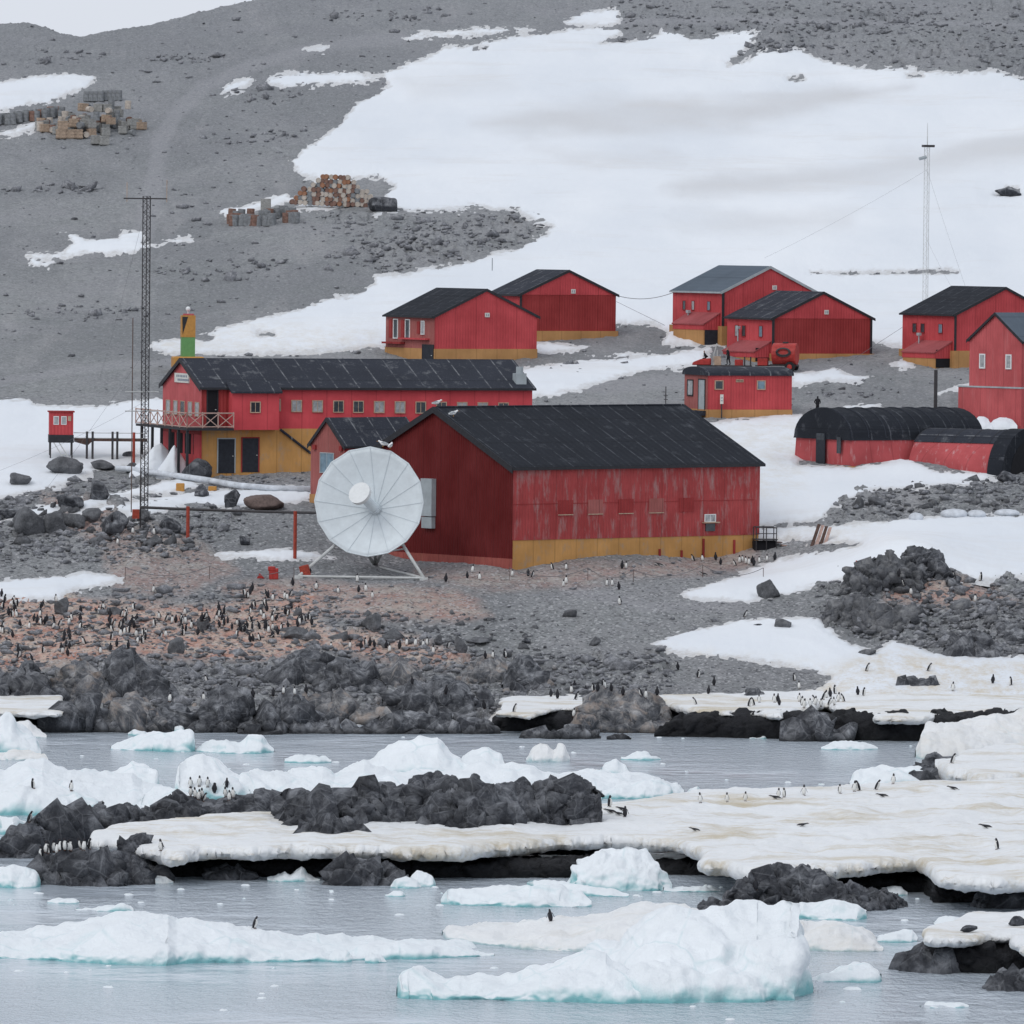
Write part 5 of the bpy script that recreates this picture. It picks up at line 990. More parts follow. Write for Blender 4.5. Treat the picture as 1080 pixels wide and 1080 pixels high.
# ---- the five huts of the back row
def porch(h, u0, u1, ztop, zlow, out, zf, roofm='porch_pink'):
    f = h.s*math.sin(h.a); y0, y1 = u0/f, u1/f; zt, zl, z0 = ztop/h.s, zlow/h.s, zf/h.s
    b = MB(); b.box((-out, y0, -2.5), (-.02, y1, zl-.05)); w = b.build('porch', 'ochre_paint', h.o)
    r = MB(); r.prism([(-out-.15, y0-.12, zl), (-.01, y0-.12, zt), (-.01, y0-.12, zt+.12), (-out-.15, y0-.12, zl+.12)], (0, y1-y0+.24, 0)); r.prism([(-out-.05, y0-.06, zl-.5), (-.01, y0-.06, zl-.5), (-.01, y0-.06, zt), (-out-.05, y0-.06, zl)], (0, y1-y0+.12, 0), 1)
    r.build('porch_roof', [roofm, 'red_paint'], w)
    return w
def porch_door(h, w, out, dx, dz, mat='dark_door'):
    """door in the porch end that faces right"""
    y = min(v.co.y for v in w.data.vertices); s_ = h.s
    d = MB(); d.box((-out+.1, y-.05, 0), (-.1, y-.005, dz/s_)); d.build('door', mat, w)
B1 = House('red_hut', 'red hut nearest the long house with three white framed side windows', 'hut', 458, 385, 30, 108, 53, group=None)
B1.walls('R', 17, 34, 28, 'red_paint', 'faded_red_paint', 'ochre_paint'); B1.roof('black_roof', over=.3, endover=.12, trimw=.12)
for u in (42, 29): B1.window('L', u, 37, 4, 19, 'window_dark', 'white_paint', fw=.1, mull=0); B1.strip('shutter', 'red_paint_dark', 'L', u+5.5, 37, 3, 19, 0, .08)
B1.window('L', 12.5, 39, 3, 13, 'window_pale', 'white_paint', fw=.08, mull=0); B1.strip('shutter', 'red_paint_dark', 'L', 17, 39, 3, 13, 0, .08)
B1.door('L', 6.2, 10, 11, 21, out0=.06); B1.strip('step', 'red_paint_dark', 'L', 42, 22, 20, 2, 0, .6); B1.strip('ledge', 'red_paint', 'L', 20, 27, 30, 1.6, 0, .5)
B2 = House('red_hut', 'red hut behind the first one, partly hidden by its roof', 'hut', 548, 361, 32, 102, 33)
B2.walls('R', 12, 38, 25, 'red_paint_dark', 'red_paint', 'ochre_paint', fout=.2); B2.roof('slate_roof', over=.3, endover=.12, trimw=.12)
MB().box((.02, -.03, B2.z1), (B2.Wu-.02, -.005, B2.z1+.06)).build('wall_seam', 'red_paint_dark', B2.o)
MB().prism([(.03, -.035, B2.z1+.02), (B2.Wu-.03, -.035, B2.z1+.02), (B2.Wu/2, -.035, B2.z2-.06)], (0, .03, 0)).build('gable_panel', 'red_paint', B2.o)
B2.strip('corner_post', 'black_trim', 'R', .8, 31, 2, 38, 0, .07); MB().tube([(-.2, B2.Wv*.85, B2.z2), (-.2, B2.Wv*.85, B2.z2+1.3)], .05, 5).build('flue', 'panel_grey', B2.o)
B3 = House('red_hut', 'tall red hut with a light grey roof in the middle of the back row', 'hut', 762, 364, 29, 100, 51)
B3.walls('R', 20, 36, 26, 'red_paint', 'red_paint', 'ochre_paint', fout=.25); B3.roof('grey_roof', over=.3, endover=.12, trimw=.12, trim='panel_grey')
for u, m_ in ((39, 'window_dark'), (30, 'window_pale'), (14, 'window_blue')): B3.window('L', u, 41, 2.8, 9, m_, 'red_paint_dark', fw=.05, mull=0)
w_ = porch(B3, 3, 34, 33, 21, 1.9, 0); porch_door(B3, w_, 1.9, 12, 22); B3.strip('corner_post', 'black_trim', 'R', 0, 38, 2.4, 36, 0, .08)
B4 = House('red_hut', 'red hut with a dark grey roof in front of the grey roofed one', 'hut', 815, 381, 28, 107, 46)
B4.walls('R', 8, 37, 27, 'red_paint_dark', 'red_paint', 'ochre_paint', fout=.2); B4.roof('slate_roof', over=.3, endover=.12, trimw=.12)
MB().prism([(.03, -.035, B4.z1+.02), (B4.Wu-.03, -.035, B4.z1+.02), (B4.Wu/2, -.035, B4.z2-.06)], (0, .03, 0)).build('gable_panel', 'red_paint', B4.o)
for u, m_ in ((36, 'window_pale'), (29, 'window_dark'), (12, 'window_blue')): B4.window('L', u, 31, 3.2, 11, m_, 'red_paint_dark', fw=.05, mull=0)
w_ = porch(B4, 2, 33, 20, 9, 1.9, 0); porch_door(B4, w_, 1.9, 12, 14, 'void_black'); B4.strip('corner_post', 'black_trim', 'R', 0, 26, 2.4, 37, 0, .08); B4.strip('corner_post', 'black_trim', 'R', 106, 26, 2, 37, 0, .08)
B5 = House('red_hut', 'red black roofed hut with a lean-to porch, last in the back row', 'hut', 1007, 388, 29, 108, 51)
B5.walls('R', 18, 38, 28, 'red_paint', 'red_paint', 'ochre_paint', fout=.25); B5.roof('black_roof', over=.3, endover=.12, trimw=.12)
for u, m_ in ((39, 'window_dark'), (31, 'window_dark'), (14, 'window_blue')): B5.window('L', u, 41, 3.4, 9, m_, 'red_paint_dark', fw=.05, mull=0)
w_ = porch(B5, 3, 34, 27, 15, 2.0, 0); porch_door(B5, w_, 2.0, 13, 19, 'void_black'); B5.strip('corner_post', 'black_trim', 'R', 0, 37, 2.2, 38, 0, .07)
for h, u, z in ((B1, 55, 53), (B2, 56, 54), (B3, 55, 61), (B4, 57, 52)):
    n = h.strip('number_plate', 'sign_white', 'R', u, z, 4.6, 4.6, 0, .10)
    for q in (-.9, .9): h.strip('digit', 'sign_mark', 'R', u+q, z, .7, 2.6, .10, .115, n)
for h in (B3, B4, B5):
    f = h.s*math.sin(h.a); m = MB(); m.tube([(-.6, 30/f, 20/h.s), (-.6, 30/f, 36/h.s)], .07, 6); m.box((-.75, 30/f-.25, 33/h.s), (-.45, 30/f+.25, 36/h.s)); m.build('flue', 'panel_grey', h.o)

# ---- tall pink house cut by the right edge
G = House('tall_house', 'tall pinkish red house with two white framed windows at the right edge', 'building', 1077, 452, 42, 110, 52)
G.walls('L', 0, 92, 28, 'pink_paint', 'pink_paint'); G.roof('grey_roof', over=.25, endover=.2, trimw=.12)
for u in (39, 13): G.window('L', u, 70, 4, 13, 'window_pale', 'white_paint', fw=.12, mull=0)
f = G.s*math.sin(G.a); MB().box((-.35, -.3, -3), (-.0, G.Wv+1.1, 42/G.s)).build('plinth_wall', 'pink_paint', G.o); MB().box((-.42, -.3, 42/G.s), (-.0, G.Wv+1.15, 43.6/G.s)).build('ledge', 'panel_grey', G.o)
MB().box((0, 0, -3), (G.Wu, G.Wv, .0)).build('foundation', 'pink_paint', G.o)

# ---- refuge cabin with the barrel roof
K = House('refuge_cabin', 'small red cabin with a rounded black roof in front of the tractor', 'cabin', 746, 441, 20, 90, 23)
K.walls('R', 9, 37, 0.01, 'red_paint', 'faded_red_paint', 'ochre_paint')
U, V, b = K.Wu, K.Wv, K.z1
cs = [(-.15, b-.1)]+[(V/2-(V/2+.15)*math.cos(t_), b+.72*math.sin(t_)**.8) for t_ in np.linspace(0.12, math.pi-.12, 13)]+[(V+.15, b-.1)]
r = MB(); r.prism([(-.2, y, z) for y, z in cs], (U+.35, 0, 0)); r.build('roof', 'slate_roof', K.o)
for u, m_ in ((12, 'window_dark'), (57, 'window_blue')): K.window('R', u, 35, 7.5, 8, m_, 'frame_tan', fw=.09, mull=0)
sg = K.strip('signboard', 'frame_tan', 'R', 34, 39.5, 8, 3, 0, .06)
for q in range(5): K.strip('lettering', 'wood_dark', 'R', 31+q*1.5, 39.5, .8, 1.4, .06, .075, sg)
K.door('L', 5.5, 24, 6, 32, 'panel_grey'); K.window('L', 17, 31, 5, 15, 'window_pale', 'black_trim', fw=.12, mull=0); K.strip('step', 'slate_roof', 'L', 9, 5, 16, 5, 0, 1.0)

# ---- the two barrel roofed sheds
def quonset(name, label, px, py, a, Lpx, Wm, zc, rise, base, door, end='red', roofm='black_roof', slant=.55, top=None):
    """near corner px,py; long side runs to the right; width Wm going back-left; zc wall height px; rise px"""
    p = ground(px, py); s_ = F/p.y; L = Lpx/s_/math.cos(R(a)); o = empty(name, p, R(a), label, 'shed')
    h = zc/s_; rr = rise/s_; W = Wm
    # cross-section: leaning wall then arch, in y (across) and z
    low = [(0, -2.5), (0, 0)]; n = 16
    pts = [(slant-slant*math.cos(0), 0.0)]
    arc = [(slant*1.0+(W/2-slant)*(1-math.cos(t_)), h+rr*math.sin(t_)) for t_ in np.linspace(0, math.pi, n)]
    wall = MB(); sec = [(-.0, -2.5), (slant, h), (W-slant, h), (W, -2.5)]
    wall.prism([(0, y, z) for y, z in sec], (L, 0, 0)); wall.build('wall', 'quonset_red', o)
    k = 1; up_ = MB(); out = [(y, z) for y, z in arc]
    inner = [(y+(W/2-y)*.03, z-.12) for y, z in arc]
    up_.prism([(-.25, y, z+.02) for y, z in arc]+[(-.25, arc[-1][0]+.1, h-.15), (-.25, arc[0][0]-.1, h-.15)], (L+.5, 0, 0)); ro = up_.build('roof', roofm, o)
    rib = MB()
    for xx in (np.arange(0, L+.1, 1.9) if base else [0, L]):
        rib.tube([(xx-.02, y, z+.05) for y, z in arc], .06, 4)
    rib.build('roof_rib', 'slate_roof', ro)
    return o, s_, L, W, h, rr
q, s_, L, W, h, rr = quonset('barrel_shed', 'long barrel roofed shed with red sides and a dark door in its arched end', 902, 492, 32, 142, 10.2, 29, 31, 6, True)
# arched end wall: lower half red, upper half dark, door and a slit window
m = MB(); m.box((-.34, W*.44, -.6), (-.255, W*.58, h*1.15)); d = m.build('door', 'dark_door', q); MB().box((-.36, W*.45, h*.9), (-.345, W*.57, h*1.15)).build('pane', 'window_dark', d)
MB().box((-.34, W*.19, h*.45), (-.26, W*.25, h*1.05)).build('window', 'window_dark', q)
MB().tube([(L*.86, W/2, h+rr*.7), (L*.86, W/2, h+rr+3.5)], .17, 8).build('chimney', 'dark_metal', q)
MB().box((-.7, -.2, -2), (.1, W+1, .0)).build('step', 'ochre_paint', q)
g2 = ground(1042, 501); s2 = F/g2.y; q2 = empty('barrel_shed', g2, R(58), 'shorter dented barrel shed with flaking red side half buried in snow', 'shed')
W2, V2, r2 = 9.0, 82/s2/math.sin(R(58)), 46/s2
def arc2(z0, z1, k=1.0, n=12):
    a0, a1 = math.asin(min(1, z0/r2)), math.asin(min(1, z1/r2)); return [(W2/2-W2/2*k*math.cos(t_), r2*k*math.sin(t_)) for t_ in np.linspace(a0, a1, n)]
full = [(W2/2-W2/2*math.cos(t_), r2*math.sin(t_)) for t_ in np.linspace(0, math.pi, 28)]
m = MB(); m.prism([(x, 0, z) for x, z in [(0, -2.5)]+full+[(W2, -2.5)]], (0, V2, 0)); m.build('wall', 'quonset_red', q2)
up2 = [(W2/2-(W2/2+.06)*math.cos(t_), (r2+.06)*math.sin(t_)) for t_ in np.linspace(math.asin(.70), math.pi-math.asin(.70), 22)]
m = MB(); m.prism([(x, -.05, z) for x, z in up2], (0, V2+.15, 0)); ro = m.build('roof', 'slate_roof', q2)
m = MB()
for yy_ in np.linspace(.6, V2, 5): m.tube([(x, yy_, z) for x, z in up2], .05, 4)
m.build('roof_rib', 'black_trim', ro)
m = MB(); m.prism([(x*1.06-W2*.03, -1.6, z*1.05) for x, z in [(0, -2.5)]+full+[(W2, -2.5)]], (0, 1.58, 0)); m.build('end_canopy', 'black_roof', q2)
MB().prism([(x*.7+W2*.15, -1.63, z*.75) for x, z in full], (0, .02, 0)).build('end_opening', 'void_black', q2)

# ---- small look-out cabin on stilts with its walkway
def cabin():
    p = ground(77, 488); s_ = F/p.y; z0 = 21/s_; o = empty('stilt_cabin', p, R(6), 'tiny red cabin on stilts with two white windows over the left snow', 'cabin')
    w = 25/s_; m = MB(); m.box((-w, 0, z0+.7), (0, w*.9, z0+32/s_)); wl = m.build('wall', 'red_paint', o); MB().box((-w-.05, -.05, z0), (.05, w*.9+.05, z0+.72)).build('floor', 'black_trim', o)
    MB().box((-w-.12, -.12, z0+32/s_), (.12, w*.9+.12, z0+32/s_+.12)).build('roof', 'red_paint_dark', o)
    for x in (-w+.35, -w+1.05):
        fr = MB(); fr.box((x, -.04, z0+19/s_), (x+.5, 0.01, z0+28/s_)); f_ = fr.build('window', 'white_paint', o); MB().box((x+.06, -.055, z0+19.8/s_), (x+.44, -.042, z0+27.2/s_)).build('pane', 'window_pale', f_)
    MB().box((-.5, -.04, z0+23/s_), (-.2, .01, z0+28/s_)).build('notice', 'frame_tan', o)
    st = MB(); st.tube([(-w+.4, 0, z0), (-w*.1+.5, -.3, -1.5)], .05, 5); st.tube([(-w+.9, 0, z0), (-w*.1+1.0, -.3, -1.5)], .05, 5); st.tube([(-w*.5, -.1, z0*.4), (-w*.5+.5, -.1, z0*.4)], .05, 5); st.build('ladder', 'galvanised', o)
    st = MB()
    for x in (-w+.1, -.1):
        for y in (.2, w*.8): st.tube([(x, y, z0), (x, y, -2)], .07, 5)
    st.build('stilt', 'dark_metal', o)
    # walkway
    k = empty('walkway', p+Vector((0, .5, 0)), R(3), 'dark timber walkway on posts leading from the little cabin to the long house', 'walkway')
    Lw = 78/s_; MB().box((.05, 0, z0+.15), (Lw, 1.3, z0+.42)).build('deck', 'wood_dark', k)
    g = MB(); g.prism([(0, .02, z0+.1), (15/s_, .02, z0-.25), (20/s_, .02, z0+.15)], (0, 1.2, 0)); g.build('bracket', 'wood_dark', k)
    for x, t_ in ((14, 36), (20, 35), (41, 37), (46, 36)):
        MB().box((x/s_-.09, -.12, -1.5), (x/s_+.12, .08, z0+12/s_)).build('post', 'dark_metal', k)
    for z in (z0+5/s_, z0+10.5/s_): MB().tube([(0, 0, z), (Lw, 0, z)], .035, 4).build('handrail', 'galvanised', k)
cabin()
# ------------------------------------------------------------------ satellite dish
def dish():
    foot = ground(385, 606); s_ = F/foot.y; rd = 58.5/s_
    C0 = atD(389, 529, foot.y-1.0)
    root = empty('satellite_dish', foot, 0, 'huge white satellite dish on a tripod with two gulls perched on top', 'satellite dish')
    L = C0-foot; ax = Vector((-.12, -1, .10)).normalized()           # where it looks
    q = ax.to_track_quat('Z', 'Y').to_matrix(); dep = .8
    nr_, ns = 9, 64; vs = []; fs = []
    oc = q.transposed()@Vector((.5, 0, -.62)); oc.z = 0
    def P(r, a, off=0): z = dep*(r/rd)**2-dep; return L+q@(Vector((r*math.cos(a), r*math.sin(a), z+off))+oc*(1-r/rd)**1)
    for i in range(nr_+1):
        for j in range(ns):
            a = 2*math.pi*j/ns; r = rd*i/nr_
            if i == nr_: k = 2*math.pi/16; r *= math.cos(k/2)/math.cos((a % k)-k/2)*.998
            vs.append(P(max(r, .01), a))
    for i in range(nr_):
        for j in range(ns): fs.append((i*ns+j, i*ns+(j+1) % ns, (i+1)*ns+(j+1) % ns, (i+1)*ns+j))
    m = MB().add(vs, fs); o = m.build('reflector', 'dish_white', root, smooth=True)
    sd = o.modifiers.new('Solidify', 'SOLIDIFY'); sd.thickness = .04; sd.offset = 0
    r_ = MB()
    for j in range(16): a = 2*math.pi*j/16; r_.tube([P(rd*t_, a, .05) for t_ in (.06, .25, .5, .75, .99)], .016, 4)
    r_.build('panel_seam', 'dish_rib', root)
    r_ = MB(); r_.tube([P(rd*.985*math.cos(math.pi/16)/math.cos(((2*math.pi*j/64) % (math.pi/8))-math.pi/16), 2*math.pi*j/64, -.03) for j in range(65)], .07, 5); r_.build('rim', 'dish_white', root)
    fd = MB(); b0 = L+q@(Vector((0, 0, -dep))+oc); fd.tube([b0, b0+ax*2.2+Vector((-1.0, 0, 1.15))], .42, 16); fd.build('feed_horn', 'dish_white', root, smooth=False)
    fb = MB(); e = b0+ax*2.2+Vector((-1.0, 0, 1.15)); d = (e-b0).normalized(); fb.tube([e-d*.1, e+d*.25], .98, 28); fb.build('feed_cap', 'white_paint', root)
    fb = MB(); fb.tube([b0, b0+d*.3], .52, 16); fb.build('feed_ring', 'dish_rib', root)
    bk = MB(); hub = L-ax*(dep+1.1)
    for j in range(8): a = 2*math.pi*j/8; bk.tube([hub, P(rd*.62, a, -.1)], .06, 5)
    bk.tube([hub, hub+ax*1.0], .6, 10); bk.build('back_frame', 'galvanised', root)
    def gp(px, py, dy=0):
        g_ = ground(px, py); return Vector((g_.x, g_.y+dy, g_.z+.1))-foot
    l0, l1, l2 = gp(315, 609), gp(447, 611), gp(395, 600, 3)
    tops = [hub+Vector((-1.6, .1, -2.3)), hub+Vector((1.8, .1, -2.2)), hub+Vector((.3, .6, -1.8))]
    for a_, b_ in ((l0, tops[0]), (l1, tops[1]), (l2, tops[2]), (l2, tops[0]), (l2, tops[1])): MB().tube([a_, b_], .14, 8).build('leg', 'galvanised', root, smooth=True)
    fr = MB()
    for a_, b_ in ((l0, l1), (l1, l2), (l2, l0)): fr.tube([a_, b_], .12, 6)
    fr.build('base_frame', 'galvanised', root)
    for l in (l0, l1, l2): MB().box(l-Vector((.35, .35, .35)), l+Vector((.35, .35, .06))).build('foot_plate', 'galvanised', root)
    br = MB(); br.tube([hub, tops[0]], .16, 6); br.tube([hub, tops[1]], .16, 6); br.tube([hub, tops[2]], .16, 6); br.tube([tops[0], tops[1]], .1, 6); br.tube([tops[0]*.6+l0*.4, l2*.7+tops[2]*.3], .07, 5); br.tube([l2*.7+tops[2]*.3, tops[1]*.6+l1*.4], .07, 5)
    br.build('mount_frame', 'galvanised', root)
    mt = MB(); mt.box(hub+Vector((.7, -.3, -2.6)), hub+Vector((1.5, .4, -1.7))); mt.build('motor_box', 'dark_metal', root, bev=.05)
    return foot, L, rd
dfoot, dL, drd = dish()

# ------------------------------------------------------------------ gulls
def gull(p, rz, label):
    root = empty('gull', p, rz, label, 'gull', None); m = MB()
    prof = [(-.30, .02, .03), (-.2, .07, .05), (-.05, .11, .07), (.08, .11, .10), (.16, .075, .15), (.2, .06, .2), (.25, .055, .22), (.29, .02, .21)]
    n = 10; vs = []; fs = []
    for x, r, z in prof:
        for j in range(n): a = 2*math.pi*j/n; vs.append((x, r*math.cos(a), z+.12+r*math.sin(a)))
    for i in range(len(prof)-1):
        for j in range(n): fs.append((i*n+j, i*n+(j+1) % n, (i+1)*n+(j+1) % n, (i+1)*n+j))
    fs += [tuple(range(n)), tuple((len(prof)-1)*n+j for j in range(n))]
    m.add(vs, fs); m.build('body', 'gull_white', root, smooth=True)
    b = MB(); b.tube([(.28, 0, .33), (.38, 0, .31)], .018, 5, r1=.006); b.build('beak', 'orange_paint', root)
    w = MB()
    for sgn in (-1, 1): w.prism([(.1, sgn*.11, .28), (-.05, sgn*.125, .3), (-.34, sgn*.06, .19), (-.1, sgn*.125, .2)], (0, sgn*.015, 0))
    w.build('wing', 'panel_grey', root)
    for sgn in (-1, 1): MB().tube([(.0, sgn*.04, .12), (.0, sgn*.04, 0)], .01, 4).build('leg', 'orange_paint', root)
    root.scale = (1.5, 1.5, 1.5)
gull(dfoot+dL+Vector((1.15, .0, drd*.985)), 2.9, 'white gull perched leftmost on top of the dish'); gull(dfoot+dL+Vector((1.75, .0, drd*.95)), 1.2, 'white gull perched rightmost on top of the dish')
Hm = HALL.o.matrix_world if False else Matrix.Translation(HALL.p) @ Matrix.Rotation(HALL.a, 4, 'Z')
gull(Hm @ Vector((0.1, HALL.Wv/2, HALL.z2+.3)), 0, 'gull standing on the peak of the big hall roof'); gull(Hm @ Vector((.2, HALL.Wv/2-2.1, HALL.z2-.55)), .4, 'gull sitting just below the peak of the big hall roof')

# ------------------------------------------------------------------ lattice masts
def mast(name, px, py, wpx, hpx, label, mat='dark_metal', seg=40, thick=.035, arm=None, top=0):
    p = ground(px, py); s_ = F/p.y; w = wpx/s_/2; h = hpx/s_; root = empty(name, p, .3, label, 'radio mast')
    c = [Vector((w*math.cos(a), w*math.sin(a), 0)) for a in (.3, .3+2.094, .3+4.189)]
    m = MB()
    for q in c: m.tube([q, q+Vector((0, 0, h))], thick*1.4, 5)
    m.build('upright', mat, root)
    b = MB()
    for k in range(seg):
        z0, z1 = h*k/seg, h*(k+1)/seg
        for j in range(3):
            a_, b_ = c[j], c[(j+1) % 3]
            if k % 2: a_, b_ = b_, a_
            b.tube([a_+Vector((0, 0, z0)), b_+Vector((0, 0, z1))], thick*.6, 4); b.tube([a_+Vector((0, 0, z1)), b_+Vector((0, 0, z1))], thick*.5, 4)
    b.build('lattice', mat, root)
    if top: MB().tube([(0, 0, h), (0, 0, h+top/s_)], .06, 5, r1=.02).build('top_rod', mat, root)
    if arm:
        a = arm/s_/2; m = MB(); m.tube([(-a*math.cos(.3)-.3, a*math.sin(.3), h-.2), (a*math.cos(.3), -a*math.sin(.3), h-.2)], .06, 5); m.build('crossarm', mat, root)
        for sg, hh in ((-1, 2.4), (1, 2.9)): MB().tube([(sg*a*math.cos(.3), -sg*a*math.sin(.3), h-.5), (sg*a*math.cos(.3), -sg*a*math.sin(.3), h+hh*.5)], .03, 4).build('whip_antenna', 'frame_tan', root)
    return p, h, s_
mp1, mh1, ms1 = mast('lattice_mast', 152, 545, 9, 338, 'tall dark lattice mast with a crossarm at the left', seg=60, arm=42)
MB().tube([(-.9, 1, 0), (-.9, 1, mh1*.62)], .05, 5).build('thin_pole', 'brick_red', bpy.data.objects['lattice_mast'])
for z in (.33, .39): MB().tube([(-1.8, 0, mh1*z), (1.2, 0, mh1*z)], .05, 5).build('bracket', 'galvanised', bpy.data.objects['lattice_mast'])
mp2, mh2, ms2 = mast('lattice_mast', 976, 322, 6.2, 168, 'slim grey guyed mast standing in the snow at the right', mat='galvanised', seg=34, thick=.02, top=24)
r0 = bpy.data.objects['lattice_mast.001']; MB().tube([(-.9, 0, mh2-1.4), (-.1, 0, mh2-1.2)], .18, 8).build('drum_antenna', 'panel_grey', r0); MB().box((-.5, -.4, mh2-.15), (.7, .4, mh2+.1)).build('platform', 'dark_metal', r0)
def wire(name, pts, label, r=.022, mat='wire', cat='cable', group=None):
    m = MB(); c = Vector(pts[0]); m.tube(pts, r, 4); o = m.build(name, mat, None, loc=c); tag(o, label, cat, group); return o
def sag(a, b, d, n=10): return [Vector(a).lerp(Vector(b), i/n)-Vector((0, 0, 4*d*(i/n)*(1-i/n))) for i in range(n+1)]
t1 = mp1+Vector((0, 0, mh1*.98)); t2 = mp2+Vector((0, 0, mh2*.85))
for a_, b_, lb in ((mp1+Vector((0, 0, mh1*.36)), ground(-10, 500), 'guy wire from mid mast down to the left edge snow'), (mp1+Vector((0, 0, mh1*.52)), ground(30, 540), 'guy wire from the left mast to the rocky bank'), (t1, ground(105, 400), 'guy wire from the top of the left mast to the slope behind'),
                  (t2, ground(800, 275), 'long guy wire of the right mast running left over the snow'), (t2, ground(1035, 350), 'guy wire of the right mast running down to the right'), (mp2+Vector((0, 0, mh2*.42)), ground(1020, 330), 'short guy wire of the right mast')):
    wire('guy_wire', sag(a_, b_, .3), lb, r=.009)
wire('overhead_cable', sag(Matrix.Translation(B2.p) @ Matrix.Rotation(B2.a, 4, 'Z') @ Vector((B2.Wu, 0, B2.z1)), Matrix.Translation(B3.p) @ Matrix.Rotation(B3.a, 4, 'Z') @ Vector((0, B3.Wv, B3.z1-.2)), .5), 'thin black cable sagging between two back row huts', r=.03)
for a_, b_, lb in (((650, 318, 800), (705, 345), 'stay wire from the wall of the second hut'), ((952, 345, 775), (880, 392), 'stay wire from the last hut down to the gravel')):
    wire('guy_wire', [atD(*a_), ground(*b_)], lb, r=.02)

# ------------------------------------------------------------------ striped tower with its lamp ball
def tower():
    g = ground(195, 400); P = g+Vector((0, 6, 0)); s_ = F/P.y; root = empty('beacon_tower', P, .15, 'green and orange tower with a black triangle and a lamp ball on top', 'tower')
    zt = lambda py: (atD(195, py, P.y).z-P.z)
    b = 7.0/s_
    MB().box((-b*.96, -b*.96, 0), (b*.96, b*.96, zt(382))).build('shaft', 'dark_metal', root)
    MB().box((-b*2.3, -b*2.0, zt(388)), (b*2.3, b*2.0, zt(376))).build('platform', 'orange_paint', root, bev=.1)
    MB().box((-b, -b, zt(376)), (b, b, zt(355.5))).build('green_panel', 'green_paint', root)
    MB().box((-b*1.03, -b*1.03, zt(355.5)), (b*1.03, b*1.03, zt(332.5))).build('orange_panel', 'orange_paint', root)
    MB().prism([(-b*.98, -b*1.045, zt(334)), (-b*.1, -b*1.045, zt(334)), (-b*.9, -b*1.045, zt(353))], (0, .03, 0)).build('black_triangle', 'black_trim', root)
    MB().box((-b*.7, -b*1.0, zt(332.4)), (b*.8, b*.6, zt(330.8))).build('cap', 'pink_paint', root)
    MB().tube([(0, 0, zt(331)), (0, 0, zt(328))], .1, 6).build('lamp_stem', 'galvanised', root)
    bm = bmesh.new(); bmesh.ops.create_uvsphere(bm, u_segments=16, v_segments=10, radius=2.6/s_); bmesh.ops.translate(bm, verts=bm.verts, vec=(0, 0, zt(325.8))); me = bpy.data.meshes.new('lamp'); bm.to_mesh(me); bm.free(); me.materials.append(MAT['white_paint']); me.shade_smooth()
    link(bpy.data.objects.new('lamp', me), root)
tower()

# ------------------------------------------------------------------ pipe rack, pipes, posts
def post(px, py, hpx, wpx, mat, name, label, cat='post', cap=None):
    p = ground(px, py); s_ = F/p.y; m = MB(); m.tube([p-Vector((0, 0, .4)), p+Vector((0, 0, hpx/s_))], wpx/s_/2, 8, r1=wpx/s_/2*.92); o = m.build(name, mat, None, loc=p); return tag(o, label, cat)
rk = empty('pipe_rack', ground(198, 575), 0, 'dark horizontal pipe carried on red posts left of the dish', 'pipe rack'); o_ = rk.location.copy()
pa, pb = atD(148, 535, ground(148, 560).y), atD(338, 541, ground(330, 590).y+2)
MB().tube([q-o_ for q in sag(pa, pb, .05, 6)], .12, 8).build('pipe', 'dark_metal', rk)
for (a_, b_, c_) in ((198, 571, 37), (311, 590, 51)):
    g = ground(a_, b_); MB().tube([g-o_-Vector((0, 0, .3)), g-o_+Vector((0, 0, c_*g.y/F))], .15, 8).build('post', 'pole_red', rk)
g = ground(148, 558); MB().tube([g-o_-Vector((0, 0, .3)), g-o_+Vector((0, 0, 62*g.y/F))], .08, 6).build('post', 'dark_metal', rk)
MB().box(g-o_+Vector((-.7, -.2, .9)), g-o_+Vector((-.1, .3, 1.7))).build('red_box', 'pole_red', rk)
post(141, 494, 38, 3, 'pole_red', 'marker_post', 'red marker post in the snow beside the walkway')
pts = [(122, 499), (138, 500), (155, 503), (180, 506), (215, 511), (250, 517), (285, 520), (327, 521)]
m = MB(); pp = [ground(a_, b_)+Vector((0, 0, .45)) for a_, b_ in pts]; m.tube(pp, .27, 10); tag(m.build('insulated_pipe', 'snow_pipe', None, loc=pp[0], smooth=True), 'long white insulated pipe lying in front of the mustard garage', 'pipe')
for a_, b_, lb in ((191, 518, 'orange block under the white pipe'), (225, 517, 'flat orange block beside the white pipe')):
    g = ground(a_, b_); k = 8 if a_ < 200 else 4
    w_ = MB(); w_.box(g+Vector((-.45, -.3, -.1)), g+Vector((.3, .3, k/11.3))); tag(w_.build('pipe_block', 'orange_paint', None, loc=g, bev=.05), lb, 'block')
def signpost():
    p = ground(761, 441); r_ = empty('sign_post', p, 0, 'white sign on a dark post in front of the rounded roof cabin', 'sign'); s_ = F/p.y
    MB().tube([(0, 0, -.2), (0, 0, 22/s_)], .07, 6).build('post', 'dark_metal', r_); b = MB().box((-.16, -.1, 15/s_), (.16, -.05, 25/s_)).build('sign_panel', 'sign_white', r_)
    for k in range(2): MB().box((-.08, -.112, (18+3*k)/s_), (.08, -.102, (18.9+3*k)/s_)).build('mark', 'sign_mark', b)
signpost()
x_ = empty('wind_sensor_pole', ground(702, 436), 0, 'thin pole with crossbars behind the hall roof', 'pole'); MB().tube([(0, 0, 0), (0, 0, 2.6)], .05, 5).build('pole', 'dark_metal', x_); MB().tube([(-.22, 0, 1.7), (.22, 0, 1.7)], .035, 5).build('crossbar', 'dark_metal', x_); MB().tube([(-.2, 0, 1.35), (.2, 0, 1.35)], .035, 5).build('crossbar', 'dark_metal', x_)
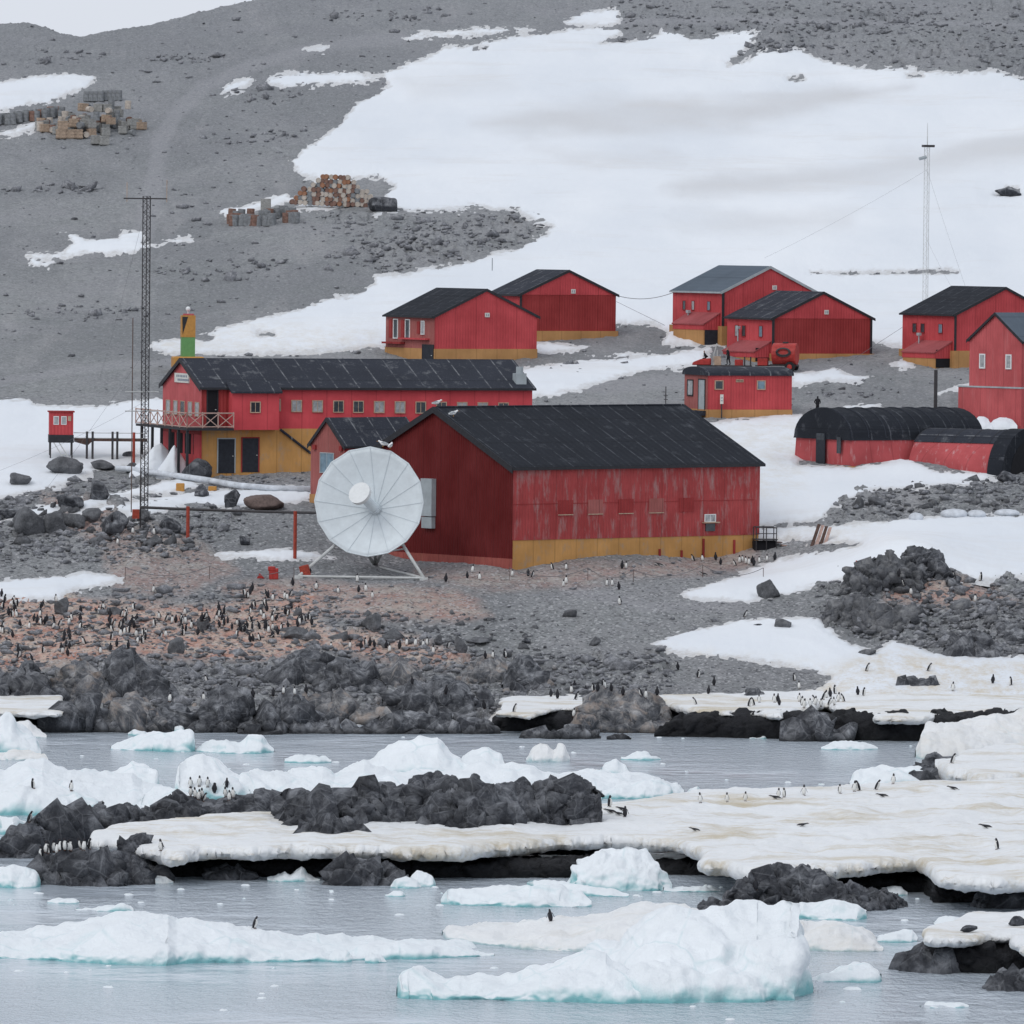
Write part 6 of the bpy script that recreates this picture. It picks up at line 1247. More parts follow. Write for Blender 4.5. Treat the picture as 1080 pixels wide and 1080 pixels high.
x_ = empty('meter_box', ground(848, 476), 0, 'pale twin gauge post left of the long barrel shed', 'gauge')
for q in (-.18, .2): MB().box((q-.1, -.1, .9), (q+.1, .1, 1.7)).build('gauge', 'panel_grey', x_)
MB().tube([(0, 0, 0), (0, 0, 1)], .06, 5).build('post', 'dark_metal', x_)

# ------------------------------------------------------------------ rope fence in front of the hall
fp = [(290, 618, 0), (303, 603, 0)]
rope = [(556, 604), (580, 603), (668, 603), (741, 595), (800, 603)]
fence = empty('rope_fence', ground(556, 612), 0, 'low drooping rope fence on thin stakes before the big hall', 'fence'); fo = fence.location.copy(); prev = None
for a_, b_ in [(537, 612), (620, 612), (668, 614), (741, 609), (805, 612)]:
    g = ground(a_, b_); tp = g+Vector((0, 0, 1.05)); MB().tube([g-fo, tp-fo], .03, 5).build('stake', 'brick_red', fence)
    if prev is not None: MB().tube([q-fo for q in sag(prev, tp, .75, 12)], .025, 4).build('rope', 'wire', fence)
    prev = tp
fence = empty('rope_fence', ground(220, 610), 0, 'low drooping rope fence on a stake at the back of the colony', 'fence'); fo = fence.location.copy(); prev = None
for a_, b_ in [(132, 612), (221, 611), (310, 612)]:
    g = ground(a_, b_); tp = g+Vector((0, 0, 1.1)); MB().tube([g-fo, tp-fo], .03, 5).build('stake', 'brick_red', fence)
    if prev is not None: MB().tube([q-fo for q in sag(prev, tp, .75, 12)], .025, 4).build('rope', 'wire', fence)
    prev = tp

# ------------------------------------------------------------------ steps at the end of the hall, planks, barrels, bags
sp_ = Hm @ Vector((HALL.Wu-.6, -1.6, 0)); sp_.z = float(height(sp_.x, sp_.y))+.1
st = empty('metal_steps', sp_, R(10), 'dark railed metal steps at the right end of the big hall', 'steps')
m = MB()
for x in (-.9, 0, .9):
    for y in (0, 1.2): m.tube([(x, y, -.5), (x, y, 1.9)], .045, 5)
m.tube([(-.9, 0, 1.9), (.9, 0, 1.85)], .05, 5); m.tube([(-.9, 1.2, 1.9), (.9, 1.2, 1.9)], .05, 5); m.tube([(-.9, 0, 1.35), (.9, 0, 1.35)], .04, 5); m.build('handrail', 'dark_metal', st)
MB().box((-1, -.05, .78), (1, 1.3, .88)).build('platform', 'dark_metal', st)
for k in range(3): MB().box((1+.38*k, 0, .55-.25*k), (1.42+.38*k, 1.2, .62-.25*k)).build('tread', 'wood_pink' if k % 2 else 'wood_dark', st)
MB().box((-1, .3, -.4), (.9, 1.2, .7)).build('lower_box', 'void_black', st)
pl = empty('plank_stack', ground(862, 575), 0, 'weathered planks leaning at a slant in the snow', 'planks')
for k in range(4): m = MB(); m.prism([(-.62+.36*k, 0, -.1), (-.32+.36*k, 0, -.1), (.32+.32*k, .9, 1.75-.08*k), (.05+.32*k, .9, 1.8-.1*k)], (0, .08, .02)); m.build('plank', ('wood_dark', 'wood_pink')[k % 2], pl)
def drum(p, tilt=0, mat='pole_red', name='drum', label=None, cat='drum', group=None, r=.3, h=.88, rz=0, ax='Z'):
    m = MB(); n = 14; prof = [(r*.93, 0), (r, .02), (r, h*.3), (r*1.04, h*.33), (r, h*.36), (r, h*.64), (r*1.04, h*.67), (r, h*.7), (r, h-.02), (r*.93, h), (r*.9, h-.03)]
    vs = [(a*math.cos(2*math.pi*j/n), a*math.sin(2*math.pi*j/n), z) for a, z in prof for j in range(n)]
    fs = [(i*n+j, i*n+(j+1) % n, (i+1)*n+(j+1) % n, (i+1)*n+j) for i in range(len(prof)-1) for j in range(n)]+[tuple(range(n)), tuple((len(prof)-1)*n+j for j in range(n))]
    m.add(vs, fs); o = m.build(name, mat); o.location = p; o.rotation_euler = (tilt if ax == 'X' else 0, tilt if ax != 'X' else 0, rz); return tag(o, label, cat, group)
drum(ground(323, 608), -.25, label='tilted rusty red drum at the left foot of the dish frame', r=.42, h=.95)
g = ground(289, 610); m = MB(); m.box(g+Vector((-.42, -.3, -.1)), g+Vector((.36, .3, .85))); m.box(g+Vector((-.5, -.35, .62)), g+Vector((.1, .3, 1.0))); tag(m.build('red_crate', 'tank_red', None, loc=g, bev=.06), 'broken red crate standing on the gravel left of the dish', 'crate')
g = ground(275, 610); m = MB(); m.prism([g+Vector((-.35, 0, 0)), g+Vector((.3, 0, 0)), g+Vector((-.1, 0, .42))], (0, .5, 0)); tag(m.build('red_scrap', 'tank_red', None, loc=g), 'small red scrap lying left of the red crate', 'scrap')
for k, (a_, b_, w_, h_, lb) in enumerate([(1006, 546, 26, 8, 'widest white wrapped bundle on the gravel bank'), (1030, 546, 18, 7, 'rounded white bundle in the middle of the row'), (1062, 544, 24, 6, 'flat white bundle at the right end of the row'), (966, 549, 14, 7, 'small cream bundle at the left end of the row')]):
    o = boulder(a_, b_, w_, h_, 'snow_pipe', 'wrapped_bundle', lb, 'bundle', seed=90+k, sub=3); 
tp_ = [(1035, 478, 22, 12, 'white snow heap beside the end of the long barrel shed'), (1057, 482, 30, 12, 'larger white snow heap against the tall pink house')]
for k, (a_, b_, w_, h_, lb) in enumerate(tp_):
    massif('snow_heap', [(a_-w_*.5, 450, 455), (a_-w_*.44, 452-h_*.45, 455), (a_-w_*.3, 452-h_*.8, 455), (a_-w_*.1, 452-h_, 455), (a_+w_*.15, 452-h_, 455), (a_+w_*.33, 452-h_*.82, 455), (a_+w_*.48, 452-h_*.45, 455), (a_+w_*.55, 450, 455)], 3, 'snow_field', lb, 'snow heap', land=True, amp=.15, amp2=.04, lump=.1, seed=311+k, steep=.5, smooth=True)
massif('snow_heap', [(136, 500, 503), (150, 486, 503), (162, 471, 502), (170, 466, 501), (178, 474, 500), (184, 484, 500), (190, 494, 500)], 4, 'snow_field', 'pointed snow heap under the balcony of the long house', 'snow heap', land=True, amp=.12, amp2=.03, lump=.25, seed=301, steep=.8, smooth=True)
massif('snow_heap', [(160, 502, 504), (170, 490, 504), (180, 474, 503), (184, 469, 503), (192, 480, 502), (200, 492, 502), (205, 500, 501)], 3, 'snow_field', 'second pointed snow heap by the red posts of the long house', 'snow heap', land=True, amp=.12, amp2=.03, lump=.25, seed=305, steep=.8, smooth=True)

# ------------------------------------------------------------------ drum dumps and crates on the hill
plain('drum_grey', (.20, .21, .22), .7, .35, 4); plain('drum_rust', (.20, .12, .095), .8, .4, 4); plain('drum_cream', (.46, .41, .36), .8, .25, 4); plain('drum_orange', (.30, .15, .09), .7, .3, 4); plain('crate_tan', (.38, .29, .22), .85, .3, 4); plain('crate_grey', (.30, .30, .29), .85, .3, 4)
protos = {}
def inst(key, maker, p, rot=(0, 0, 0), sc=1.0, label=None, cat=None, group=None):
    if key not in protos: o = maker(); protos[key] = o
    else: o = protos[key].copy(); COL.objects.link(o)
    o.location = p; o.rotation_euler = rot; o.scale = (sc, sc, sc)
    for a_, v in (('label', label), ('category', cat), ('group', group)):
        if v: o[a_] = v
    return o
def mkdrum(mat): return lambda: drum((0, 0, 0), mat=mat, r=.34, h=.95)
# the heap of drums lying end-on beside the snow
base = [(310, 217), (404, 219)]; n = 0; gA, gB = ground(306, 216), ground(402, 220); cnt = 21
cols = ['drum_cream', 'drum_cream', 'drum_rust', 'drum_orange', 'drum_cream', 'drum_rust', 'drum_grey']
for row in range(7):
    m_ = cnt-row*2-(row > 3)*2
    for k in range(m_):
        t_ = (k+.5+row+(1 if row > 3 else 0)*1)/cnt; g = gA.lerp(gB, t_); p = Vector((g.x+random.uniform(-.05, .05), height(g.x, gA.y).item() if False else g.y+random.uniform(-.25, .25), 0)); p.z = float(height(p.x, gA.y))+.38+row*.58+random.uniform(-.04, .04); p.y = gA.y-2
        p.z = gA.z+.32+row*.51+(gB.z-gA.z)*t_; c_ = random.choice(cols)
        inst(c_, mkdrum(c_), p, (R(90)+random.uniform(-.1, .1), random.uniform(-.1, .1), random.uniform(-.15, .15)), random.uniform(.80, .90), {'drum_cream': 'cream ended drum lying in the big heap beside the snow', 'drum_rust': 'rust brown drum lying in the big heap beside the snow', 'drum_orange': 'orange drum lying in the big heap beside the snow', 'drum_grey': 'dark grey drum lying in the big heap beside the snow'}[c_], 'drum', {'drum_cream': 'cream drums in the big heap', 'drum_rust': 'rust drums in the big heap', 'drum_orange': 'orange drums in the big heap', 'drum_grey': 'grey drums in the big heap'}[c_])
for k in range(46):            # upright grey and rusty drums standing left of the heap
    px, py = 242+random.random()*70, random.choice([231, 233, 236, 238])
    if px > 292: py -= 3
    c_ = random.choice(['drum_grey', 'drum_grey', 'drum_rust']); inst(c_, mkdrum(c_), ground(px, py)-Vector((0, 0, .05)), (random.uniform(-.06, .06), random.uniform(-.08, .08), random.random()*6), random.uniform(1.2, 1.35), {'drum_grey': 'grey drum standing upright in the cluster left of the big heap', 'drum_rust': 'rusty drum standing upright in the cluster left of the big heap'}[c_], 'drum', {'drum_grey': 'grey upright drums left of the heap', 'drum_rust': 'rusty upright drums left of the heap'}[c_])
g = ground(280, 228); m = MB(); m.box(g+Vector((-.55, -.5, 0)), g+Vector((.6, .5, 2.0))); tag(m.build('tall_crate', 'crate_grey', None, loc=g, bev=.05), 'tall grey crate rising above the upright drums', 'crate')
for k in range(8):
    c_ = 'drum_grey'; inst(c_, mkdrum(c_), ground(91.5+k*4.8, 107-(k > 3)), (0, random.uniform(-.05, .05), 0), 1.35, 'grey drum standing in the short upper row on the hill', 'drum', 'grey drums in the upper row')
for k in range(24):
    px = -4+k*3.0+random.uniform(-1, 1); c_ = random.choice(['drum_grey', 'drum_grey', 'drum_rust']); inst(c_, mkdrum(c_), ground(px, 132-px*.14+random.uniform(-1.5, 1.5)), (0, random.uniform(-.1, .1), 0), 1.35, {'drum_grey': 'grey drum standing in the long row left of the crate dump', 'drum_rust': 'rusty drum standing in the long row left of the crate dump'}[c_], 'drum', {'drum_grey': 'grey drums in the long row', 'drum_rust': 'rusty drums in the long row'}[c_])
def mkcrate(mat):
    def f():
        m = MB(); m.box((-.5, -.5, 0), (.5, .5, .95))
        for z in (.1, .45, .8): m.box((-.54, -.54, z), (.54, .54, z+.1))
        o = m.build('crate', mat); return o
    return f
for k in range(90):
    t_ = random.random(); px = 42+t_*108; py = random.uniform(124, 143)+(6 if px > 90 else 0)*random.random(); 
    if px < 60: py = random.uniform(130, 141)
    c_ = random.choice(['crate_tan', 'crate_grey', 'crate_grey', 'drum_rust', 'drum_grey', 'drum_cream']); lift = random.choice([0, 0, 0, .9, .9, 1.7]) if 75 < px < 140 else 0
    dr = c_.startswith('drum'); lb = {'crate_tan': 'tan wooden crate in the dump on the upper left hill', 'crate_grey': 'grey wooden crate in the dump on the upper left hill', 'drum_rust': 'rusty drum in the dump on the upper left hill', 'drum_grey': 'grey drum in the dump on the upper left hill', 'drum_cream': 'cream drum in the dump on the upper left hill'}[c_]
    lying = dr and random.random() < .45
    inst(c_, (mkdrum if dr else mkcrate)(c_), ground(px, py)+Vector((0, 0, lift+(.35 if lying else 0))), (R(90) if lying else 0, random.uniform(-.06, .06), random.uniform(-.5, .5)), random.uniform(.85, 1.1)*(1.15 if dr else 1.0), lb, 'drum' if dr else 'crate', {'crate_tan': 'tan crates in the dump', 'crate_grey': 'grey crates in the dump', 'drum_rust': 'rusty drums in the dump', 'drum_grey': 'grey drums in the dump', 'drum_cream': 'cream drums in the dump'}[c_])
for k, (a_, b_, l_) in enumerate([(64, 146, 0), (73, 146, 0), (82, 146, 0), (66, 146, 1.05), (101, 152, 0), (110, 153, 0)]):
    c_ = 'crate_tan' if k < 4 else 'crate_grey'; inst(c_, mkcrate(c_), ground(a_, b_)+Vector((0, 0, l_)), (0, 0, .1), 1.15, 'big tan crate at the front of the hill dump' if k < 4 else 'big grey crate at the very front of the hill dump', 'crate', 'big tan crates at the front' if k < 4 else 'big grey crates at the front')

# ------------------------------------------------------------------ tractor, tank trailer, sledge
def wheel(m, c, r, w, mi=0): m.tube([Vector(c)-Vector((0, w/2, 0)), Vector(c)+Vector((0, w/2, 0))], r, 16, mi)
tk = empty('tank_trailer', ground(828, 392), R(-14), 'red tank trailer with a coiled hose and one big tyre', 'trailer')
m = MB(); m.tube([(-1.35, .6, 1.75), (-1.25, .6, 1.75), (1.0, .6, 1.75), (1.1, .6, 1.75)], 1.12, 20); m.build('tank', 'tank_red', tk, smooth=False, bev=.06)
m = MB(); m.tube([(-.1+.72*math.cos(a), -.56, 1.95+.42*math.sin(a)) for a in np.linspace(0, 6.28, 25)], .08, 6); m.tube([(-.1+.62*math.cos(a), -.62, 2.0+.34*math.sin(a)) for a in np.linspace(0, 6.28, 25)], .07, 6); m.build('hose', 'dark_metal', tk)
for y in (-.35, 1.5):
    m = MB(); wheel(m, (.55, y, .48), .52, .3); w_ = m.build('wheel', 'rubber', tk); m = MB(); wheel(m, (.55, y-.03, .48), .26, .34); m.build('rim', 'tank_red', w_)
m = MB(); m.box((-1.6, .1, .55), (1.2, 1.1, .72)); m.tube([(-1.5, .6, .6), (-3.2, .6, .55)], .08, 6); m.build('chassis', 'dark_metal', tk); MB().box((-2.9, .2, .6), (-1.9, .9, 1.3)).build('pump_box', 'tank_red', tk); MB().tube([(-.1, .6, 2.8), (-.1, .6, 3.0)], .3, 10).build('hatch', 'dark_metal', tk)
tr = empty('tracked_vehicle', ground(762, 397), R(-4), 'open red and black tracked vehicle carrying people behind the cabin', 'vehicle')
b = MB(); b.box((-2.6, 0, .9), (2.9, 1.6, 1.12)); b.build('deck', 'dark_metal', tr)
for y in (-.1, 1.3):
    m = MB(); m.prism([(-2.5, y, .2), (-2.1, y, 0), (2.2, y, 0), (2.7, y, .25), (2.6, y, .75), (-2.4, y, .75)], (0, .4, 0)); t_ = m.build('track', 'rubber', tr)
    m = MB()
    for x in np.linspace(-2.0, 2.1, 5): wheel(m, (x, y+.2, .36), .26, .44)
    m.build('road_wheel', 'dark_metal', t_)
b = MB(); b.prism([(-3.1, .1, 1.1), (-1.2, .1, 1.1), (-1.2, .1, 1.8), (-2.2, .1, 1.72), (-3.0, .1, 1.4)], (0, 1.4, 0)); b.build('hood', 'tank_red', tr, bev=.08)
b = MB(); b.tube([(-.9, .2, 1.1), (-.9, .2, 2.2), (-.6, .2, 3.3)], .05, 5); b.tube([(-.6, 1.4, 1.1), (-.6, 1.4, 2.6)], .05, 5); b.build('post', 'galvanised', tr); MB().box((-1.0, .5, 1.1), (-.2, 1.2, 2.0)).build('control_box', 'frame_tan', tr)
for x in (2.2, 2.8): MB().tube([(x, 0, 1), (x, 0, 2.0)], .08, 5).build('stake', 'dark_metal', tr)
MB().box((1.2, .3, 1.1), (2.0, 1.3, 1.7)).build('box', 'tank_red', tr)
sm = empty('snowmobile', ground(1073, 493), R(-8), 'dark snowmobile with red panels beside the dented barrel shed', 'snowmobile')
m = MB(); m.prism([(-1.3, 0, .35), (1.5, 0, .35), (1.7, 0, .8), (.9, 0, 1.15), (.2, 0, .85), (-1.2, 0, .8)], (0, .6, 0)); m.build('body', 'tank_red', sm, bev=.08); m = MB(); m.box((-1.3, .1, 0), (.6, .5, .35)); m.build('track', 'rubber', sm); m = MB(); m.box((-1.2, .1, .8), (.1, .5, 1.0)); m.build('seat', 'cloth_black', sm, bev=.05)
for y in (-.15, .6): MB().box((.7, y, .0), (2.2, y+.14, .08)).build('ski', 'galvanised', sm)
m = MB(); m.prism([ground(1040, 500)+Vector((0, 0, .1)), ground(1052, 503)+Vector((0, 0, .1)), ground(1066, 502)+Vector((0, 0, .15)), ground(1058, 497)+Vector((0, 0, .35))], (0, 0, .12)); tag(m.build('blue_tarp', 'teal_cloth', None, loc=ground(1050, 500)), 'crumpled teal sheet on the snow beside the snowmobile', 'sheet')

# ------------------------------------------------------------------ people
def person(p, rz, joints, label, top='cloth_black', legs='cloth_black'):
    """body grown round a skeleton: dict joint -> (x, y, z, r)"""
    root = empty('person', p, rz, label, 'person'); J = list(joints['pts'].items()); idx = {k: i for i, (k, _) in enumerate(J)}
    me = bpy.data.meshes.new('body'); me.from_pydata([v[:3] for _, v in J], [(idx[a], idx[b]) for a, b in joints['bones']], []); o = bpy.data.objects.new('body', me); link(o, root)
    sk_ = o.modifiers.new('Skin', 'SKIN'); 
    if not me.skin_vertices: me.skin_vertices.new()
    for i, (_, v) in enumerate(J): me.skin_vertices[0].data[i].radius = (v[3], v[3]*.85)
    me.skin_vertices[0].data[idx['pelvis']].use_root = True
    o.modifiers.new('Subsurf', 'SUBSURF').levels = 1
    bpy.context.view_layer.update(); dg = bpy.context.evaluated_depsgraph_get(); m2 = bpy.data.meshes.new_from_object(o.evaluated_get(dg)); o.modifiers.clear(); o.data = m2
    m2.materials.clear(); [m2.materials.append(MAT[q]) for q in (top, legs, 'skin', 'cloth_black')]
    hd = Vector(joints['pts']['head'][:3]); hz = joints['pts']['pelvis'][2]
    fwd_ = Vector((0, -1, 0))
    for f in m2.polygons:
        c = f.center; f.material_index = 0 if c.z > hz else 1
        if (c-hd).length < .16 and c.z < hd.z+.06 and (c-hd).dot(fwd_) > .02: f.material_index = 2
        for h_ in ('hl', 'hr'):
            if (c-Vector(joints['pts'][h_][:3])).length < .07: f.material_index = 2
    m2.shade_smooth(); return root
def stand(lean=0, arms='pocket', stride=.12):
    P = {'pelvis': (0, 0, .95, .165), 'waist': (0, -.01, 1.1, .15), 'chest': (0, -.02-lean, 1.35, .18), 'neck': (0, -.03-lean, 1.52, .07), 'chin': (0, -.05-lean, 1.6, .08), 'head': (0, -.04-lean, 1.69, .105), 'crown': (0, -.03-lean, 1.77, .06),
         'sl': (-.19, -.02-lean, 1.44, .085), 'el': (-.30, .06-lean, 1.18, .065), 'hl': (-.2, -.12-lean, 1.02, .05), 'sr': (.19, -.02-lean, 1.44, .085), 'er': (.30, .06-lean, 1.18, .065), 'hr': (.2, -.12-lean, 1.02, .05),
         'kl': (-.11, -stride, .5, .085), 'al': (-.12, -stride*.6, .08, .06), 'tl': (-.13, -stride-.18, .04, .05), 'kr': (.11, stride*.4, .5, .085), 'ar': (.12, stride*1.2, .08, .06), 'tr': (.13, stride-.14, .04, .05)}
    B = [('pelvis', 'waist'), ('waist', 'chest'), ('chest', 'neck'), ('neck', 'chin'), ('chin', 'head'), ('head', 'crown'), ('chest', 'sl'), ('sl', 'el'), ('el', 'hl'), ('chest', 'sr'), ('sr', 'er'), ('er', 'hr'), ('pelvis', 'kl'), ('kl', 'al'), ('al', 'tl'), ('pelvis', 'kr'), ('kr', 'ar'), ('ar', 'tr')]
    return {'pts': P, 'bones': B}
def sit(fwdlean=.1):
    j = stand(fwdlean); P = j['pts']
    for k in P: P[k] = (P[k][0], P[k][1], P[k][2]-.5, P[k][3])
    P['kl'] = (-.13, -.42, .5, .085); P['al'] = (-.13, -.45, .1, .06); P['tl'] = (-.13, -.62, .05, .05); P['kr'] = (.13, -.42, .5, .085); P['ar'] = (.13, -.45, .1, .06); P['tr'] = (.13, -.62, .05, .05)
    P['hl'] = (-.15, -.42, .72, .05); P['hr'] = (.15, -.42, .72, .05); P['el'] = (-.28, -.14, .66, .065); P['er'] = (.28, -.14, .66, .065); return j
person(ground(862, 437), R(160), stand(.03), 'person in black walking on the gravel above the barrel shed')
tb = Matrix.Translation(tr.location) @ Matrix.Rotation(R(-4), 4, 'Z')
person(tb @ Vector((.55, .7, 1.12)), R(-70), stand(.08), 'taller person in black standing on the tracked vehicle'); person(tb @ Vector((-1.6, .7, 1.3)), R(-80), sit(.25), 'person in black bent forward at the front of the tracked vehicle')
person(ground(1071, 494)+Vector((-.1, -.3, 0)), R(-60), sit(.05), 'person in black crouching by the snowmobile at the right edge')
# ------------------------------------------------------------------ penguins
def penguin_mesh(kind):
    """one continuous body; flippers, beak, tail and feet grown out of it. faces -y"""
    m = MB(); n = 12
    if kind == 'lie':
        ax = [(.34, .10, .012), (.30, .10, .05), (.18, .125, .10), (.02, .13, .12), (-.12, .15, .11), (-.22, .19, .075), (-.28, .22, .062), (-.34, .23, .055), (-.385, .225, .03), (-.40, .22, .008)]
    else:
        ax = [(0.0, .03, .02), (.012, .045, .07), (.0, .12, .105), (-.012, .22, .122), (-.012, .33, .115), (.0, .43, .092), (.005, .50, .066), (-.005, .555, .058), (-.015, .60, .056), (-.018, .64, .04), (-.018, .662, .01)]
    if kind == 'lean': ax = [(y-(z*.42)**1.3*.9, z*.93, r) for y, z, r in ax]
    vs = []; fs = []; mi = []
    for i, (y, z, r) in enumerate(ax):
        for j in range(n):
            a = 2*math.pi*j/n
            if kind == 'lie': vs.append((r*1.05*math.cos(a), y, max(.0, z-.02+r*.92*math.sin(a))))
            else: vs.append((r*math.cos(a), y+r*1.08*math.sin(a), z))
    for i in range(len(ax)-1):
        for j in range(n):
            fs.append((i*n+j, i*n+(j+1) % n, (i+1)*n+(j+1) % n, (i+1)*n+j)); a = 2*math.pi*(j+.5)/n
            if kind == 'lie': w = math.sin(a) < -.25
            else: w = math.sin(a) < -.12 and i < 6
            mi.append(1 if w else 0)
    b = len(m.v); m.v += vs; m.f += fs+[tuple(range(n))[::-1], tuple((len(ax)-1)*n+j for j in range(n))]; m.mi += mi+[1, 0]
    y, z, r = ax[-3]
    if kind == 'lie': m.tube([(0, y-.02, z), (0, y-.10, z-.01)], .016, 5, 2, r1=.004)
    else: m.tube([(0, y-.04, z-.01), (0, y-.115, z-.015)], .016, 5, 2, r1=.004)
    for sg in (-1, 1):
        if kind == 'lie': m.prism([(sg*.11, -.14, .12), (sg*.11, -.05, .12), (sg*.24, .1, .04), (sg*.22, .11, .03)], (0, .0, .02), 0)
        else:
            sy = -(.40*.42)**1.3*.9 if kind == 'lean' else 0; out = .20 if kind in ('flap', 'lean') else .14
            m.prism([(sg*.085, sy-.035, .44), (sg*.085, sy+.045, .44), (sg*out, sy*.5+.035, .20), (sg*out, sy*.5+.0, .19)], (sg*.018, 0, 0), 0)
        if kind != 'lie': m.prism([(sg*.02, -.10, 0), (sg*.09, -.12, 0), (sg*.075, .02, 0), (sg*.03, .02, 0)], (0, 0, .03), 2)
    if kind == 'lie': m.prism([(-.03, .32, .05), (.03, .32, .05), (0, .44, .03)], (0, 0, .02), 0)
    else: m.prism([(-.03, .06, .06), (.03, .06, .06), (0, .15, .01)], (0, 0, .02), 0)
    o = m.build('penguin', ['penguin_black', 'penguin_white', 'beak_brown'], smooth=True); return o
PM = {k: penguin_mesh(k) for k in ('stand', 'lean', 'flap', 'lie')}
for o in PM.values(): COL.objects.unlink(o)
PD = {k: o.data for k, o in PM.items()}
bpy.data.batch_remove(list(PM.values()))
PC = 0
from mathutils.bvhtree import BVHTree
def surf(names):
    bv = []
    for o in bpy.data.objects:
        if o.type == 'MESH' and o.name.split('.')[0] in names and o.parent is None:
            me = o.data; V_ = [v.co+o.location for v in me.vertices]; bv.append(BVHTree.FromPolygons(V_, [p.vertices[:] for p in me.polygons]))
    return bv
BV = surf({'hillside', 'snow_field', 'shore_rocks', 'rock_crag', 'rock_ridge', 'snow_shelf', 'iceberg', 'ice_floe', 'boulder'})
def hit(px, py):
    """first solid surface that stands under this point of the view"""
    lim = onz(px, py).length+22 if py > 775 else 3000
    for dy in (0, 2, 4, 6, 8, 11, 14):
        d = ray(px, py+dy).normalized(); best = None; o_ = Vector((0, 0, CAMH))
        for b in BV:
            h_ = b.ray_cast(o_, d, lim)
            if h_[0] is not None and (best is None or h_[3] < best[1]): best = (h_[0], h_[3])
        if best: return best[0]
    return ground(px, py)
def settle(p):
    z = -9
    for b in BV:
        h_ = b.ray_cast(Vector((p.x, p.y, p.z+.8)), Vector((0, 0, -1)), 3)
        if h_[0] is not None: z = max(z, h_[0].z)
    return Vector((p.x, p.y, z)) if z > -8 else p
def penguin(px, py, face, kind='stand', label=None, group=None, sc=None, p=None):
    global PC
    o = bpy.data.objects.new('penguin', PD[kind]); COL.objects.link(o); PC += 1
    q = p or settle(hit(px, py)+Vector((0, .12, 0))); o.location = q-Vector((0, 0, .015))
    rz = {'f': 0, 'b': math.pi, 'l': -math.pi/2, 'r': math.pi/2, 'fl': -.7, 'fr': .7, 'bl': -2.3, 'br': 2.3}[face]
    o.rotation_euler = (random.uniform(-.14, .10), random.uniform(-.10, .10), rz+random.uniform(-.25, .25)); s_ = (sc or 1)*random.uniform(.94, 1.16); o.scale = (s_, s_, s_)
    return tag(o, label, 'penguin', group)
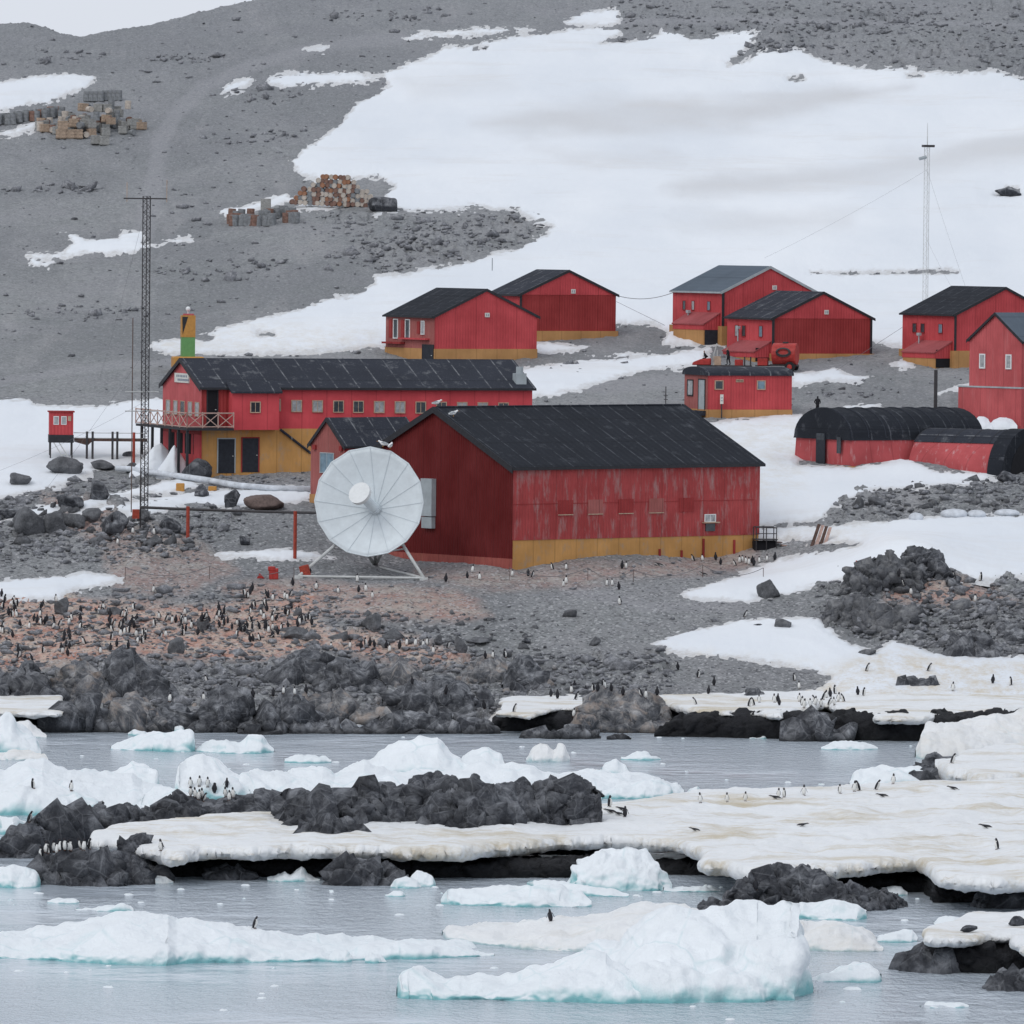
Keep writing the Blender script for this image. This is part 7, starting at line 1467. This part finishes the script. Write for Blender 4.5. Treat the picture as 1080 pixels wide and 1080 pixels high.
# single ones that can be told apart
for px, py, f, k, lb in [
    (268, 978, 'r', 'lean', 'lone penguin standing on the long lower left floe'), (581, 972, 'b', 'lean', 'lone penguin bending on the pinkish floe behind the largest iceberg'), (797, 946, 'b', 'stand', 'lone penguin on the crest of the largest iceberg'),
    (1052, 896, 'l', 'stand', 'lone upright penguin near the right end of the snow shelf'), (1040, 874, 'l', 'lie', 'penguin lying on the shelf above the lone upright one at right'), (846, 872, 'r', 'lie', 'penguin lying on its belly in the middle right of the shelf'), (733, 877, 'l', 'lie', 'penguin lying on its belly alone right of the dark ridge'),
    (1005, 833, 'l', 'lie', 'penguin lying at the back edge of the shelf near the right rocks'), (931, 841, 'l', 'lie', 'small dark penguin lying behind the row on the shelf'), (35, 832, 'r', 'stand', 'lone dark penguin on the left ice mass'), (75, 835, 'fr', 'stand', 'white fronted penguin on the left ice mass'),
    (30, 868, 'r', 'lean', 'dark penguin bending on top of the leftmost reef rock'), (170, 898, 'fl', 'flap', 'lone penguin with open flippers on the left of the shelf beside the flat rock'),
    (643, 851, 'r', 'stand', 'upright penguin at the end of the dark ridge on the shelf'), (644, 858, 'l', 'lie', 'leftmost penguin lying beside the end of the dark ridge'), (652, 860, 'l', 'lie', 'second penguin lying beside the end of the dark ridge'), (659, 862, 'b', 'lean', 'penguin bending right of the two lying ones'), (656, 855, 'l', 'lie', 'penguin lying behind the bending one by the ridge end'),
    (739, 847, 'f', 'stand', 'leftmost pale fronted penguin in the row on the back of the shelf'), (767, 846, 'f', 'stand', 'second penguin from the left in the row on the back of the shelf'), (786, 845, 'f', 'stand', 'third penguin from the left in the row on the back of the shelf'), (818, 843, 'l', 'lie', 'penguin lying in front of the pair on the back of the shelf'),
    (821, 841, 'f', 'stand', 'left one of the pair on the back of the shelf'), (827, 841, 'fl', 'stand', 'right one of the pair on the back of the shelf'), (848, 839, 'f', 'flap', 'penguin with open flippers on the back of the shelf'), (886, 837, 'fr', 'stand', 'penguin standing on the low rock at the back of the shelf'), (901, 835, 'f', 'stand', 'pale penguin left of the leaning one on the shelf'),
    (906, 834, 'l', 'lean', 'leaning penguin on the back of the shelf near the right floe'), (924, 833, 'r', 'lean', 'penguin facing right at the back of the shelf'), (942, 827, 'f', 'stand', 'pale penguin on the flat floe left of the right rocks'), (1004, 805, 'r', 'lean', 'penguin on the right hand rocks below the tilted ice block'),
    (914, 708, 'r', 'lean', 'bent penguin alone in the snow left of the lower crag'), (979, 708, 'r', 'lean', 'leaning penguin alone in the snow in front of the crag'), (1047, 721, 'b', 'stand', 'upright dark penguin on the snow right of the pointed rock'), (1066, 723, 'l', 'stand', 'small upright penguin near the right edge of the snow'), (1005, 729, 'f', 'stand', 'penguin at the right end of the dark double rock'),
    (838, 718, 'r', 'stand', 'penguin on the gravel tongue above the shore snow'), (843, 727, 'f', 'stand', 'white fronted penguin at the lower edge of the gravel tongue'), (785, 651, 'r', 'lean', 'lone penguin at the back edge of the dirty snow'),
    (715, 707, 'b', 'stand', 'lone dark penguin upright on the beach below the snow tongue'), (736, 715, 'r', 'stand', 'penguin facing right on the beach below the snow tongue'), (753, 723, 'b', 'stand', 'dark penguin facing away on the beach near the shore snow'), (747, 732, 'b', 'stand', 'dark penguin nearest the shore snow on the beach'),
    (1029, 593+43, 'f', 'stand', 'pale penguin on the tan ground right of the crag'), (1034, 613, 'l', 'stand', 'penguin at the snow edge right of the crag'), (1007, 611, 'l', 'lean', 'dark penguin perched at the right shoulder of the crag'), (948, 610, 'b', 'stand', 'dark penguin in the hollow of the crag'), (954, 619, 'l', 'lean', 'leaning penguin in the hollow of the crag'), (961, 628, 'f', 'stand', 'white fronted penguin below the hollow of the crag'),
    (162, 625, 'f', 'stand', 'pale penguin standing alone behind the colony'), (654, 638, 'fl', 'flap', 'pale penguin alone in the middle of the beach'), (646, 618, 'f', 'stand', 'small pale penguin between the hall and the open beach'), (653, 660-38, 'b', 'stand', 'tiny dark penguin standing behind the pale one on the beach'),
    (592, 760, 'f', 'stand', 'white fronted penguin at the foot of the shore ledge'), (605, 757, 'f', 'stand', 'penguin right beside the big shore rock foot'), (542, 751, 'r', 'lean', 'bent penguin on the dirty snow ledge left of the big shore rock'), (511, 748, 'b', 'stand', 'dark penguin in front of the upright shore boulder')]:
    penguin(px, py, f, k, lb)
def bunch(lst, label, group):
    for q in lst: penguin(q[0], q[1], q[2], q[3] if len(q) > 3 else 'stand', label, group)
bunch([(44, 902, 'l'), (48, 900, 'fl'), (52, 901, 'l'), (57, 899, 'fl'), (60, 900, 'f'), (64, 899, 'l'), (68, 899, 'fl'), (72, 898, 'f'), (75, 899, 'fl'), (86, 896, 'l', 'lean'), (94, 896, 'r'), (88, 897, 'f')], 'penguin in the queue along the left end of the snow shelf', 'penguins queuing at the left of the shelf')
bunch([(201, 832, 'f'), (210, 831, 'f'), (219, 832, 'f'), (201, 840, 'f'), (206, 842, 'f'), (213, 843, 'f'), (214, 846, 'r', 'lean'), (209, 844, 'f'), (238, 841, 'f'), (242, 843, 'fl'), (246, 842, 'f', 'flap')], 'pale fronted penguin of the group behind the near ridge', 'pale penguins behind the near ridge')
bunch([(225, 838, 'b'), (226, 842, 'b'), (239, 834, 'b', 'flap')], 'black backed penguin of the group behind the near ridge', 'dark penguins behind the near ridge')
bunch([(868, 738, 'r', 'lean'), (876, 735, 'b'), (881, 732, 'r'), (890, 740, 'l', 'lean'), (860, 742, 'l', 'lean'), (905, 733, 'b'), (911, 734, 'r'), (846, 744, 'fr'), (874, 744, 'r', 'lean'), (820, 740, 'b'), (822, 744, 'b')], 'dark backed penguin of the crowd on the right shore snow', 'dark backed penguins on the right shore snow')
bunch([(843, 740, 'f'), (848, 747, 'f'), (855, 745, 'f', 'flap'), (860, 744, 'f', 'flap'), (866, 746, 'f'), (880, 744, 'f', 'flap'), (884, 740, 'f'), (872, 736, 'f')], 'white fronted penguin of the crowd on the right shore snow', 'white fronted penguins on the right shore snow')
bunch([(795, 744, 'l', 'lean'), (801, 741, 'f'), (817, 741, 'f'), (734, 743, 'l', 'lean'), (790, 745, 'r', 'lean')], 'penguin beside the small dark rock on the shore snow', 'penguins beside the small dark shore rock')
bunch([(606, 726, 'b', 'flap'), (603, 731, 'f'), (618, 732, 'b'), (581, 735, 'b'), (588, 737, 'b', 'flap'), (607, 738, 'r', 'lean')], 'penguin on the beach just left of the big shore rock', 'penguins left of the big shore rock')
bunch([(626, 729, 'l'), (630, 733, 'b'), (636, 727, 'r'), (638, 731, 'f'), (657, 735, 'b'), (677, 738, 'l', 'lean'), (681, 738, 'f'), (693, 742, 'b'), (645, 735, 'b')], 'penguin climbing on the big grey shore rock', 'penguins on the big shore rock')
bunch([(381, 685, 'b'), (386, 682, 'r'), (390, 682, 'b'), (395, 683, 'b'), (407, 684, 'b'), (421, 685, 'b'), (472, 684, 'r', 'lean')], 'dark backed penguin of the middle row on the beach', 'dark penguins of the middle row')
bunch([(369, 684, 'f'), (411, 688, 'f'), (429, 681, 'f'), (438, 682, 'f'), (446, 683, 'f'), (451, 681, 'fl'), (349, 685, 'f'), (457, 690, 'f'), (512, 696, 'b'), (520, 695, 'fl'), (533, 695, 'r')], 'pale fronted penguin of the middle row on the beach', 'pale penguins of the middle row')
bunch([(327, 605, 'b'), (309, 618, 'b'), (334, 622, 'fl'), (357, 626, 'f'), (377, 614, 'f'), (378, 625, 'b', 'lean'), (386, 624, 'f', 'flap'), (303, 633, 'f'), (393, 631, 'f'), (470, 614, 'b')], 'penguin on the gravel below the satellite dish', 'penguins below the dish')
bunch([(493, 610, 'b'), (498, 604, 'f'), (506, 612, 'f'), (540, 608, 'f'), (557, 608, 'b', 'lean'), (561, 609, 'r', 'lean'), (583, 601, 'l', 'lean'), (597, 601, 'f'), (656, 600, 'b'), (660, 600, 'f'), (640, 620-2, 'f'), (594, 619, 'f'), (597, 616, 'f'), (695, 597, 'l', 'lie')], 'penguin on the gravel along the wall of the big hall', 'penguins along the hall wall')
bunch([(732, 592, 'l', 'lean'), (741, 592, 'f', 'flap'), (755, 591, 'b'), (760, 596, 'b'), (776, 597, 'l', 'lean'), (780, 594, 'f'), (787, 595, 'f'), (793, 594, 'b'), (795, 597, 'b'), (801, 594, 'f'), (809, 592, 'f'), (817, 591, 'b'), (790, 596, 'f'), (742, 607, 'l', 'lie'), (783, 593, 'f')], 'penguin near the metal steps at the hall end', 'penguins near the metal steps')
bunch([(118, 552, 'b'), (132, 556, 'b'), (140, 563, 'f'), (124, 574, 'f'), (163, 564, 'fl'), (169, 573, 'b', 'lean'), (127, 563, 'f')], 'penguin among the rocks at the foot of the lattice mast', 'penguins under the lattice mast')
bunch([(311, 695+38, 'f'), (299, 733, 'f'), (288, 735, 'b', 'lean'), (323, 731, 'b'), (267, 736, 'b'), (274, 744, 'b'), (215, 740, 'f'), (219, 720, 'l', 'lean'), (179, 741, 'fl'), (435, 724, 'b'), (470, 735, 'b')], 'penguin standing among the black shore rocks', 'penguins among the shore rocks')
# the colony: scattered by hand-drawn outline
col_poly = np.array([(-10, 628), (60, 630), (90, 640), (130, 640), (160, 650), (200, 648), (240, 640), (262, 622), (300, 622), (322, 640), (330, 660), (300, 672), (262, 678), (232, 668), (200, 672), (150, 684), (110, 690), (70, 694), (40, 704), (-10, 700)], float)
pts = []; tries = 0; NI = 300-PC
while len(pts) < NI+120 and tries < 60000:
    tries += 1; px, py = random.uniform(-5, 330), random.uniform(622, 702)
    if sdf(np.array([px]), np.array([py]), col_poly)[0] < 0: continue
    dens = .25+.75*math.exp(-((py-(662 if px > 50 else 650))/13)**2)
    dens *= .25+.95*float(sstep(fbm(np.array([[px/11, py/7, 0.]]), 1.0, 2, 8), -.2, .15)[0])
    if random.random() > dens: continue
    if any((px-a)**2+((py-b)*1.3)**2 < 9 for a, b in pts): continue
    pts.append((px, py))
pts.sort(key=lambda q: -q[1]); crowd = []
for n_, (px, py) in enumerate(pts):
    dark = random.random() < .78; zone = 'left' if px < 110 else ('middle' if px < 215 else 'right')
    f = random.choice(['b', 'b', 'bl', 'br', 'l', 'r']) if dark else random.choice(['f', 'f', 'fl', 'fr']); k = random.choice(['stand', 'stand', 'lean', 'lean', 'stand', 'lie' if dark else 'flap', 'lie'])
    o = penguin(px, py, f, k, '%s penguin nesting in the %s part of the reddish colony' % ('dark backed' if dark else 'white fronted', zone), '%s penguins in the %s of the colony' % ('dark backed' if dark else 'white fronted', zone), sc=1.0)
    if n_ >= NI: crowd.append(o)
# the rest of the colony beyond the three hundred nearest: one object
bm = bmesh.new()
for o in crowd:
    me = o.data.copy(); me.transform(Matrix.LocRotScale(o.location, o.rotation_euler, o.scale)); bm.from_mesh(me); bpy.data.meshes.remove(me)
c = crowd[0].location.copy(); bmesh.ops.translate(bm, verts=bm.verts, vec=-c); me = bpy.data.meshes.new('penguin_crowd'); bm.to_mesh(me); bm.free()
for q in ('penguin_black', 'penguin_white', 'beak_brown'): me.materials.append(MAT[q])
for o in crowd: bpy.data.objects.remove(o)
o = bpy.data.objects.new('penguin_crowd', me); COL.objects.link(o); o.location = c; tag(o, 'far back rows of nesting penguins massed on the reddish colony ground', 'penguins', kind='stuff')
print('PENGUINS', PC, len(crowd))
